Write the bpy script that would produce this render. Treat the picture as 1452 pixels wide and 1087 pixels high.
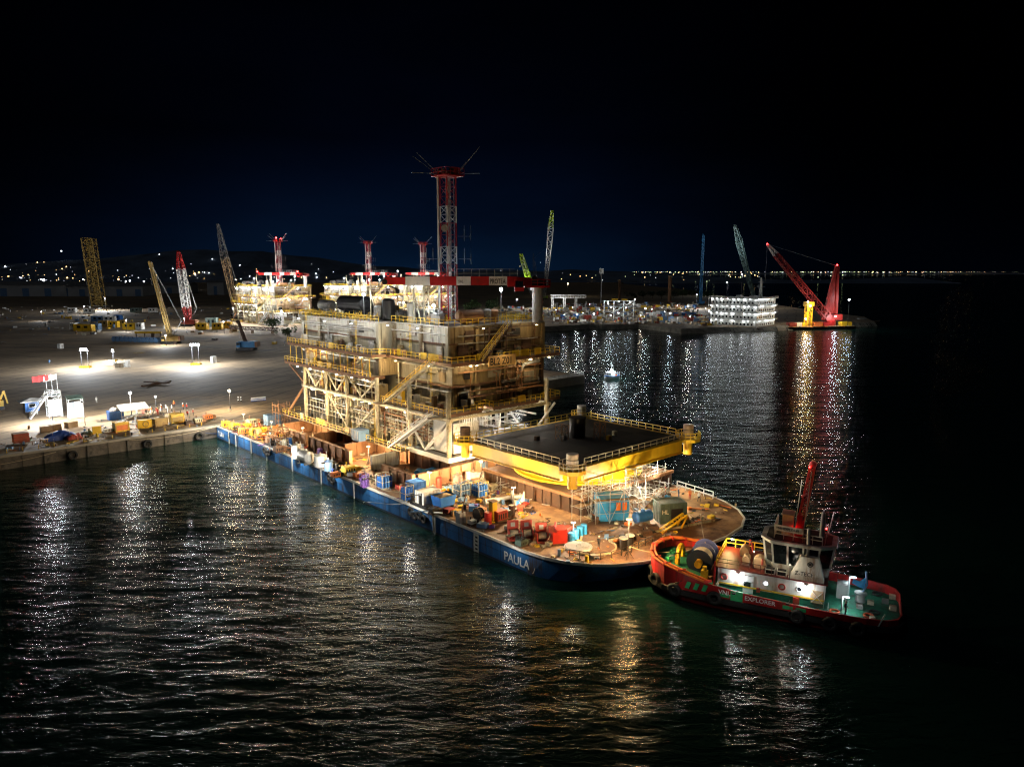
import bpy, math, random
from mathutils import Vector, Matrix
random.seed(11)
R = math.radians
sc = bpy.context.scene
for o in list(bpy.data.objects): bpy.data.objects.remove(o)
C = sc.collection

# ---------------------------------------------------------------- camera
HC = 40.0
F_PX = 1020.0; PITCH = math.atan(158.5 / F_PX)
cam = bpy.data.cameras.new('camera'); cam.sensor_width = 36; cam.lens = F_PX / 1452 * 36
cam.clip_start = 1; cam.clip_end = 60000
camo = bpy.data.objects.new('camera', cam); C.objects.link(camo)
camo.location = (0, 0, HC); camo.rotation_euler = (math.pi / 2 - PITCH, 0, 0)
sc.camera = camo

# ---------------------------------------------------------------- night sky
w = bpy.data.worlds.new('World'); sc.world = w; w.use_nodes = True
nt = w.node_tree; nt.nodes.clear()
wo = nt.nodes.new('ShaderNodeOutputWorld'); bg = nt.nodes.new('ShaderNodeBackground')
sky = nt.nodes.new('ShaderNodeTexSky'); sky.sky_type = 'NISHITA'; sky.sun_disc = False
sky.sun_elevation = R(-6.0); sky.sun_rotation = R(-40); sky.air_density = 1.0; sky.dust_density = 0.3
bg.inputs[1].default_value = 0.055
tc = nt.nodes.new('ShaderNodeTexCoord'); sx = nt.nodes.new('ShaderNodeSeparateXYZ')
nt.links.new(tc.outputs['Generated'], sx.inputs[0])
ramp = nt.nodes.new('ShaderNodeValToRGB')          # town glow low in the air, black above
e = ramp.color_ramp.elements
e[0].position = 0.0; e[0].color = (0.0011, 0.0056, 0.0165, 1)
e[1].position = 0.42; e[1].color = (0.00003, 0.00006, 0.00025, 1)
k = e.new(0.07); k.color = (0.0007, 0.0030, 0.0100, 1)
k = e.new(0.17); k.color = (0.00018, 0.0006, 0.0024, 1)
nt.links.new(sx.outputs['Z'], ramp.inputs[0])
azd = nt.nodes.new('ShaderNodeMath'); azd.operation = 'ADD'; azd.inputs[1].default_value = 0.12   # the glow stands over the lit yard ahead
aza = nt.nodes.new('ShaderNodeMath'); aza.operation = 'ABSOLUTE'
azi = nt.nodes.new('ShaderNodeMapRange'); azi.interpolation_type = 'SMOOTHSTEP'
azi.inputs['From Min'].default_value = 0.55; azi.inputs['From Max'].default_value = 0.0
azi.inputs['To Min'].default_value = 0.06; azi.inputs['To Max'].default_value = 1.0
nt.links.new(sx.outputs['X'], azd.inputs[0]); nt.links.new(azd.outputs[0], aza.inputs[0]); nt.links.new(aza.outputs[0], azi.inputs['Value'])
mul = nt.nodes.new('ShaderNodeVectorMath'); mul.operation = 'SCALE'
cln = nt.nodes.new('ShaderNodeTexNoise'); cln.inputs['Scale'].default_value = 2.6; cln.inputs['Detail'].default_value = 5   # thin uneven cloud
clm = nt.nodes.new('ShaderNodeMapping'); clm.inputs['Scale'].default_value = (1,1,3.5); nt.links.new(tc.outputs['Generated'], clm.inputs[0]); nt.links.new(clm.outputs[0], cln.inputs['Vector'])
clr = nt.nodes.new('ShaderNodeMapRange'); clr.inputs['From Min'].default_value = .3; clr.inputs['From Max'].default_value = .7; clr.inputs['To Min'].default_value = .62; clr.inputs['To Max'].default_value = 1.25
nt.links.new(cln.outputs['Fac'], clr.inputs['Value'])
clx = nt.nodes.new('ShaderNodeMath'); clx.operation = 'MULTIPLY'; nt.links.new(clr.outputs[0], clx.inputs[0]); nt.links.new(azi.outputs[0], clx.inputs[1])
nt.links.new(ramp.outputs[0], mul.inputs[0]); nt.links.new(clx.outputs[0], mul.inputs['Scale'])
bg2 = nt.nodes.new('ShaderNodeBackground'); bg2.inputs[1].default_value = 1.0
nt.links.new(mul.outputs[0], bg2.inputs[0])
nt.links.new(sky.outputs[0], bg.inputs[0])
bg.inputs[1].default_value = 0.0004
adds = nt.nodes.new('ShaderNodeAddShader')
nt.links.new(bg.outputs[0], adds.inputs[0]); nt.links.new(bg2.outputs[0], adds.inputs[1])
nt.links.new(adds.outputs[0], wo.inputs[0])

# moonlight, almost nothing
sun = bpy.data.lights.new('sun', 'SUN'); sun.energy = 0.05; sun.angle = R(0.5); sun.color = (0.75, 0.85, 1.0)
suno = bpy.data.objects.new('sun', sun); C.objects.link(suno)
suno.rotation_euler = (R(40), 0, R(-50))

vs = sc.view_settings
vs.view_transform = 'Standard'; vs.look = 'None'; vs.exposure = 0.6; vs.gamma = 1.0; vs.use_curve_mapping = False
cy = sc.cycles
cy.use_denoising = True
try: cy.denoiser = 'OPENIMAGEDENOISE'; cy.denoising_prefilter = 'NONE'; cy.denoising_input_passes = 'RGB_ALBEDO_NORMAL'
except Exception: pass
cy.max_bounces = 4; cy.diffuse_bounces = 2; cy.glossy_bounces = 2; cy.transmission_bounces = 2; cy.volume_bounces = 0
cy.transparent_max_bounces = 4
cy.caustics_reflective = False; cy.caustics_refractive = False
cy.sample_clamp_indirect = 4.0; cy.sample_clamp_direct = 30.0
cy.use_light_tree = True
sc.cycles.filter_width = 1.2

# ---------------------------------------------------------------- helpers
# Everything at the yard is square to the barge: frame (b across the barge, a along it towards the quay).
AN = R(42.8)
AV = Vector((-math.sin(AN), math.cos(AN), 0)); BV = Vector((math.cos(AN), math.sin(AN), 0))
def W(b, a, z=0.0): return BV * b + AV * a + Vector((0, 0, z))
def ray(x, y):
    u = (x - 726) / F_PX; v = (543.5 - y) / F_PX
    c, s = math.cos(PITCH), math.sin(PITCH)
    return Vector((u, c + v * s, -s + v * c))
def at(x, y, z=3.0):
    "the spot in the place, at height z, that is seen at pixel x, y of the photograph (used once to survey positions)"
    d = ray(x, y); t = (z - HC) / d.z
    return Vector((d.x * t, d.y * t, z))
def atY(x, y, Y):
    d = ray(x, y); t = Y / d.y
    return Vector((d.x * t, Y, HC + d.z * t))
def fr(p): return (p.dot(BV), p.dot(AV))

class MB:
    def __init__(s): s.v = []; s.f = []; s.mi = []; s.cur = 0; s.mt = None
    def add(s, vs, fs):
        n = len(s.v)
        s.v += [tuple(p) for p in vs]
        for f in fs: s.f.append(tuple(i + n for i in f)); s.mi.append(s.cur)
        return s
    def box(s, x0, x1, y0, y1, z0, z1):
        v = [(x0,y0,z0),(x1,y0,z0),(x1,y1,z0),(x0,y1,z0),(x0,y0,z1),(x1,y0,z1),(x1,y1,z1),(x0,y1,z1)]
        return s.add(v, [(0,3,2,1),(4,5,6,7),(0,1,5,4),(1,2,6,5),(2,3,7,6),(3,0,4,7)])
    def obox(s, c, sz, rz=0.0, rx=0.0, ry=0.0):
        m = Matrix.Translation(c) @ Matrix.Rotation(rz,4,'Z') @ Matrix.Rotation(ry,4,'Y') @ Matrix.Rotation(rx,4,'X')
        x,y,z = sz[0]/2, sz[1]/2, sz[2]/2
        v = [m @ Vector(p) for p in [(-x,-y,-z),(x,-y,-z),(x,y,-z),(-x,y,-z),(-x,-y,z),(x,-y,z),(x,y,z),(-x,y,z)]]
        return s.add(v, [(0,3,2,1),(4,5,6,7),(0,1,5,4),(1,2,6,5),(2,3,7,6),(3,0,4,7)])
    def bar(s, p, q, w, h=None, n=4):
        return s.cyl(p, q, w * .7071, None, n, True) if h is None else s._rb(p, q, w, h)
    def _fr(s, p, q):
        p = Vector(p); q = Vector(q); d = (q - p)
        if d.length < 1e-6: d = Vector((0,0,1e-3))
        d.normalize()
        up = Vector((0,0,1)) if abs(d.z) < .95 else Vector((1,0,0))
        x = d.cross(up).normalized(); y = x.cross(d).normalized()
        return p, q, x, y
    def _rb(s, p, q, w, h):
        p, q, x, y = s._fr(p, q)
        v = []
        for e in (p, q):
            v += [e - x*w/2 - y*h/2, e + x*w/2 - y*h/2, e + x*w/2 + y*h/2, e - x*w/2 + y*h/2]
        return s.add(v, [(0,1,2,3),(7,6,5,4),(0,4,5,1),(1,5,6,2),(2,6,7,3),(3,7,4,0)])
    def cyl(s, p, q, r0, r1=None, n=10, caps=True):
        r1 = r0 if r1 is None else r1
        p, q, x, y = s._fr(p, q)
        v = []; o = math.pi / n
        for e, r in ((p, r0), (q, r1)):
            for i in range(n):
                t = 2*math.pi*i/n + o
                v.append(e + x*(math.cos(t)*r) + y*(math.sin(t)*r))
        f = [(i, (i+1) % n, n+(i+1) % n, n+i) for i in range(n)]
        if caps: f += [tuple(range(n-1,-1,-1)), tuple(range(n, 2*n))]
        return s.add(v, f)
    def tube(s, pts, r, n=6):
        for i in range(len(pts)-1): s.cyl(pts[i], pts[i+1], r, r, n, True)
        return s
    def prism(s, poly, z0, z1, cap=True):
        n = len(poly)
        v = [(x,y,z0) for x,y in poly] + [(x,y,z1) for x,y in poly]
        f = [(i,(i+1)%n,n+(i+1)%n,n+i) for i in range(n)]
        if cap: f += [tuple(range(n-1,-1,-1)), tuple(range(n,2*n))]
        return s.add(v, f)
    def loft(s, loops, closed=True, cap=True):
        n = len(loops[0]); v = []; f = []
        for l in loops: v += list(l)
        for k in range(len(loops)-1):
            for i in range(n if closed else n-1):
                j = (i+1) % n
                f.append((k*n+i, k*n+j, (k+1)*n+j, (k+1)*n+i))
        if cap: f += [tuple(range(n-1,-1,-1)), tuple(range((len(loops)-1)*n, len(loops)*n))]
        return s.add(v, f)
    def ball(s, c, r, n=8, m=5, sz=1.0):
        v = []; f = []
        for j in range(m+1):
            ph = math.pi*j/m
            for i in range(n):
                t = 2*math.pi*i/n
                v.append((c[0]+r*math.sin(ph)*math.cos(t), c[1]+r*math.sin(ph)*math.sin(t), c[2]-r*sz*math.cos(ph)))
        for j in range(m):
            for i in range(n):
                f.append((j*n+i, j*n+(i+1)%n, (j+1)*n+(i+1)%n, (j+1)*n+i))
        return s.add(v, f)
    def torus(s, c, R_, r, ax='z', n=14, m=6):
        v = []; f = []
        for i in range(n):
            t = 2*math.pi*i/n
            for j in range(m):
                q = 2*math.pi*j/m
                x = (R_+r*math.cos(q))*math.cos(t); y = (R_+r*math.cos(q))*math.sin(t); z = r*math.sin(q)
                p = {'z':(x,y,z),'x':(z,x,y),'y':(x,z,y)}[ax]
                v.append((c[0]+p[0],c[1]+p[1],c[2]+p[2]))
        for i in range(n):
            for j in range(m):
                f.append((i*m+j, ((i+1)%n)*m+j, ((i+1)%n)*m+(j+1)%m, i*m+(j+1)%m))
        return s.add(v, f)
    def lattice(s, p0, p1, w0, w1, bays, rc=.09, rl=.05, side=None, h0=None, h1=None):
        "four chords and zigzag lacing"
        p0 = Vector(p0); p1 = Vector(p1)
        p, q, x, y = s._fr(p0, p1)
        if side is not None:
            x = Vector(side).normalized(); y = x.cross((p1-p0).normalized()).normalized()
        h0 = h0 or w0; h1 = h1 or w1
        def cor(t, i):
            c = p0.lerp(p1, t); ww = (w0+(w1-w0)*t)/2; hh = (h0+(h1-h0)*t)/2
            return c + x*(ww*(1,-1,-1,1)[i]) + y*(hh*(1,1,-1,-1)[i])
        for i in range(4): s.bar(cor(0,i), cor(1,i), rc*2)
        for k in range(bays):
            t0 = k/bays; t1 = (k+1)/bays
            for i in range(4):
                j = (i+1) % 4
                s.bar(cor(t0,i), cor(t1,j), rl*2) if k % 2 == 0 else s.bar(cor(t0,j), cor(t1,i), rl*2)
                if rl > .03: s.bar(cor(t1,i), cor(t1,j), rl*1.6)
        return s
    def rail(s, pts, h=1.1, gap=1.5, r=.035, mids=(.55,)):
        "a handrail along pts: top rail, mid rail and posts"
        for i in range(len(pts)-1):
            p = Vector(pts[i]); q = Vector(pts[i+1]); L = (q-p).length
            n = max(1, round(L/gap))
            for hh in (h,) + tuple(mids): s.bar(p+Vector((0,0,hh)), q+Vector((0,0,hh)), r*2)
            for k in range(n+1):
                c = p.lerp(q, k/n); s.bar(c, c+Vector((0,0,h)), r*2)
        return s
    def mesh(s, name, mats, smooth=False):
        me = bpy.data.meshes.new(name); me.from_pydata(s.v, [], s.f)
        mats = mats if isinstance(mats, (list, tuple)) else [mats]
        for m in mats: me.materials.append(M[m] if isinstance(m, str) else m)
        if len(mats) > 1: me.polygons.foreach_set('material_index', s.mi)
        if smooth: me.polygons.foreach_set('use_smooth', [True]*len(s.f))
        me.update(); return me
    def build(s, name, mats, parent=None, loc=None, rz=None, smooth=False):
        return inst(name, s.mesh(name, mats, smooth), parent, loc, rz)

def inst(name, me, parent=None, loc=None, rz=None):
    o = bpy.data.objects.new(name, me); C.objects.link(o)
    if parent is not None: o.parent = parent
    if loc is not None: o.location = loc
    if rz is not None: o.rotation_euler = (0,0,rz)
    return o
def tag(o, label, cat, group=None, kind=None):
    if label: o['label'] = label
    if cat: o['category'] = cat
    if group: o['group'] = group
    if kind: o['kind'] = kind
    return o
def thing(name, label, cat, loc=(0,0,0), rz=AN, group=None):
    o = bpy.data.objects.new(name, None); C.objects.link(o)
    o.location = loc; o.rotation_euler = (0,0,rz); o.empty_display_size = .3
    return tag(o, label, cat, group)
KIDS = {}
def copy_tree(o, parent=None):
    c = o.copy(); C.objects.link(c)
    if parent is not None: c.parent = parent
    for ch in o.children: copy_tree(ch, c)
    return c
def light(parent, loc, watts, col=(1,.95,.88), r=.15, spot=None, aim=None, blend=.6):
    l = bpy.data.lights.new('lamp_light', 'SPOT' if spot else 'POINT')
    l.energy = watts; l.color = col; l.shadow_soft_size = r
    if spot: l.spot_size = R(spot); l.spot_blend = blend
    o = bpy.data.objects.new('lamp_light', l); C.objects.link(o)
    o.parent = parent; o.location = loc
    if aim is not None:
        o.rotation_euler = (Vector(aim)-Vector(loc)).to_track_quat('-Z','Y').to_euler()
    return o
def text(parent, s, size, org, xd, up, mat, name='lettering', ex=.015, sxs=1.0, center=False):
    cu = bpy.data.curves.new(name, 'FONT'); cu.body = s; cu.size = size; cu.extrude = ex; cu.offset = size*.012
    cu.resolution_u = 3
    if center: cu.align_x = 'CENTER'
    cu.materials.append(M[mat])
    tmp = bpy.data.objects.new(name, cu); C.objects.link(tmp)
    me = bpy.data.meshes.new_from_object(tmp.evaluated_get(bpy.context.evaluated_depsgraph_get()))
    bpy.data.objects.remove(tmp); bpy.data.curves.remove(cu)
    o = bpy.data.objects.new(name, me); C.objects.link(o); o.parent = parent
    xd = Vector(xd).normalized(); up = Vector(up).normalized(); n = xd.cross(up)
    m = Matrix((xd*sxs, up, n)).transposed().to_4x4(); m.translation = Vector(org)
    o.matrix_local = m
    return o

# ---------------------------------------------------------------- materials
M = {}
def mat(name, col, rough=.6, metal=0.0, var=.3, scale=1.2, rust=0.0, rustcol=(.13,.055,.025), bump=0.0, streak=False):
    m = bpy.data.materials.new(name); m.use_nodes = True; n = m.node_tree; b = n.nodes['Principled BSDF']
    b.inputs['Roughness'].default_value = rough; b.inputs['Metallic'].default_value = metal
    tcn = n.nodes.new('ShaderNodeTexCoord'); mp = n.nodes.new('ShaderNodeMapping')
    n.links.new(tcn.outputs['Object'], mp.inputs[0])
    if streak: mp.inputs['Scale'].default_value = (1, 1, .18)
    no = n.nodes.new('ShaderNodeTexNoise'); no.inputs['Scale'].default_value = scale; no.inputs['Detail'].default_value = 6
    no.inputs['Roughness'].default_value = .65
    n.links.new(mp.outputs[0], no.inputs['Vector'])
    mx = n.nodes.new('ShaderNodeMix'); mx.data_type = 'RGBA'
    lo = [c*(1-var) for c in col]; hi = [min(1, c*(1+var*.5)) for c in col]
    mr = n.nodes.new('ShaderNodeMapRange'); mr.inputs['From Min'].default_value = .32; mr.inputs['From Max'].default_value = .68
    n.links.new(no.outputs['Fac'], mr.inputs['Value']); n.links.new(mr.outputs[0], mx.inputs[0])
    mx.inputs[6].default_value = (*lo,1); mx.inputs[7].default_value = (*hi,1)
    out = mx.outputs[2]
    if rust > 0:
        n2 = n.nodes.new('ShaderNodeTexNoise'); n2.inputs['Scale'].default_value = scale*.6; n2.inputs['Detail'].default_value = 8
        n2.inputs['Roughness'].default_value = .7
        n.links.new(mp.outputs[0], n2.inputs['Vector'])
        r2 = n.nodes.new('ShaderNodeMapRange'); r2.inputs['From Min'].default_value = .62-.3*rust; r2.inputs['From Max'].default_value = .74-.3*rust
        n.links.new(n2.outputs['Fac'], r2.inputs['Value'])
        m2 = n.nodes.new('ShaderNodeMix'); m2.data_type = 'RGBA'
        n.links.new(r2.outputs[0], m2.inputs[0]); n.links.new(out, m2.inputs[6]); m2.inputs[7].default_value = (*rustcol,1)
        out = m2.outputs[2]
    n.links.new(out, b.inputs['Base Color'])
    rm = n.nodes.new('ShaderNodeMapRange'); rm.inputs['To Min'].default_value = max(.05, rough-.12); rm.inputs['To Max'].default_value = min(1, rough+.12)
    n.links.new(no.outputs['Fac'], rm.inputs['Value']); n.links.new(rm.outputs[0], b.inputs['Roughness'])
    if bump:
        bp = n.nodes.new('ShaderNodeBump'); bp.inputs['Strength'].default_value = bump; bp.inputs['Distance'].default_value = .05
        n.links.new(no.outputs['Fac'], bp.inputs['Height']); n.links.new(bp.outputs[0], b.inputs['Normal'])
    M[name] = m; return m
def emit(name, col, s):
    m = bpy.data.materials.new(name); m.use_nodes = True; b = m.node_tree.nodes['Principled BSDF']
    b.inputs['Base Color'].default_value = (.8,.8,.8,1)
    b.inputs['Emission Color'].default_value = (*col,1); b.inputs['Emission Strength'].default_value = s
    M[name] = m; return m
mat('hull_blue', (.03,.16,.42), .45, 0, .45, .6, .34, (.075,.06,.055), 0, True)
mat('hull_navy', (.012,.022,.055), .5, 0, .4, .4, .2)
mat('white_paint', (.78,.78,.76), .5, 0, .15, .8, .12)
mat('white_steel', (.74,.74,.70), .5, 0, .22, .5, .22, (.32,.22,.14), 0, True)
mat('panel_white', (.44,.435,.38), .55, 0, .5, .5, .42, (.20,.13,.06), 0, True)
mat('panel_grey', (.29,.265,.19), .6, 0, .5, .5, .42, (.13,.085,.04), 0, True)
mat('panel_tan', (.27,.195,.09), .65, 0, .5, .5, .45, (.085,.045,.02), 0, True)
mat('deck_rust', (.40,.235,.115), .65, 0, .55, .22, .55, (.13,.062,.03), .3)
mat('rust_plate', (.34,.175,.085), .75, 0, .3, .4, .4, (.20,.085,.035), .2, True)
mat('rust_dark', (.10,.055,.035), .8, 0, .4, .6, .3)
mat('grating', (.16,.13,.08), .7, .2, .4, 1.5, .4)
mat('soffit', (.14,.07,.035), .8, 0, .4, .8, .4)
mat('rail_yellow', (.78,.52,.035), .5, 0, .2, 1.5, .1)
mat('paint_yellow', (.78,.47,.02), .42, 0, .22, .4, .15, (.35,.17,.02), 0, True)
mat('cone_yellow', (.82,.55,.02), .35, 0, .12, .5, .05)
mat('black_steel', (.018,.017,.016), .45, .2, .4, .6, .2)
mat('dark_deck', (.030,.026,.022), .75, 0, .5, .15, .3, (.07,.06,.05))
mat('dark_deck_worn', (.055,.046,.036), .7, 0, .5, .25, .4, (.02,.018,.016))
mat('tank_dark', (.028,.028,.03), .5, .1, .4, .5)
mat('tank_grey', (.42,.42,.40), .5, .1, .3, .5, .2)
mat('grey_steel', (.30,.30,.29), .5, .3, .3, .8, .3)
mat('galv', (.52,.53,.52), .4, .6, .25, 1.0)
mat('pipe_pale', (.54,.49,.34), .5, .1, .4, 1.0, .32, (.22,.14,.07))
mat('mast_red', (.34,.018,.02), .45, 0, .3, .6, .1)
mat('mast_white', (.74,.72,.68), .5, 0, .2, .6, .15)
mat('crane_red', (.42,.010,.010), .45, 0, .25, .5, .05)
mat('bright_red', (.70,.035,.02), .5, 0, .25, .8)
mat('derrick_red', (.36,.022,.016), .55, 0, .3, .3, .15)
mat('brick_red', (.42,.05,.03), .55, 0, .35, .8, .25)
mat('orange', (.80,.20,.03), .55, 0, .2, 1.0)
mat('blue_paint', (.03,.16,.52), .45, 0, .3, .6, .15)
mat('blue_deep', (.02,.06,.30), .5, 0, .3, .8)
mat('blue_tarp', (.035,.30,.62), .55, 0, .35, .9, 0, bump=.6)
mat('white_tarp', (.62,.58,.54), .7, 0, .3, 1.3, 0, bump=.6)
mat('pink_tarp', (.60,.42,.36), .7, 0, .35, 1.2, .2, bump=.6)
mat('green_box', (.085,.13,.11), .6, 0, .35, .6, .25)
mat('green_deck', (.012,.17,.10), .7, 0, .5, 1.1, .38, (.04,.05,.03))
mat('green_bright', (.03,.36,.13), .5, 0, .3, 1.0, .1)
mat('rubber', (.012,.012,.012), .8, 0, .4, 2.0)
mat('rope', (.45,.38,.26), .9, 0, .3, 4.0)
mat('hawser', (.62,.09,.02), .7, 0, .3, 3.0)
mat('drum_blue', (.10,.13,.36), .45, 0, .25, 1.0)
mat('tug_red', (.42,.010,.010), .55, 0, .45, .9, .34, (.13,.022,.015), .15, True)
mat('tug_white', (.64,.62,.56), .55, 0, .3, 1.2, .30, (.28,.17,.09), 0, True)
mat('tug_maroon', (.16,.02,.015), .5)
mat('tan', (.55,.38,.22), .6, 0, .25, 1.0)
mat('purple', (.12,.05,.22), .6, 0, .3, 1.0)
mat('wood', (.30,.19,.10), .8, 0, .4, 1.5, bump=.3)
mat('concrete', (.34,.31,.26), .85, 0, .3, .25, .2, (.20,.18,.15), .3)
mat('quay_face', (.13,.11,.09), .9, 0, .5, .3, .4, (.05,.045,.04), .5)
mat('brown_boom', (.42,.27,.07), .55, 0, .3, .5, .2)
mat('lime', (.42,.62,.02), .5, 0, .2, .8)
mat('crane_blue', (.02,.16,.36), .5, 0, .3, .5)
mat('crane_teal', (.20,.32,.31), .5, 0, .3, .5)
mat('steel_blue', (.12,.22,.38), .5, 0, .3, .6)
mat('skin', (.36,.20,.13), .6, 0, .1, 5)
mat('cloth_red', (.60,.045,.03), .8, 0, .2, 6)
mat('cloth_orange', (.80,.17,.03), .8, 0, .2, 6)
mat('cloth_white', (.72,.72,.70), .8, 0, .2, 6)
mat('cloth_navy', (.03,.045,.12), .8, 0, .2, 6)
mat('cloth_dark', (.03,.03,.032), .8, 0, .2, 6)
mat('leaf', (.05,.095,.028), .7, 0, .5, .9)
mat('leaf_dark', (.028,.05,.022), .8, 0, .5, .9)
mat('bark', (.09,.06,.04), .9, 0, .3, 2)
mat('warehouse', (.42,.42,.42), .6, 0, .2, .02, .2)
mat('flag_red', (.75,.03,.03), .8, 0, .2, 2)
mat('glass_dark', (.012,.016,.018), .08, 0, .2, 1)
mat('dark_post', (.022,.022,.024), .5, 0, .3, 2)
mat('ink', (.02,.015,.012), .6, 0, .2, 2)
mat('sign_tan', (.66,.40,.14), .6, 0, .2, 1)
mat('letter_white', (.82,.82,.82), .5, 0, .15, 2)
mat('letter_pale', (.75,.72,.62), .5, 0, .3, 2)
mat('cone_orange', (.75,.18,.03), .6)
emit('lamp_white', (.90,.96,1.0), 60)
emit('lamp_warm', (1.0,.80,.50), 20)
emit('lamp_soft', (.86,.94,1.0), 12)
emit('lamp_red', (1.0,.03,.03), 14)
emit('lamp_orange', (1.0,.42,.08), 40)
emit('town_white', (.85,.92,1.0), 5)
emit('town_warm', (1.0,.62,.26), 4)
emit('town_dim', (.80,.85,1.0), 1.6)
emit('town_green', (.80,1.0,.52), 1.1)
emit('window_lit', (.85,.93,1.0), 2.2)
# ================================================================ the setting
def water_mat():
    m = bpy.data.materials.new('water'); m.use_nodes = True; n = m.node_tree; b = n.nodes['Principled BSDF']
    b.inputs['Base Color'].default_value = (.004,.021,.016,1); b.inputs['Roughness'].default_value = .12
    b.inputs['IOR'].default_value = 1.34
    tcn = n.nodes.new('ShaderNodeTexCoord')
    def noise(scale, rot, sxy, det, rough=.55, dist=0):
        mp = n.nodes.new('ShaderNodeMapping'); mp.inputs['Rotation'].default_value = (0,0,R(rot)); mp.inputs['Scale'].default_value = (sxy[0],sxy[1],1)
        n.links.new(tcn.outputs['Object'], mp.inputs[0])
        t = n.nodes.new('ShaderNodeTexNoise'); t.inputs['Scale'].default_value = scale; t.inputs['Detail'].default_value = det
        t.inputs['Roughness'].default_value = rough; t.inputs['Distortion'].default_value = dist
        n.links.new(mp.outputs[0], t.inputs['Vector']); return t.outputs['Fac']
    def math_(op, a_, b_):
        k = n.nodes.new('ShaderNodeMath'); k.operation = op
        for i, q in enumerate((a_, b_)):
            if isinstance(q, (int, float)): k.inputs[i].default_value = q
            else: n.links.new(q, k.inputs[i])
        return k.outputs[0]
    swell = noise(.055, 12, (.45,1.3), 2, .5, .5)
    big = noise(.17, 24, (.5,1.25), 2, .5, .4)
    mid = noise(.55, 16, (.42,1.2), 4, .6, .5)
    sml = noise(1.9, -12, (.6,1.1), 3, .6)
    h = math_('ADD', math_('ADD', math_('MULTIPLY', swell, 1.7), math_('MULTIPLY', big, 1.0)), math_('ADD', math_('MULTIPLY', mid, .85), math_('MULTIPLY', sml, .16)))
    gust = noise(.018, 40, (1,2), 2, .5)
    mr = n.nodes.new('ShaderNodeMapRange'); mr.inputs['From Min'].default_value = .3; mr.inputs['From Max'].default_value = .7
    mr.inputs['To Min'].default_value = .55; mr.inputs['To Max'].default_value = 1.0
    n.links.new(gust, mr.inputs['Value'])
    bp = n.nodes.new('ShaderNodeBump'); bp.inputs['Distance'].default_value = .4
    n.links.new(mr.outputs[0], bp.inputs['Strength']); n.links.new(h, bp.inputs['Height']); n.links.new(bp.outputs[0], b.inputs['Normal'])
    M['water'] = m
water_mat()
def ground_mat():
    m = mat('yard_ground', (.36,.25,.14), .85, 0, .45, .03, .25, (.17,.15,.12), 0)
    n = m.node_tree; b = n.nodes['Principled BSDF']; src = b.inputs['Base Color'].links[0].from_socket
    tcn = n.nodes.new('ShaderNodeTexCoord')
    mp = n.nodes.new('ShaderNodeMapping'); mp.inputs['Rotation'].default_value = (0,0,R(-AN*57.2958+8)); mp.inputs['Scale'].default_value = (.012,.11,1)
    n.links.new(tcn.outputs['Object'], mp.inputs[0])
    t = n.nodes.new('ShaderNodeTexNoise'); t.inputs['Scale'].default_value = 1; t.inputs['Detail'].default_value = 5; t.inputs['Distortion'].default_value = .6
    n.links.new(mp.outputs[0], t.inputs['Vector'])
    mr = n.nodes.new('ShaderNodeMapRange'); mr.inputs['From Min'].default_value = .35; mr.inputs['From Max'].default_value = .65
    mr.inputs['To Min'].default_value = .72; mr.inputs['To Max'].default_value = 1.1
    n.links.new(t.outputs['Fac'], mr.inputs['Value'])
    # tyre tracks: thin wandering dark bands
    mp2 = n.nodes.new('ShaderNodeMapping'); mp2.inputs['Rotation'].default_value = (0,0,R(20)); n.links.new(tcn.outputs['Object'], mp2.inputs[0])
    wv = n.nodes.new('ShaderNodeTexWave'); wv.inputs['Scale'].default_value = .045; wv.inputs['Distortion'].default_value = 9; wv.inputs['Detail'].default_value = 3; wv.inputs['Detail Scale'].default_value = .35
    n.links.new(mp2.outputs[0], wv.inputs['Vector'])
    m3 = n.nodes.new('ShaderNodeMapRange'); m3.inputs['From Min'].default_value = .93; m3.inputs['From Max'].default_value = 1.0; m3.inputs['To Min'].default_value = 1.0; m3.inputs['To Max'].default_value = .55
    n.links.new(wv.outputs['Fac'], m3.inputs['Value'])
    st_ = n.nodes.new('ShaderNodeTexNoise'); st_.inputs['Scale'].default_value = .12; st_.inputs['Detail'].default_value = 7; st_.inputs['Roughness'].default_value = .7; n.links.new(tcn.outputs['Object'], st_.inputs['Vector'])
    m4 = n.nodes.new('ShaderNodeMapRange'); m4.inputs['From Min'].default_value = .54; m4.inputs['From Max'].default_value = .66; m4.inputs['To Min'].default_value = 1.0; m4.inputs['To Max'].default_value = .5
    n.links.new(st_.outputs['Fac'], m4.inputs['Value'])
    k1 = n.nodes.new('ShaderNodeMath'); k1.operation = 'MULTIPLY'; n.links.new(m3.outputs[0], k1.inputs[0]); n.links.new(m4.outputs[0], k1.inputs[1])
    k2 = n.nodes.new('ShaderNodeMath'); k2.operation = 'MULTIPLY'; n.links.new(mr.outputs[0], k2.inputs[0]); n.links.new(k1.outputs[0], k2.inputs[1]); mr = k2
    mu = n.nodes.new('ShaderNodeVectorMath'); mu.operation = 'SCALE'
    n.links.new(src, mu.inputs[0]); n.links.new(mr.outputs[0], mu.inputs['Scale']); n.links.new(mu.outputs[0], b.inputs['Base Color'])
ground_mat()
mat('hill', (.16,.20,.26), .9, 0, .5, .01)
mat('bank', (.20,.18,.14), .9, 0, .5, .3, bump=.6)
mat('asphalt', (.06,.058,.055), .85, 0, .4, .2)

mb = MB(); mb.add([(-30000,-3000,0),(30000,-3000,0),(30000,45000,0),(-30000,45000,0)], [(0,1,2,3)])
tag(mb.build('water', 'water'), 'dark rippled harbour water', None, kind='structure')

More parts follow.
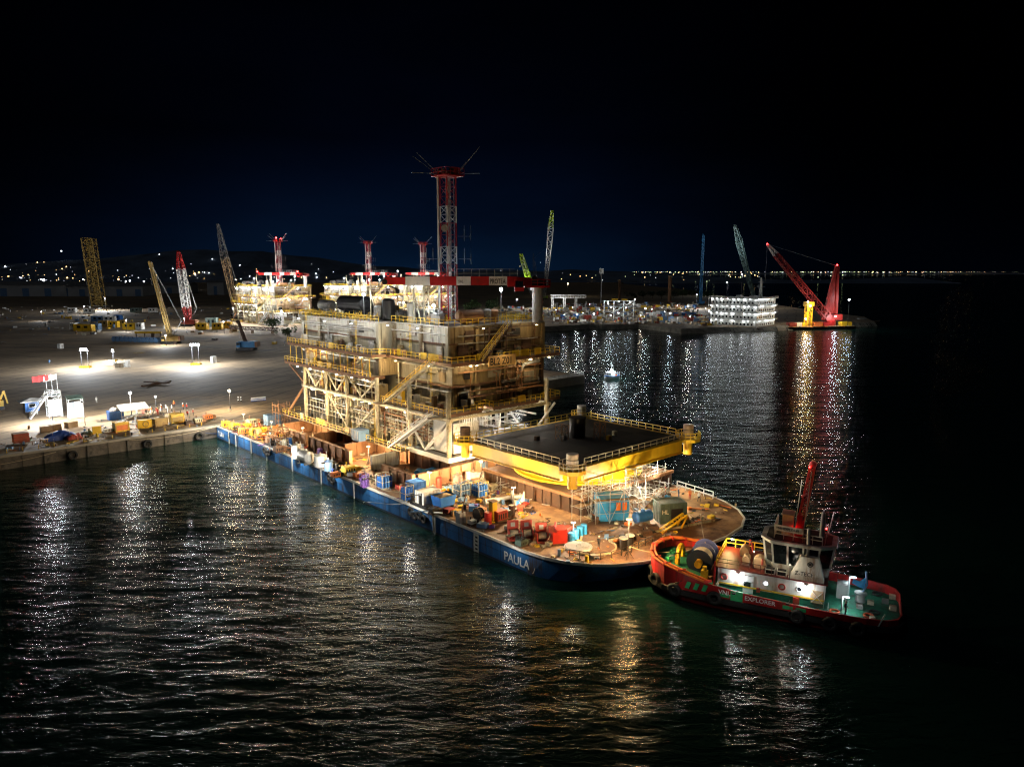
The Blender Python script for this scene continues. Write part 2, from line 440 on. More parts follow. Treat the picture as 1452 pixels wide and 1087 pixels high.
GZ = 3.0
shore = [W(-700,175.5), W(194,175.5), W(194,330), at(690,470), at(745,464), at(790,462), at(835,459.5), at(870,460), at(905,459), at(930,462), at(965,466),
         at(1020,464), at(1085,463), at(1150,459), at(1205,457), at(1240,456)]
back = [at(1225,449), at(1150,440), at(1060,425), at(960,409), at(880,402), Vector((900,5200,0)), Vector((-6000,9000,0)), Vector((-9000,3000,0))]
poly = [(p.x,p.y) for p in shore+back]
mb = MB(); mb.add([(x,y,GZ) for x,y in poly], [tuple(range(len(poly)))])
tag(mb.build('yard_ground', 'yard_ground'), 'sandy concrete shipyard ground', None, kind='structure')
# quay wall, cast in bays, with a cope
qw = thing('quay_wall', 'dark stained concrete quay wall along the water', 'quay wall', W(0,175.5,0))
qw['kind'] = 'structure'; del qw['category']
bay = MB(); bay.box(0,7.9,-.25,.35,-2.5,2.55); bayme = bay.mesh('wall_bay','quay_face')
cope = MB(); cope.box(0,7.96,-.55,1.3,2.56,3.06); copeme = cope.mesh('cope_stone','concrete')
rib = MB(); rib.box(-.2,.2,-.5,-.26,-2,2.5); ribme = rib.mesh('wall_rib','quay_face')
for i in range(-22, 24):
    inst('wall_bay', bayme, qw, (i*8,0,0)); inst('cope_stone', copeme, qw, (i*8,0,0)); inst('wall_rib', ribme, qw, (i*8+4,0,0))
mb = MB(); mb.box(193.2,194.0,0.4,155,-2.5,3.02); mb.build('side_wall','quay_face',qw)
mb = MB()
for bb in (3, 18, 33, 48, 59.5):
    mb.torus((bb,-.75,1.0),.75,.3,'y',14,6)
tagp = mb.build('tyre_fender','rubber',qw)
# natural bank of the headland
mb = MB()
bk = shore[3:]+[back[0]]
for i in range(len(bk)-1):
    p, q = bk[i], bk[i+1]; n = 14
    for k in range(n):
        def P(t, s):
            c = p.lerp(q, t); d = Vector((0,-1,0))
            j = random.Random(int(i*1000+k*10+s*3+ (1 if t>k/n+1e-6 else 0))).uniform(-.5,.5)
            return (c.x, c.y - s*7, 3.0-4.2*s + (0 if s in(0,1) else j))
        t0, t1 = k/n, (k+1)/n
        mb.add([P(t0,0),P(t1,0),P(t1,.5),P(t0,.5)],[(0,1,2,3)]); mb.add([P(t0,.5),P(t1,.5),P(t1,1),P(t0,1)],[(0,1,2,3)])
tag(mb.build('shore_bank','bank'),'low earth bank of the far headland',None,kind='structure')
# hills and low coasts far behind
def ridge(name, label, y0, xs, hs, m, depth=500):
    mb = MB(); n = len(xs)
    mb.add([(x, y0, 0) for x in xs]+[(x, y0+depth*.4, h) for x,h in zip(xs,hs)]+[(x,y0+depth,0) for x in xs],
           [(i,i+1,n+i+1,n+i) for i in range(n-1)]+[(n+i,n+i+1,2*n+i+1,2*n+i) for i in range(n-1)])
    return tag(mb.build(name, m), label, None, kind='structure')
rr = random.Random(5)
xs = [-3400+i*110 for i in range(46)]
hs = [max(6, 92*math.exp(-((x+1300)/1100)**2)+14*math.sin(x/230)+rr.uniform(-4,6)+18) for x in xs]
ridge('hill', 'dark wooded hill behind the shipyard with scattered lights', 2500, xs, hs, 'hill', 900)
xs = [900+i*500 for i in range(30)]
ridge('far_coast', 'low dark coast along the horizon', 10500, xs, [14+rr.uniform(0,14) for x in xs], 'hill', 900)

# ================================================================ the barge
DZ = 3.2
def dk(x, y, z=DZ):
    p = at(x, y, z); return p
outl = [(63.5,174),(63.5,66),(63.9,62.6),(64.9,59.6),(66.6,57),(69,54.8),(72.2,53),(76,51.8),(81,51),(88,50.6),(93,51.2),(96.6,52.8),(99.4,55.4),(101.4,58.8),(102.6,62.6),(103,66),(103,174)]
barge = thing('cargo_barge', 'long blue flat-topped cargo barge carrying the platform modules', 'barge', W(63.5,66,0))
def bl(b, a_): return (b-63.5, a_-66)
ol = [bl(*p) for p in outl]
def inset(p, k):
    x, y = p
    return (x + (0 if 0 < x < 39.5 and y > 0 else 0), y + k*max(0, min(1, (4-y)/19.5)))
mb = MB()
lo = [(x if y > 0 else 21.25+(x-21.25)*(1-.06*min(1,-y/15)), y+ (0 if y > 0 else -y*.32), -1.2) for x,y in ol]
hi = [(x,y,2.95) for x,y in ol]
n = len(ol)
for i in range(n):
    j = (i+1) % n
    mb.cur = 0
    if i == 0:      # long near side in strakes
        segs = [108, 104, 95, 86, 77, 68, 59, 50, 41, 32, 23, 14, 6, 0]
        for k in range(len(segs)-1):
            mb.cur = 0
            y0, y1 = segs[k], segs[k+1]
            mb.add([(0,y0,-1.2),(0,y1,-1.2),(0,y1,2.95),(0,y0,2.95)],[(0,1,2,3)])
    else:
        mb.add([lo[i],lo[j],hi[j],hi[i]],[(0,1,2,3)])
hull = mb.build('hull', ['hull_blue','hull_navy'], barge)
mb = MB(); mb.add([(x,y,DZ) for x,y in ol],[tuple(range(n))])
mb.build('deck','deck_rust',barge)
# sheer strake: pale edge along the deck
mb = MB()
for i in range(n-1):
    p, q = ol[i], ol[i+1]
    d = Vector((q[0]-p[0],q[1]-p[1],0)).normalized(); o = Vector((-d.y,d.x,0))*-.12
    if o.dot(Vector((21-p[0],54-p[1],0))) > 0: o = -o
    P, Q = Vector((*p,3.1))+o, Vector((*q,3.1))+o
    mb._rb(P, Q, .28, .36)
mb.build('deck_edge',['white_steel'],barge)
rsm = MB(); rsm.box(-.16,-.02,-.14,.14,-.9,2.9); rsm = rsm.mesh('rubbing_strip','white_steel')
for y in [100.5, 96.5, 88, 80, 68, 56, 44, 20]: inst('rubbing_strip',rsm,barge,(0,y,0))
mb = MB(); mb.box(-.06,-.02,9.6,10.7,-.6,2.75); dm = mb.build('draft_board','letter_pale',barge)
dmm = MB(); dmm.box(-.09,-.06,9.8,10.3,-.2,.05); dmm = dmm.mesh('draft_mark','ink')
for k in range(5): inst('draft_mark',dmm,dm,(0,0,k*.58))
bt = MB(); bt.box(-.03,-.005,-.5,108,-1.2,.32); bt.build('boot_top','hull_navy',barge)
sm_ = MB(); sm_.box(-.022,-.004,-.03,.03,.33,2.9); sm_ = sm_.mesh('plate_seam','hull_navy')
for k in range(34): inst('plate_seam',sm_,barge,(0,1.8+k*3.1,0))
sm_ = MB(); sm_.box(-.022,-.004,0,108,1.62,1.66); sm_.build('strake_seam','hull_navy',barge)
text(barge,'PAULA',1.75,(-.05,4.2,.75),(0,-1,0),(0,0,1),'letter_white',ex=.02,sxs=.95)
text(barge,'PAULA',1.6,(-.05,107.2,.9),(0,-1,0),(0,0,1),'letter_white',ex=.02,sxs=.7)
# tyres and chocks hung on the side
for (x,y,k) in [(606,724,4),(392,638,3),(487,676,2)]:
    p = fr(at(x,y,2.2)); yy = p[1]-66
    mb = MB()
    for i in range(k): mb.torus((-.45,yy+1.5-i*1.15,2.2-.35*(i%2)),.55,.24,'x',12,6)
    mb.box(-.1,1.2,yy-2.2,yy+2.2,3.21,3.55); mb.box(.2,.6,yy-.2,yy+.2,3.5,5.0)
    mb.build('tyre_fender','rubber',barge)
# low bead that dams the work area near the bow and along the near side
mb = MB()
pts = [bl(66.3,150), bl(66.3,106)]
mb._rb((*pts[0],3.35),(*pts[1],3.35),.15,.3)
mb.build('deck_coaming','pipe_pale',barge); mb = MB()
arc = [bl(71+ -3.2*math.cos(t), 60.5+3.0*math.sin(-t)) for t in [i*math.pi/8 for i in range(9)]]
for i in range(len(arc)-1): mb._rb((*arc[i],3.35),(*arc[i+1],3.35),.15,.3)
mb._rb((*arc[-1],3.35),(*bl(92,55),3.35),.15,.3)
mb.build('deck_coaming','pipe_pale',barge)
# bitts welded to the deck are parts of the barge
def bitts(y, x=1.0, rz=0):
    mb = MB()
    mb.box(-.5,.5,-1.1,1.1,0,.12)
    for s in (-.6,.6): mb.cyl((0,s,.1),(0,s,1.1),.28,.28,12); mb.cyl((0,s,1.1),(0,s,1.2),.36,.36,12)
    mb.build('mooring_bitts','black_steel',barge,(x,y,3.21),rz)
for y in (98, 78, 52, 28, 2): bitts(y)
# ================================================================ the platform topside on the barge
def make_topside(label, loc, rz=AN):
    T = thing('platform_topside', label, 'oil platform', loc, rz)
    rnd = random.Random(3)
    D1, DM, D2, RF = 8.2, 13.0, 17.4, 24.0
    # legs
    leg = MB(); leg.cyl((0,0,0),(0,0,12.8),.45,.45,10); legm = leg.mesh('leg','pipe_pale',True)
    for x in (0, 25):
        for y in (.4, 12.5, 23.9, 35.6, 44.5, 54.8): inst('leg', legm, T, (x,y,0))
    # base skid: cellar deck and walkway
    mb = MB(); mb.box(-.3,28,10,60,0,.5); mb.build('cellar_deck','pipe_pale',T)
    mb = MB(); mb.box(-2.6,-.3,12,62,.1,.35); mb.build('base_walkway','grating',T)
    mb = MB(); mb.rail([(-2.6,12,.35),(-2.6,62,.35),(2,62,.35)]); mb.rail([(-2.6,12,.35),(-.3,12,.35)]); mb.build('railing','rail_yellow',T)
    # chords and bracing of the left face
    mb = MB()
    mb.cyl((0,-.5,D1-.5),(0,56,D1-.5),.42,.42,8); mb.cyl((25,-.5,D1-.5),(25,56,D1-.5),.42,.42,8)
    mb.cyl((0,23.9,DM-.6),(0,56,DM-.6),.35,.35,8)
    for y in (.4,12.5,23.9,35.6,44.5,54.8): mb.cyl((0,y,D1-.5),(25,y,D1-.5),.35,.35,6)
    mb.build('main_chord','pipe_pale',T,smooth=False)
    ys = [23.9,35.6,44.5,54.8]
    for i in range(3):
        mb = MB(); m_ = (ys[i]+ys[i+1])/2
        mb.cyl((0,ys[i],DM-.6),(0,m_,D1),.2,.2,6); mb.cyl((0,ys[i+1],DM-.6),(0,m_,D1),.2,.2,6)
        mb.build('diagonal_brace','pipe_pale',T)
    mb = MB(); mb.cyl((.0,54.8,D1-.2),(-1.2,62,.4),.3,.3,6); mb.cyl((0,54.8,D1),(0,62.5,DM-1),.22,.22,6); mb.build('diagonal_brace','rust_plate',T)
    mb = MB(); mb.cyl((0,24,7.2),(0,33,.8),.2,.2,6); mb.cyl((0,44.5,7.2),(0,36,.8),.2,.2,6); mb.build('diagonal_brace','pipe_pale',T)
    # near corner bracing over its base beam, coloured white for the bright light there
    mb = MB()
    mb.box(-.7,10,-.4,.9,0,.9); mb.box(-.7,.9,.9,16,0,.9); mb.build('base_beam','white_paint',T)
    mb = MB(); mb.box(1.2,1.5,1.4,6.6,1.0,7.4); mb.box(1.6,7.6,1.1,1.4,1.0,6.6); mb.build('lit_white_bulkhead','white_paint',T)
    for (p_,q_,r_) in (((0,.6,7.4),(0,7.5,1.0),.3),((0,7.5,1.0),(0,14,6.8),.24),((25,6,0.2),(25,15.6,8),.3),((25,15.6,-2),(25,15.6,8),.4),((27,0,7.6),(19,0,.9),.25)):
        mb = MB(); mb.cyl(p_,q_,r_,r_,8); mb.build('diagonal_brace','white_paint',T)
    pr_ = MB(); pr_.bar((0,0,5.1),(0,0,8.0),.14); prm = pr_.mesh('pipe_riser','white_paint')
    for k in range(9): inst('pipe_riser',prm,T,(9.2,.5+k*.45,0))
    for k in range(8): inst('pipe_riser',prm,T,(2.4+k*.55,.2,0))
    # decks
    def deck(name, poly, z, th=.35, m='grating', beams=True):
        mb = MB(); mb.prism(poly, z-th, z); d = mb.build(name, m, T)
        mb = MB(); nn = len(poly)
        for i in range(nn):
            p, q = poly[i], poly[(i+1)%nn]; mb._rb((*p,z-.28),(*q,z-.28),.18,.6)
        mb.build('edge_beam','soffit',d)
        return d
    d1 = [(.2,2.2),(9.6,2.2),(9.6,4.6),(12.4,4.6),(12.4,2.4),(31,2.4),(31,6.5),(28,6.5),(28,57),(0.2,57)]
    deck('main_deck', d1, D1)
    dm = [(-1.2,24.2),(2,24.2),(2,62.5),(-1.2,62.5)]
    deck('middle_walkway', dm, DM)
    d2 = [(2.6,2.6),(31,2.6),(31,57),(30,62.3),(-.4,62.3),(-.4,25),(2.6,24)]
    deck('upper_deck', d2, D2)
    rf = [(4.2,5.6),(29.3,5.6),(29.3,59),(1.2,59),(1.2,24.6),(4.2,24.6)]
    mb = MB(); mb.prism(rf, RF-.3, RF); mb.build('roof_deck','grey_steel',T)
    mb = MB(); mb.box(29.3,32,10,20,RF-.3,RF); mb.build('roof_balcony','grating',T)
    # joists that show under the deck edges
    def jm(*bx): mb = MB(); mb.box(*bx); return mb.mesh('joist','pipe_pale')
    j1, j2, j3, j4, j5 = jm(-1.0,2,-.1,.1,DM-.75,DM-.36), jm(-.2,2.4,-.1,.1,D2-.8,D2-.36), jm(.4,6,-.1,.1,D1-.85,D1-.36), jm(-.1,.1,2.7,6,D2-.8,D2-.36), jm(-.1,.1,2.9,6,D1-.85,D1-.36)
    for k in range(26): inst('joist',j1,T,(0,25+k*1.42,0)); inst('joist',j2,T,(0,25+k*1.42,0))
    for k in range(18): inst('joist',j3,T,(0,3+k*1.2,0))
    for k in range(22): inst('joist',j4,T,(3+k*1.25,0,0)); inst('joist',j5,T,(3+k*1.25,0,0))
    # railings, one part for each run
    def rl(pts, m='rail_yellow'):
        mb = MB(); mb.rail(pts, 1.15, 1.45, .045); mb.build('railing', m, T)
    z = D1
    rl([(.2,23,z),(.2,2.2,z)]); rl([(.2,2.2,z),(9.6,2.2,z)]); rl([(9.6,2.2,z),(9.6,4.6,z),(12.4,4.6,z),(12.4,2.4,z)]); rl([(12.4,2.4,z),(31,2.4,z),(31,6.5,z)])
    z = DM; rl([(-1.2,24.2,z),(-1.2,55,z)]); rl([(-1.2,55,z),(-1.2,62.5,z),(2,62.5,z)])
    z = D2; rl([(2.6,24,z),(2.6,2.6,z)]); rl([(2.6,2.6,z),(31,2.6,z)]); rl([(31,2.6,z),(31,20,z)]); rl([(-.4,25,z),(-.4,48,z)]); rl([(-.4,48,z),(-.4,62.3,z)]); rl([(-.4,25,z),(2.6,24,z)])
    z = RF; rl([(4.3,24.5,z),(4.3,5.7,z),(29.2,5.7,z)]); rl([(1.3,58.9,z),(1.3,24.7,z)]); rl([(29.3,10,z),(32,10,z),(32,20,z),(29.3,20,z)])
    rl([(3,50,z),(3,57,z),(10,57,z)]); rl([(20,9,z),(27,9,z),(27,16,z)])
    # wall panels, each one a plate with a stiffened face
    def panel(wd, h, m, ribs=0, name='wall_panel', d=.16):
        mb = MB(); mb.box(0,d,.015,wd-.015,.02,h-.02)
        for k in range(ribs):
            y = wd*(k+.5)/ribs; mb.box(-.09,0,y-.11,y+.11,.05,h-.05)
        return mb.mesh(name, m)
    def run(me, x, y0, y1, z, wd):              # a wall that faces the near-left side
        k = 0; y = y0
        while y+wd <= y1+.01: inst('wall_panel', me, T, (x,y,z)); y += wd; k += 1
    def runx(me, y, x0, x1, z, wd):             # a wall that faces the near-right side, its panels coloured darker for dim light
        x = x0+wd
        while x <= x1+.01: inst('wall_panel', me, T, (x,y,z), R(90)); x += wd
    H2 = RF-.32-D2
    pw = panel(2.45,H2*.5,'panel_white',0); pw2 = panel(2.45,H2*.5-.05,'panel_grey',0)
    run(pw2, 1.9, 25, 57, D2, 2.45); run(pw, 1.75, 25, 57, D2+H2*.5, 2.45)
    run(pw2, 4.9, 6.3, 23.6, D2, 2.45); run(pw, 4.75, 6.3, 23.6, D2+H2*.5, 2.45)
    pt = panel(2.42,H2*.5,'panel_tan',1); pt2 = panel(2.42,H2*.5-.05,'panel_tan',0)
    runx(pt2, 6.2, 4.9, 29.2, D2, 2.42); runx(pt, 6.0, 4.9, 29.2, D2+H2*.5, 2.42)
    hm = D2-.82-DM
    cw = panel(2.42,hm,'panel_white',5)
    for k,y in enumerate([25.0,27.42,29.84,32.26,36.2,38.62,41.04,43.46,45.88,48.3,50.72]): inst('wall_panel', cw, T, (1.2,y,DM))
    ct = panel(2.3,hm,'panel_tan',4)
    runx(ct, 24.6, 1.1, 6.0, DM, 2.3)
    hl = (D2-.85-D1)
    pg = panel(2.9,hl*.5,'panel_grey',0); pg2 = panel(2.9,hl*.48,'panel_grey',1)
    run(pg, 5.4, 6.2, 23.6, D1+hl*.5, 2.9); run(pg2, 5.7, 6.2, 23.6, D1, 2.9)
    pq = panel(2.9,hl*.5,'panel_tan',0); pq2 = panel(2.9,hl*.48,'panel_tan',1)
    runx(pq, 6.1, 5.5, 28.7, D1+hl*.5, 2.9); runx(pq2, 6.4, 5.5, 28.7, D1, 2.9)
    # ledges (band girders), pilasters and the cores behind the panels
    mb = MB(); mb.box(4.9,28.6,5.5,6.3,D1+hl*.49,D1+hl*.49+.3); mb.box(4.7,5.7,6.3,24,D1+hl*.49,D1+hl*.49+.3)
    mb.box(4.4,29.3,5.6,6.2,D2+H2*.5-.16,D2+H2*.5+.12); mb.box(1.3,2,25,58,D2+H2*.5-.16,D2+H2*.5+.12); mb.box(4.4,5,6.2,24,D2+H2*.5-.16,D2+H2*.5+.12)
    mb.build('band_girder','soffit',T)
    def one(name, m, *bx):
        mb = MB(); mb.box(*bx); return mb.build(name,m,T)
    for y in (25.1,36.5,49.5,57.4): one('pilaster','panel_grey',1.2,1.7,y-.5,y+.5,D2,RF-.3)
    for (x,y) in ((4.45,6.1),(4.35,14.5),(4.35,23.8)): one('pilaster','panel_grey',x-.25,x+.3,y-.4,y+.4,D2,RF-.3)
    for x in (11,18.5,28.9): one('pilaster','panel_tan',x-.4,x+.4,5.3,5.95,D2,RF-.3); one('pilaster','panel_tan',x-.4,x+.4,5.55,6.05,D1,D2-.8)
    mb = MB(); mb.box(6.1,28.4,6.9,56,D1+.02,D2-.9); mb.box(5.3,29,6.7,58,D2+.02,RF-.32); mb.box(2.3,5.4,25.2,57.6,D2+.03,RF-.34); mb.box(1.7,6,25.0,33.8,DM+.02,D2-.9); mb.box(1.7,6,36.3,53,DM+.02,D2-.9)
    mb.build('module_core','panel_grey',T)
    # pipe runs on the upper wall
    mb = MB()
    for zz in (1.0,1.55): mb.cyl((.9,26,D2+H2-zz),(.9,57,D2+H2-zz),.1,.1,6)
    mb.cyl((3.9,6,D2+H2-1.3),(3.9,24,D2+H2-1.3),.12,.12,6)
    mb.cyl((6,5.0,D2+3.2),(27,5.0,D2+3.2),.1,.1,6)
    for y in (9,11,15): 
        for s in (-.3,.3): mb.bar((4.55,y+s,D2+H2*.5),(4.55,y+s,RF),.07)
        for k in range(9): mb.bar((4.55,y-.3,D2+H2*.5+.35*k),(4.55,y+.3,D2+H2*.5+.35*k),.05)
    mb.build('pipe_run','galv',T)
    # doors, louvres, hatches and fittings on the walls
    def fit(name, x, y, z, wd, h, m, face):
        mb = MB()
        if face == 'l': mb.box(x-.1,x,y,y+wd,z,z+h); mb.box(x-.14,x-.1,y+.1,y+wd-.1,z+.1,z+h-.1)
        else: mb.box(x,x+wd,y-.1,y,z,z+h); mb.box(x+.1,x+wd-.1,y-.14,y-.1,z+.1,z+h-.1)
        return mb.build(name, m, T)
    fit('door',5.35,20,D1+.05,.95,2.1,'panel_tan','l'); fit('door',5.35,10.5,D1+.05,.95,2.1,'tank_grey','l'); fit('louvre',5.3,14.2,D1+5,2.4,1.6,'grey_steel','l')
    fit('door',12.5,6.0,D1+.05,1.0,2.1,'soffit','r'); fit('hatch',8,5.9,D1+5.4,1.5,1.5,'black_steel','r'); fit('duct_cover',23.5,5.6,D1+1,4.2,4.8,'panel_grey','r')
    fit('louvre',14,5.9,D1+5.2,3.5,1.6,'panel_grey','r'); fit('hatch',22,6.0,D1+6,1.4,1.4,'black_steel','r')
    fit('door',10,6.0,D2+.05,1.0,2.1,'soffit','r'); fit('door',21,6.0,D2+.05,1.0,2.1,'soffit','r'); fit('louvre',14,5.85,D2+3.4,2.6,1.8,'rust_dark','r')
    fit('equipment_box',.2,49,DM+.1,5.2,3.6,'paint_yellow','l'); fit('cabinet',-.1,52.5,D2+.1,3,2.3,'panel_white','l'); fit('door',1.85,40,D2+.05,.95,2.1,'panel_tan','l')
    # duct bent over the right face
    mb = MB(); mb.tube([(17,5.0,D1+4.2),(21,5.0,D1+4.3),(23,5.0,D1+7.2),(27.5,5.0,D1+7.6)],.32,8); mb.build('duct','grey_steel',T)
    # name board hung on the upper railing
    sg = MB(); sg.box(11.2,18.2,2.28,2.42,D2-1.3,D2+.75); sgo = sg.build('name_board','sign_tan',T)
    text(sgo,'BL2 Z01',1.95,(11.5,2.26,D2-1.02),(1,0,0),(0,0,1),'ink',ex=.012,sxs=.86)
    # stairs: stringers, treads and handrails
    def stair(p, q, side, m, wd=1.1):
        p = Vector(p); q = Vector(q); s = Vector(side).normalized()*wd; nn = max(6, int(abs(q.z-p.z)/.3))
        mb = MB()
        for o in (Vector((0,0,0)), s): mb._rb(p+o, q+o, .1, .34)
        st = mb.build('stair',m,T)
        mb = MB()
        for k in range(1, nn):
            c = p.lerp(q, k/nn); mb._rb(c, c+s, .3, .06)
        mb.build('tread','galv',st)
        mb = MB()
        for o in (Vector((0,0,0)), s):
            mb.bar(p+o+Vector((0,0,1.05)), q+o+Vector((0,0,1.05)), .09); mb.bar(p+o+Vector((0,0,.6)), q+o+Vector((0,0,.6)), .06)
            for k in range(0, nn+1, 3):
                c = p.lerp(q,k/nn)+o; mb.bar(c, c+Vector((0,0,1.05)), .07)
        mb.build('handrail','rail_yellow' if m != 'white_paint' else 'galv',st)
    stair((-.9,20.5,D1),(.9,6.8,D2),(1,0,0),'pipe_pale')
    stair((-1.8,15.5,.5),(-1.4,2.8,D1),(-1,0,0),'white_paint',1.4)
    stair((8.2,1.6,D2),(17.6,4.0,RF-.2),(0,-1,0),'soffit')
    stair((1.4,36,DM),(1.4,29,D2-.4),(-1,0,0),'pipe_pale',.9)
    mb = MB(); mb.box(-1.8,.2,20.3,22.6,D1-.2,D1-.02); mb.box(-2.9,.3,1.4,3.0,D1-.2,D1-.02); mb.build('stair_landing','grating',T)
    # process equipment in the open cellar
    for i,(x,y,r_,L,m) in enumerate([(5,30,1.6,9,'pipe_pale'),(9,47,1.5,8,'tank_grey'),(6,18,1.3,5,'tank_dark'),(10,36,1.7,7,'rust_plate')]):
        mb = MB(); mb.cyl((x,y-L/2,2.6),(x,y+L/2,2.6),r_,r_,14)
        mb.ball((x,y-L/2,2.6),r_,12,6,1); mb.ball((x,y+L/2,2.6),r_,12,6,1)
        for s in (-.3,.3): mb.box(x-r_*.8,x+r_*.8,y+L*s-.2,y+L*s+.2,.5,1.6)
        mb.build('process_vessel',m,T)
    for i,(x,y) in enumerate([(3,27),(3.4,40.5),(4,51),(2.8,13)]):
        mb = MB(); mb.cyl((x,y,.5),(x,y,6.4),.8,.8,12); mb.ball((x,y,6.4),.8,12,6,.7); mb.build('separator_column',['rust_plate','pipe_pale','pipe_pale','tank_grey'][i],T)
    def pipes(n, x0, x1, y0, y1, z0, z1, m, r0=.06, r1=.16):
        mb = MB()
        for i in range(n):
            p = Vector((rnd.uniform(x0,x1),rnd.uniform(y0,y1),rnd.uniform(z0,z1))); pts = [p]
            for k in range(3):
                ax = rnd.choice((1,1,2,0)); p = p.copy()
                lim = ((x0,x1),(y0,y1),(z0,z1))[ax]; p[ax] = rnd.uniform(*lim)
                if ax == 1: p[ax] = max(y0, min(y1, pts[-1][1]+rnd.uniform(-9,9)))
                pts.append(p)
            mb.tube(pts, rnd.uniform(r0,r1), 5)
        mb.build('piping',m,T)
    pipes(34,.6,7,12,55,.8,7.4,'pipe_pale'); pipes(16,.6,6,12,55,.8,7.4,'galv'); pipes(8,.8,6,14,55,1,7,'rust_plate',.1,.24)
    pipes(30,.6,5,25,55,8.6,12.4,'pipe_pale'); pipes(10,.6,4,25,55,8.6,12.4,'galv',.08,.2); pipes(6,.8,4,24,55,8.4,12.6,'rail_yellow',.05,.09)
    pipes(14,12,26,3,12,.8,7,'white_paint',.08,.2)
    mb = MB()
    for k in range(30):
        y = 12+k*1.45; mb.bar((-.1,y,.5),(-.1,y,rnd.uniform(5,7.4)),.1)
    for zz in (2.4,4.6): mb.bar((-.1,12,zz),(-.1,55,zz),.1)
    mb.build('scaffold_tube','pipe_pale',T)
    mb = MB()
    for k in range(14):
        y = 25.5+k*2.2; mb.box(1.5+rnd.random()*2,3+rnd.random()*2,y,y+rnd.uniform(.8,1.8),D1,D1+rnd.uniform(.8,3.2))
    mb.build('valve_skid','panel_tan',T)
    mb = MB(); mb.box(1,24,24.5,55.5,8.25,8.3); mb.build('cellar_roof_plate','grating',T)
    # hangers, cable trays, wall boxes, ladders and small bulkhead lights
    hg = MB(); hg.cyl((0,0,0),(0,0,D2-.6-DM),.08,.08,6); hgm = hg.mesh('hanger_post','rail_yellow'); hg = MB(); hg.cyl((0,0,0),(0,0,DM-.7-D1),.08,.08,6); hgm2 = hg.mesh('hanger_post','pipe_pale')
    for k in range(13): inst('hanger_post',hgm,T,(-.9,25+k*2.9,DM)); inst('hanger_post',hgm2,T,(-.15,25.6+k*2.45,D1))
    for (x,y0,y1,z,wd) in [(.6,25,57,D2-1.5,.7),(.9,25,57,DM-1.6,.8),(4.2,6.5,24,D2-1.5,.7),(4.6,6.5,24,D1+3.2,.5),(.5,10,56,4.9,.8),(.7,10,56,2.9,.6),(.2,25,57,D1+2.4,.4)]:
        mb = MB(); mb.box(x,x+wd,y0,y1,z,z+.06); mb.box(x,x+.05,y0,y1,z+.06,z+.22); tr = mb.build('cable_tray','galv',T)
        mb = MB()
        for k in range(3): mb.cyl((x+.15+k*wd*.28,y0,z+.13),(x+.15+k*wd*.28,y1,z+.13),.06,.06,5)
        mb.build('cable','ink',tr)
    for (y,x0,x1,z,m) in [(5.1,6,28,D1+6.9,'rust_plate'),(5.2,6,28,D1+3.1,'grey_steel'),(4.9,9,24,D1+2.2,'rust_dark'),(5.1,6,28,D2+1.6,'rust_dark'),(5.0,6,20,D2+4.6,'grey_steel')]:
        mb = MB(); mb.cyl((x0,y,z),(x1,y,z),.14,.14,6); mb.build('pipe_run',m,T)
    def boxes(n, x0, x1, y0, y1, z, mats_, hmax):
        for i in range(n):
            x = rnd.uniform(x0,x1); y = rnd.uniform(y0,y1); sx_, sy_, h = rnd.uniform(.4,.9), rnd.uniform(.5,1.7), rnd.uniform(.6,hmax)
            mb = MB(); mb.box(x,x+sx_,y,y+sy_,z+.02,z+h); mb.box(x-.03,x,y+.1,y+sy_-.1,z+.15,z+h-.1); mb.build('deck_cabinet',rnd.choice(mats_),T)
    mx_ = ['tank_grey','panel_tan','rust_dark','grey_steel','paint_yellow','black_steel','white_steel']
    boxes(12,.6,1.0,26,56,D2,mx_,2.2); boxes(8,3.5,3.9,6.5,22,D2,mx_,2.0); boxes(9,6,27,3.6,4.9,D2,['rust_dark','panel_tan','grey_steel'],2.0)
    boxes(8,2.4,4.2,7,22,D1,mx_,2.4); boxes(9,6,27,3.6,4.8,D1,['rust_dark','panel_tan','grey_steel','tank_grey'],2.2); boxes(14,-.2,3,26,54,D1,mx_,2.6); boxes(10,-.2,4,13,54,.5,mx_,2.4)
    def ladder(x, y, z0, z1, face):
        mb = MB(); d = Vector((0,.25,0)) if face == 'l' else Vector((.25,0,0)); p = Vector((x,y,z0)); q = Vector((x,y,z1))
        for s in (-1,1): mb.bar(p+d*s,q+d*s,.07)
        n = int((z1-z0)/.35)
        for k in range(n): c = p.lerp(q,(k+.5)/n); mb.bar(c-d,c+d,.05)
        o_ = Vector((-.45,0,0)) if face == 'l' else Vector((0,-.45,0))
        for k in range(2,n,3): c = p.lerp(q,k/n); mb.tube([c-d,c-d+o_,c+d+o_,c+d],.03,4)
        mb.build('caged_ladder','rail_yellow' if face == 'l' else 'rust_plate',T)
    ladder(1.0,33,D2,RF+1,'l'); ladder(1.0,55,D2,RF+1,'l'); ladder(4.3,18,D2,RF+1,'l'); ladder(5.1,12.4,D1,D2-.5,'l'); ladder(20,5.3,D1,D2-.5,'r'); ladder(26,5.2,D2,RF,'r'); ladder(-.3,24.6,.5,D1,'l'); ladder(-.3,46,D1,DM,'l')
    # brown and black plates on the near-right walls, coloured as shade inside recesses
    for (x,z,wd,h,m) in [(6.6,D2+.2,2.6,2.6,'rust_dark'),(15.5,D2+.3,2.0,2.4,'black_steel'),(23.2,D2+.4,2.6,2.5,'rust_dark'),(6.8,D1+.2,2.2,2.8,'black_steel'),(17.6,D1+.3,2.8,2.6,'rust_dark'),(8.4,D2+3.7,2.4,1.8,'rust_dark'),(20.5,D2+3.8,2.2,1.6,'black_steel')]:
        fit('shade_plate',x,5.92,z,wd,h,m,'r')
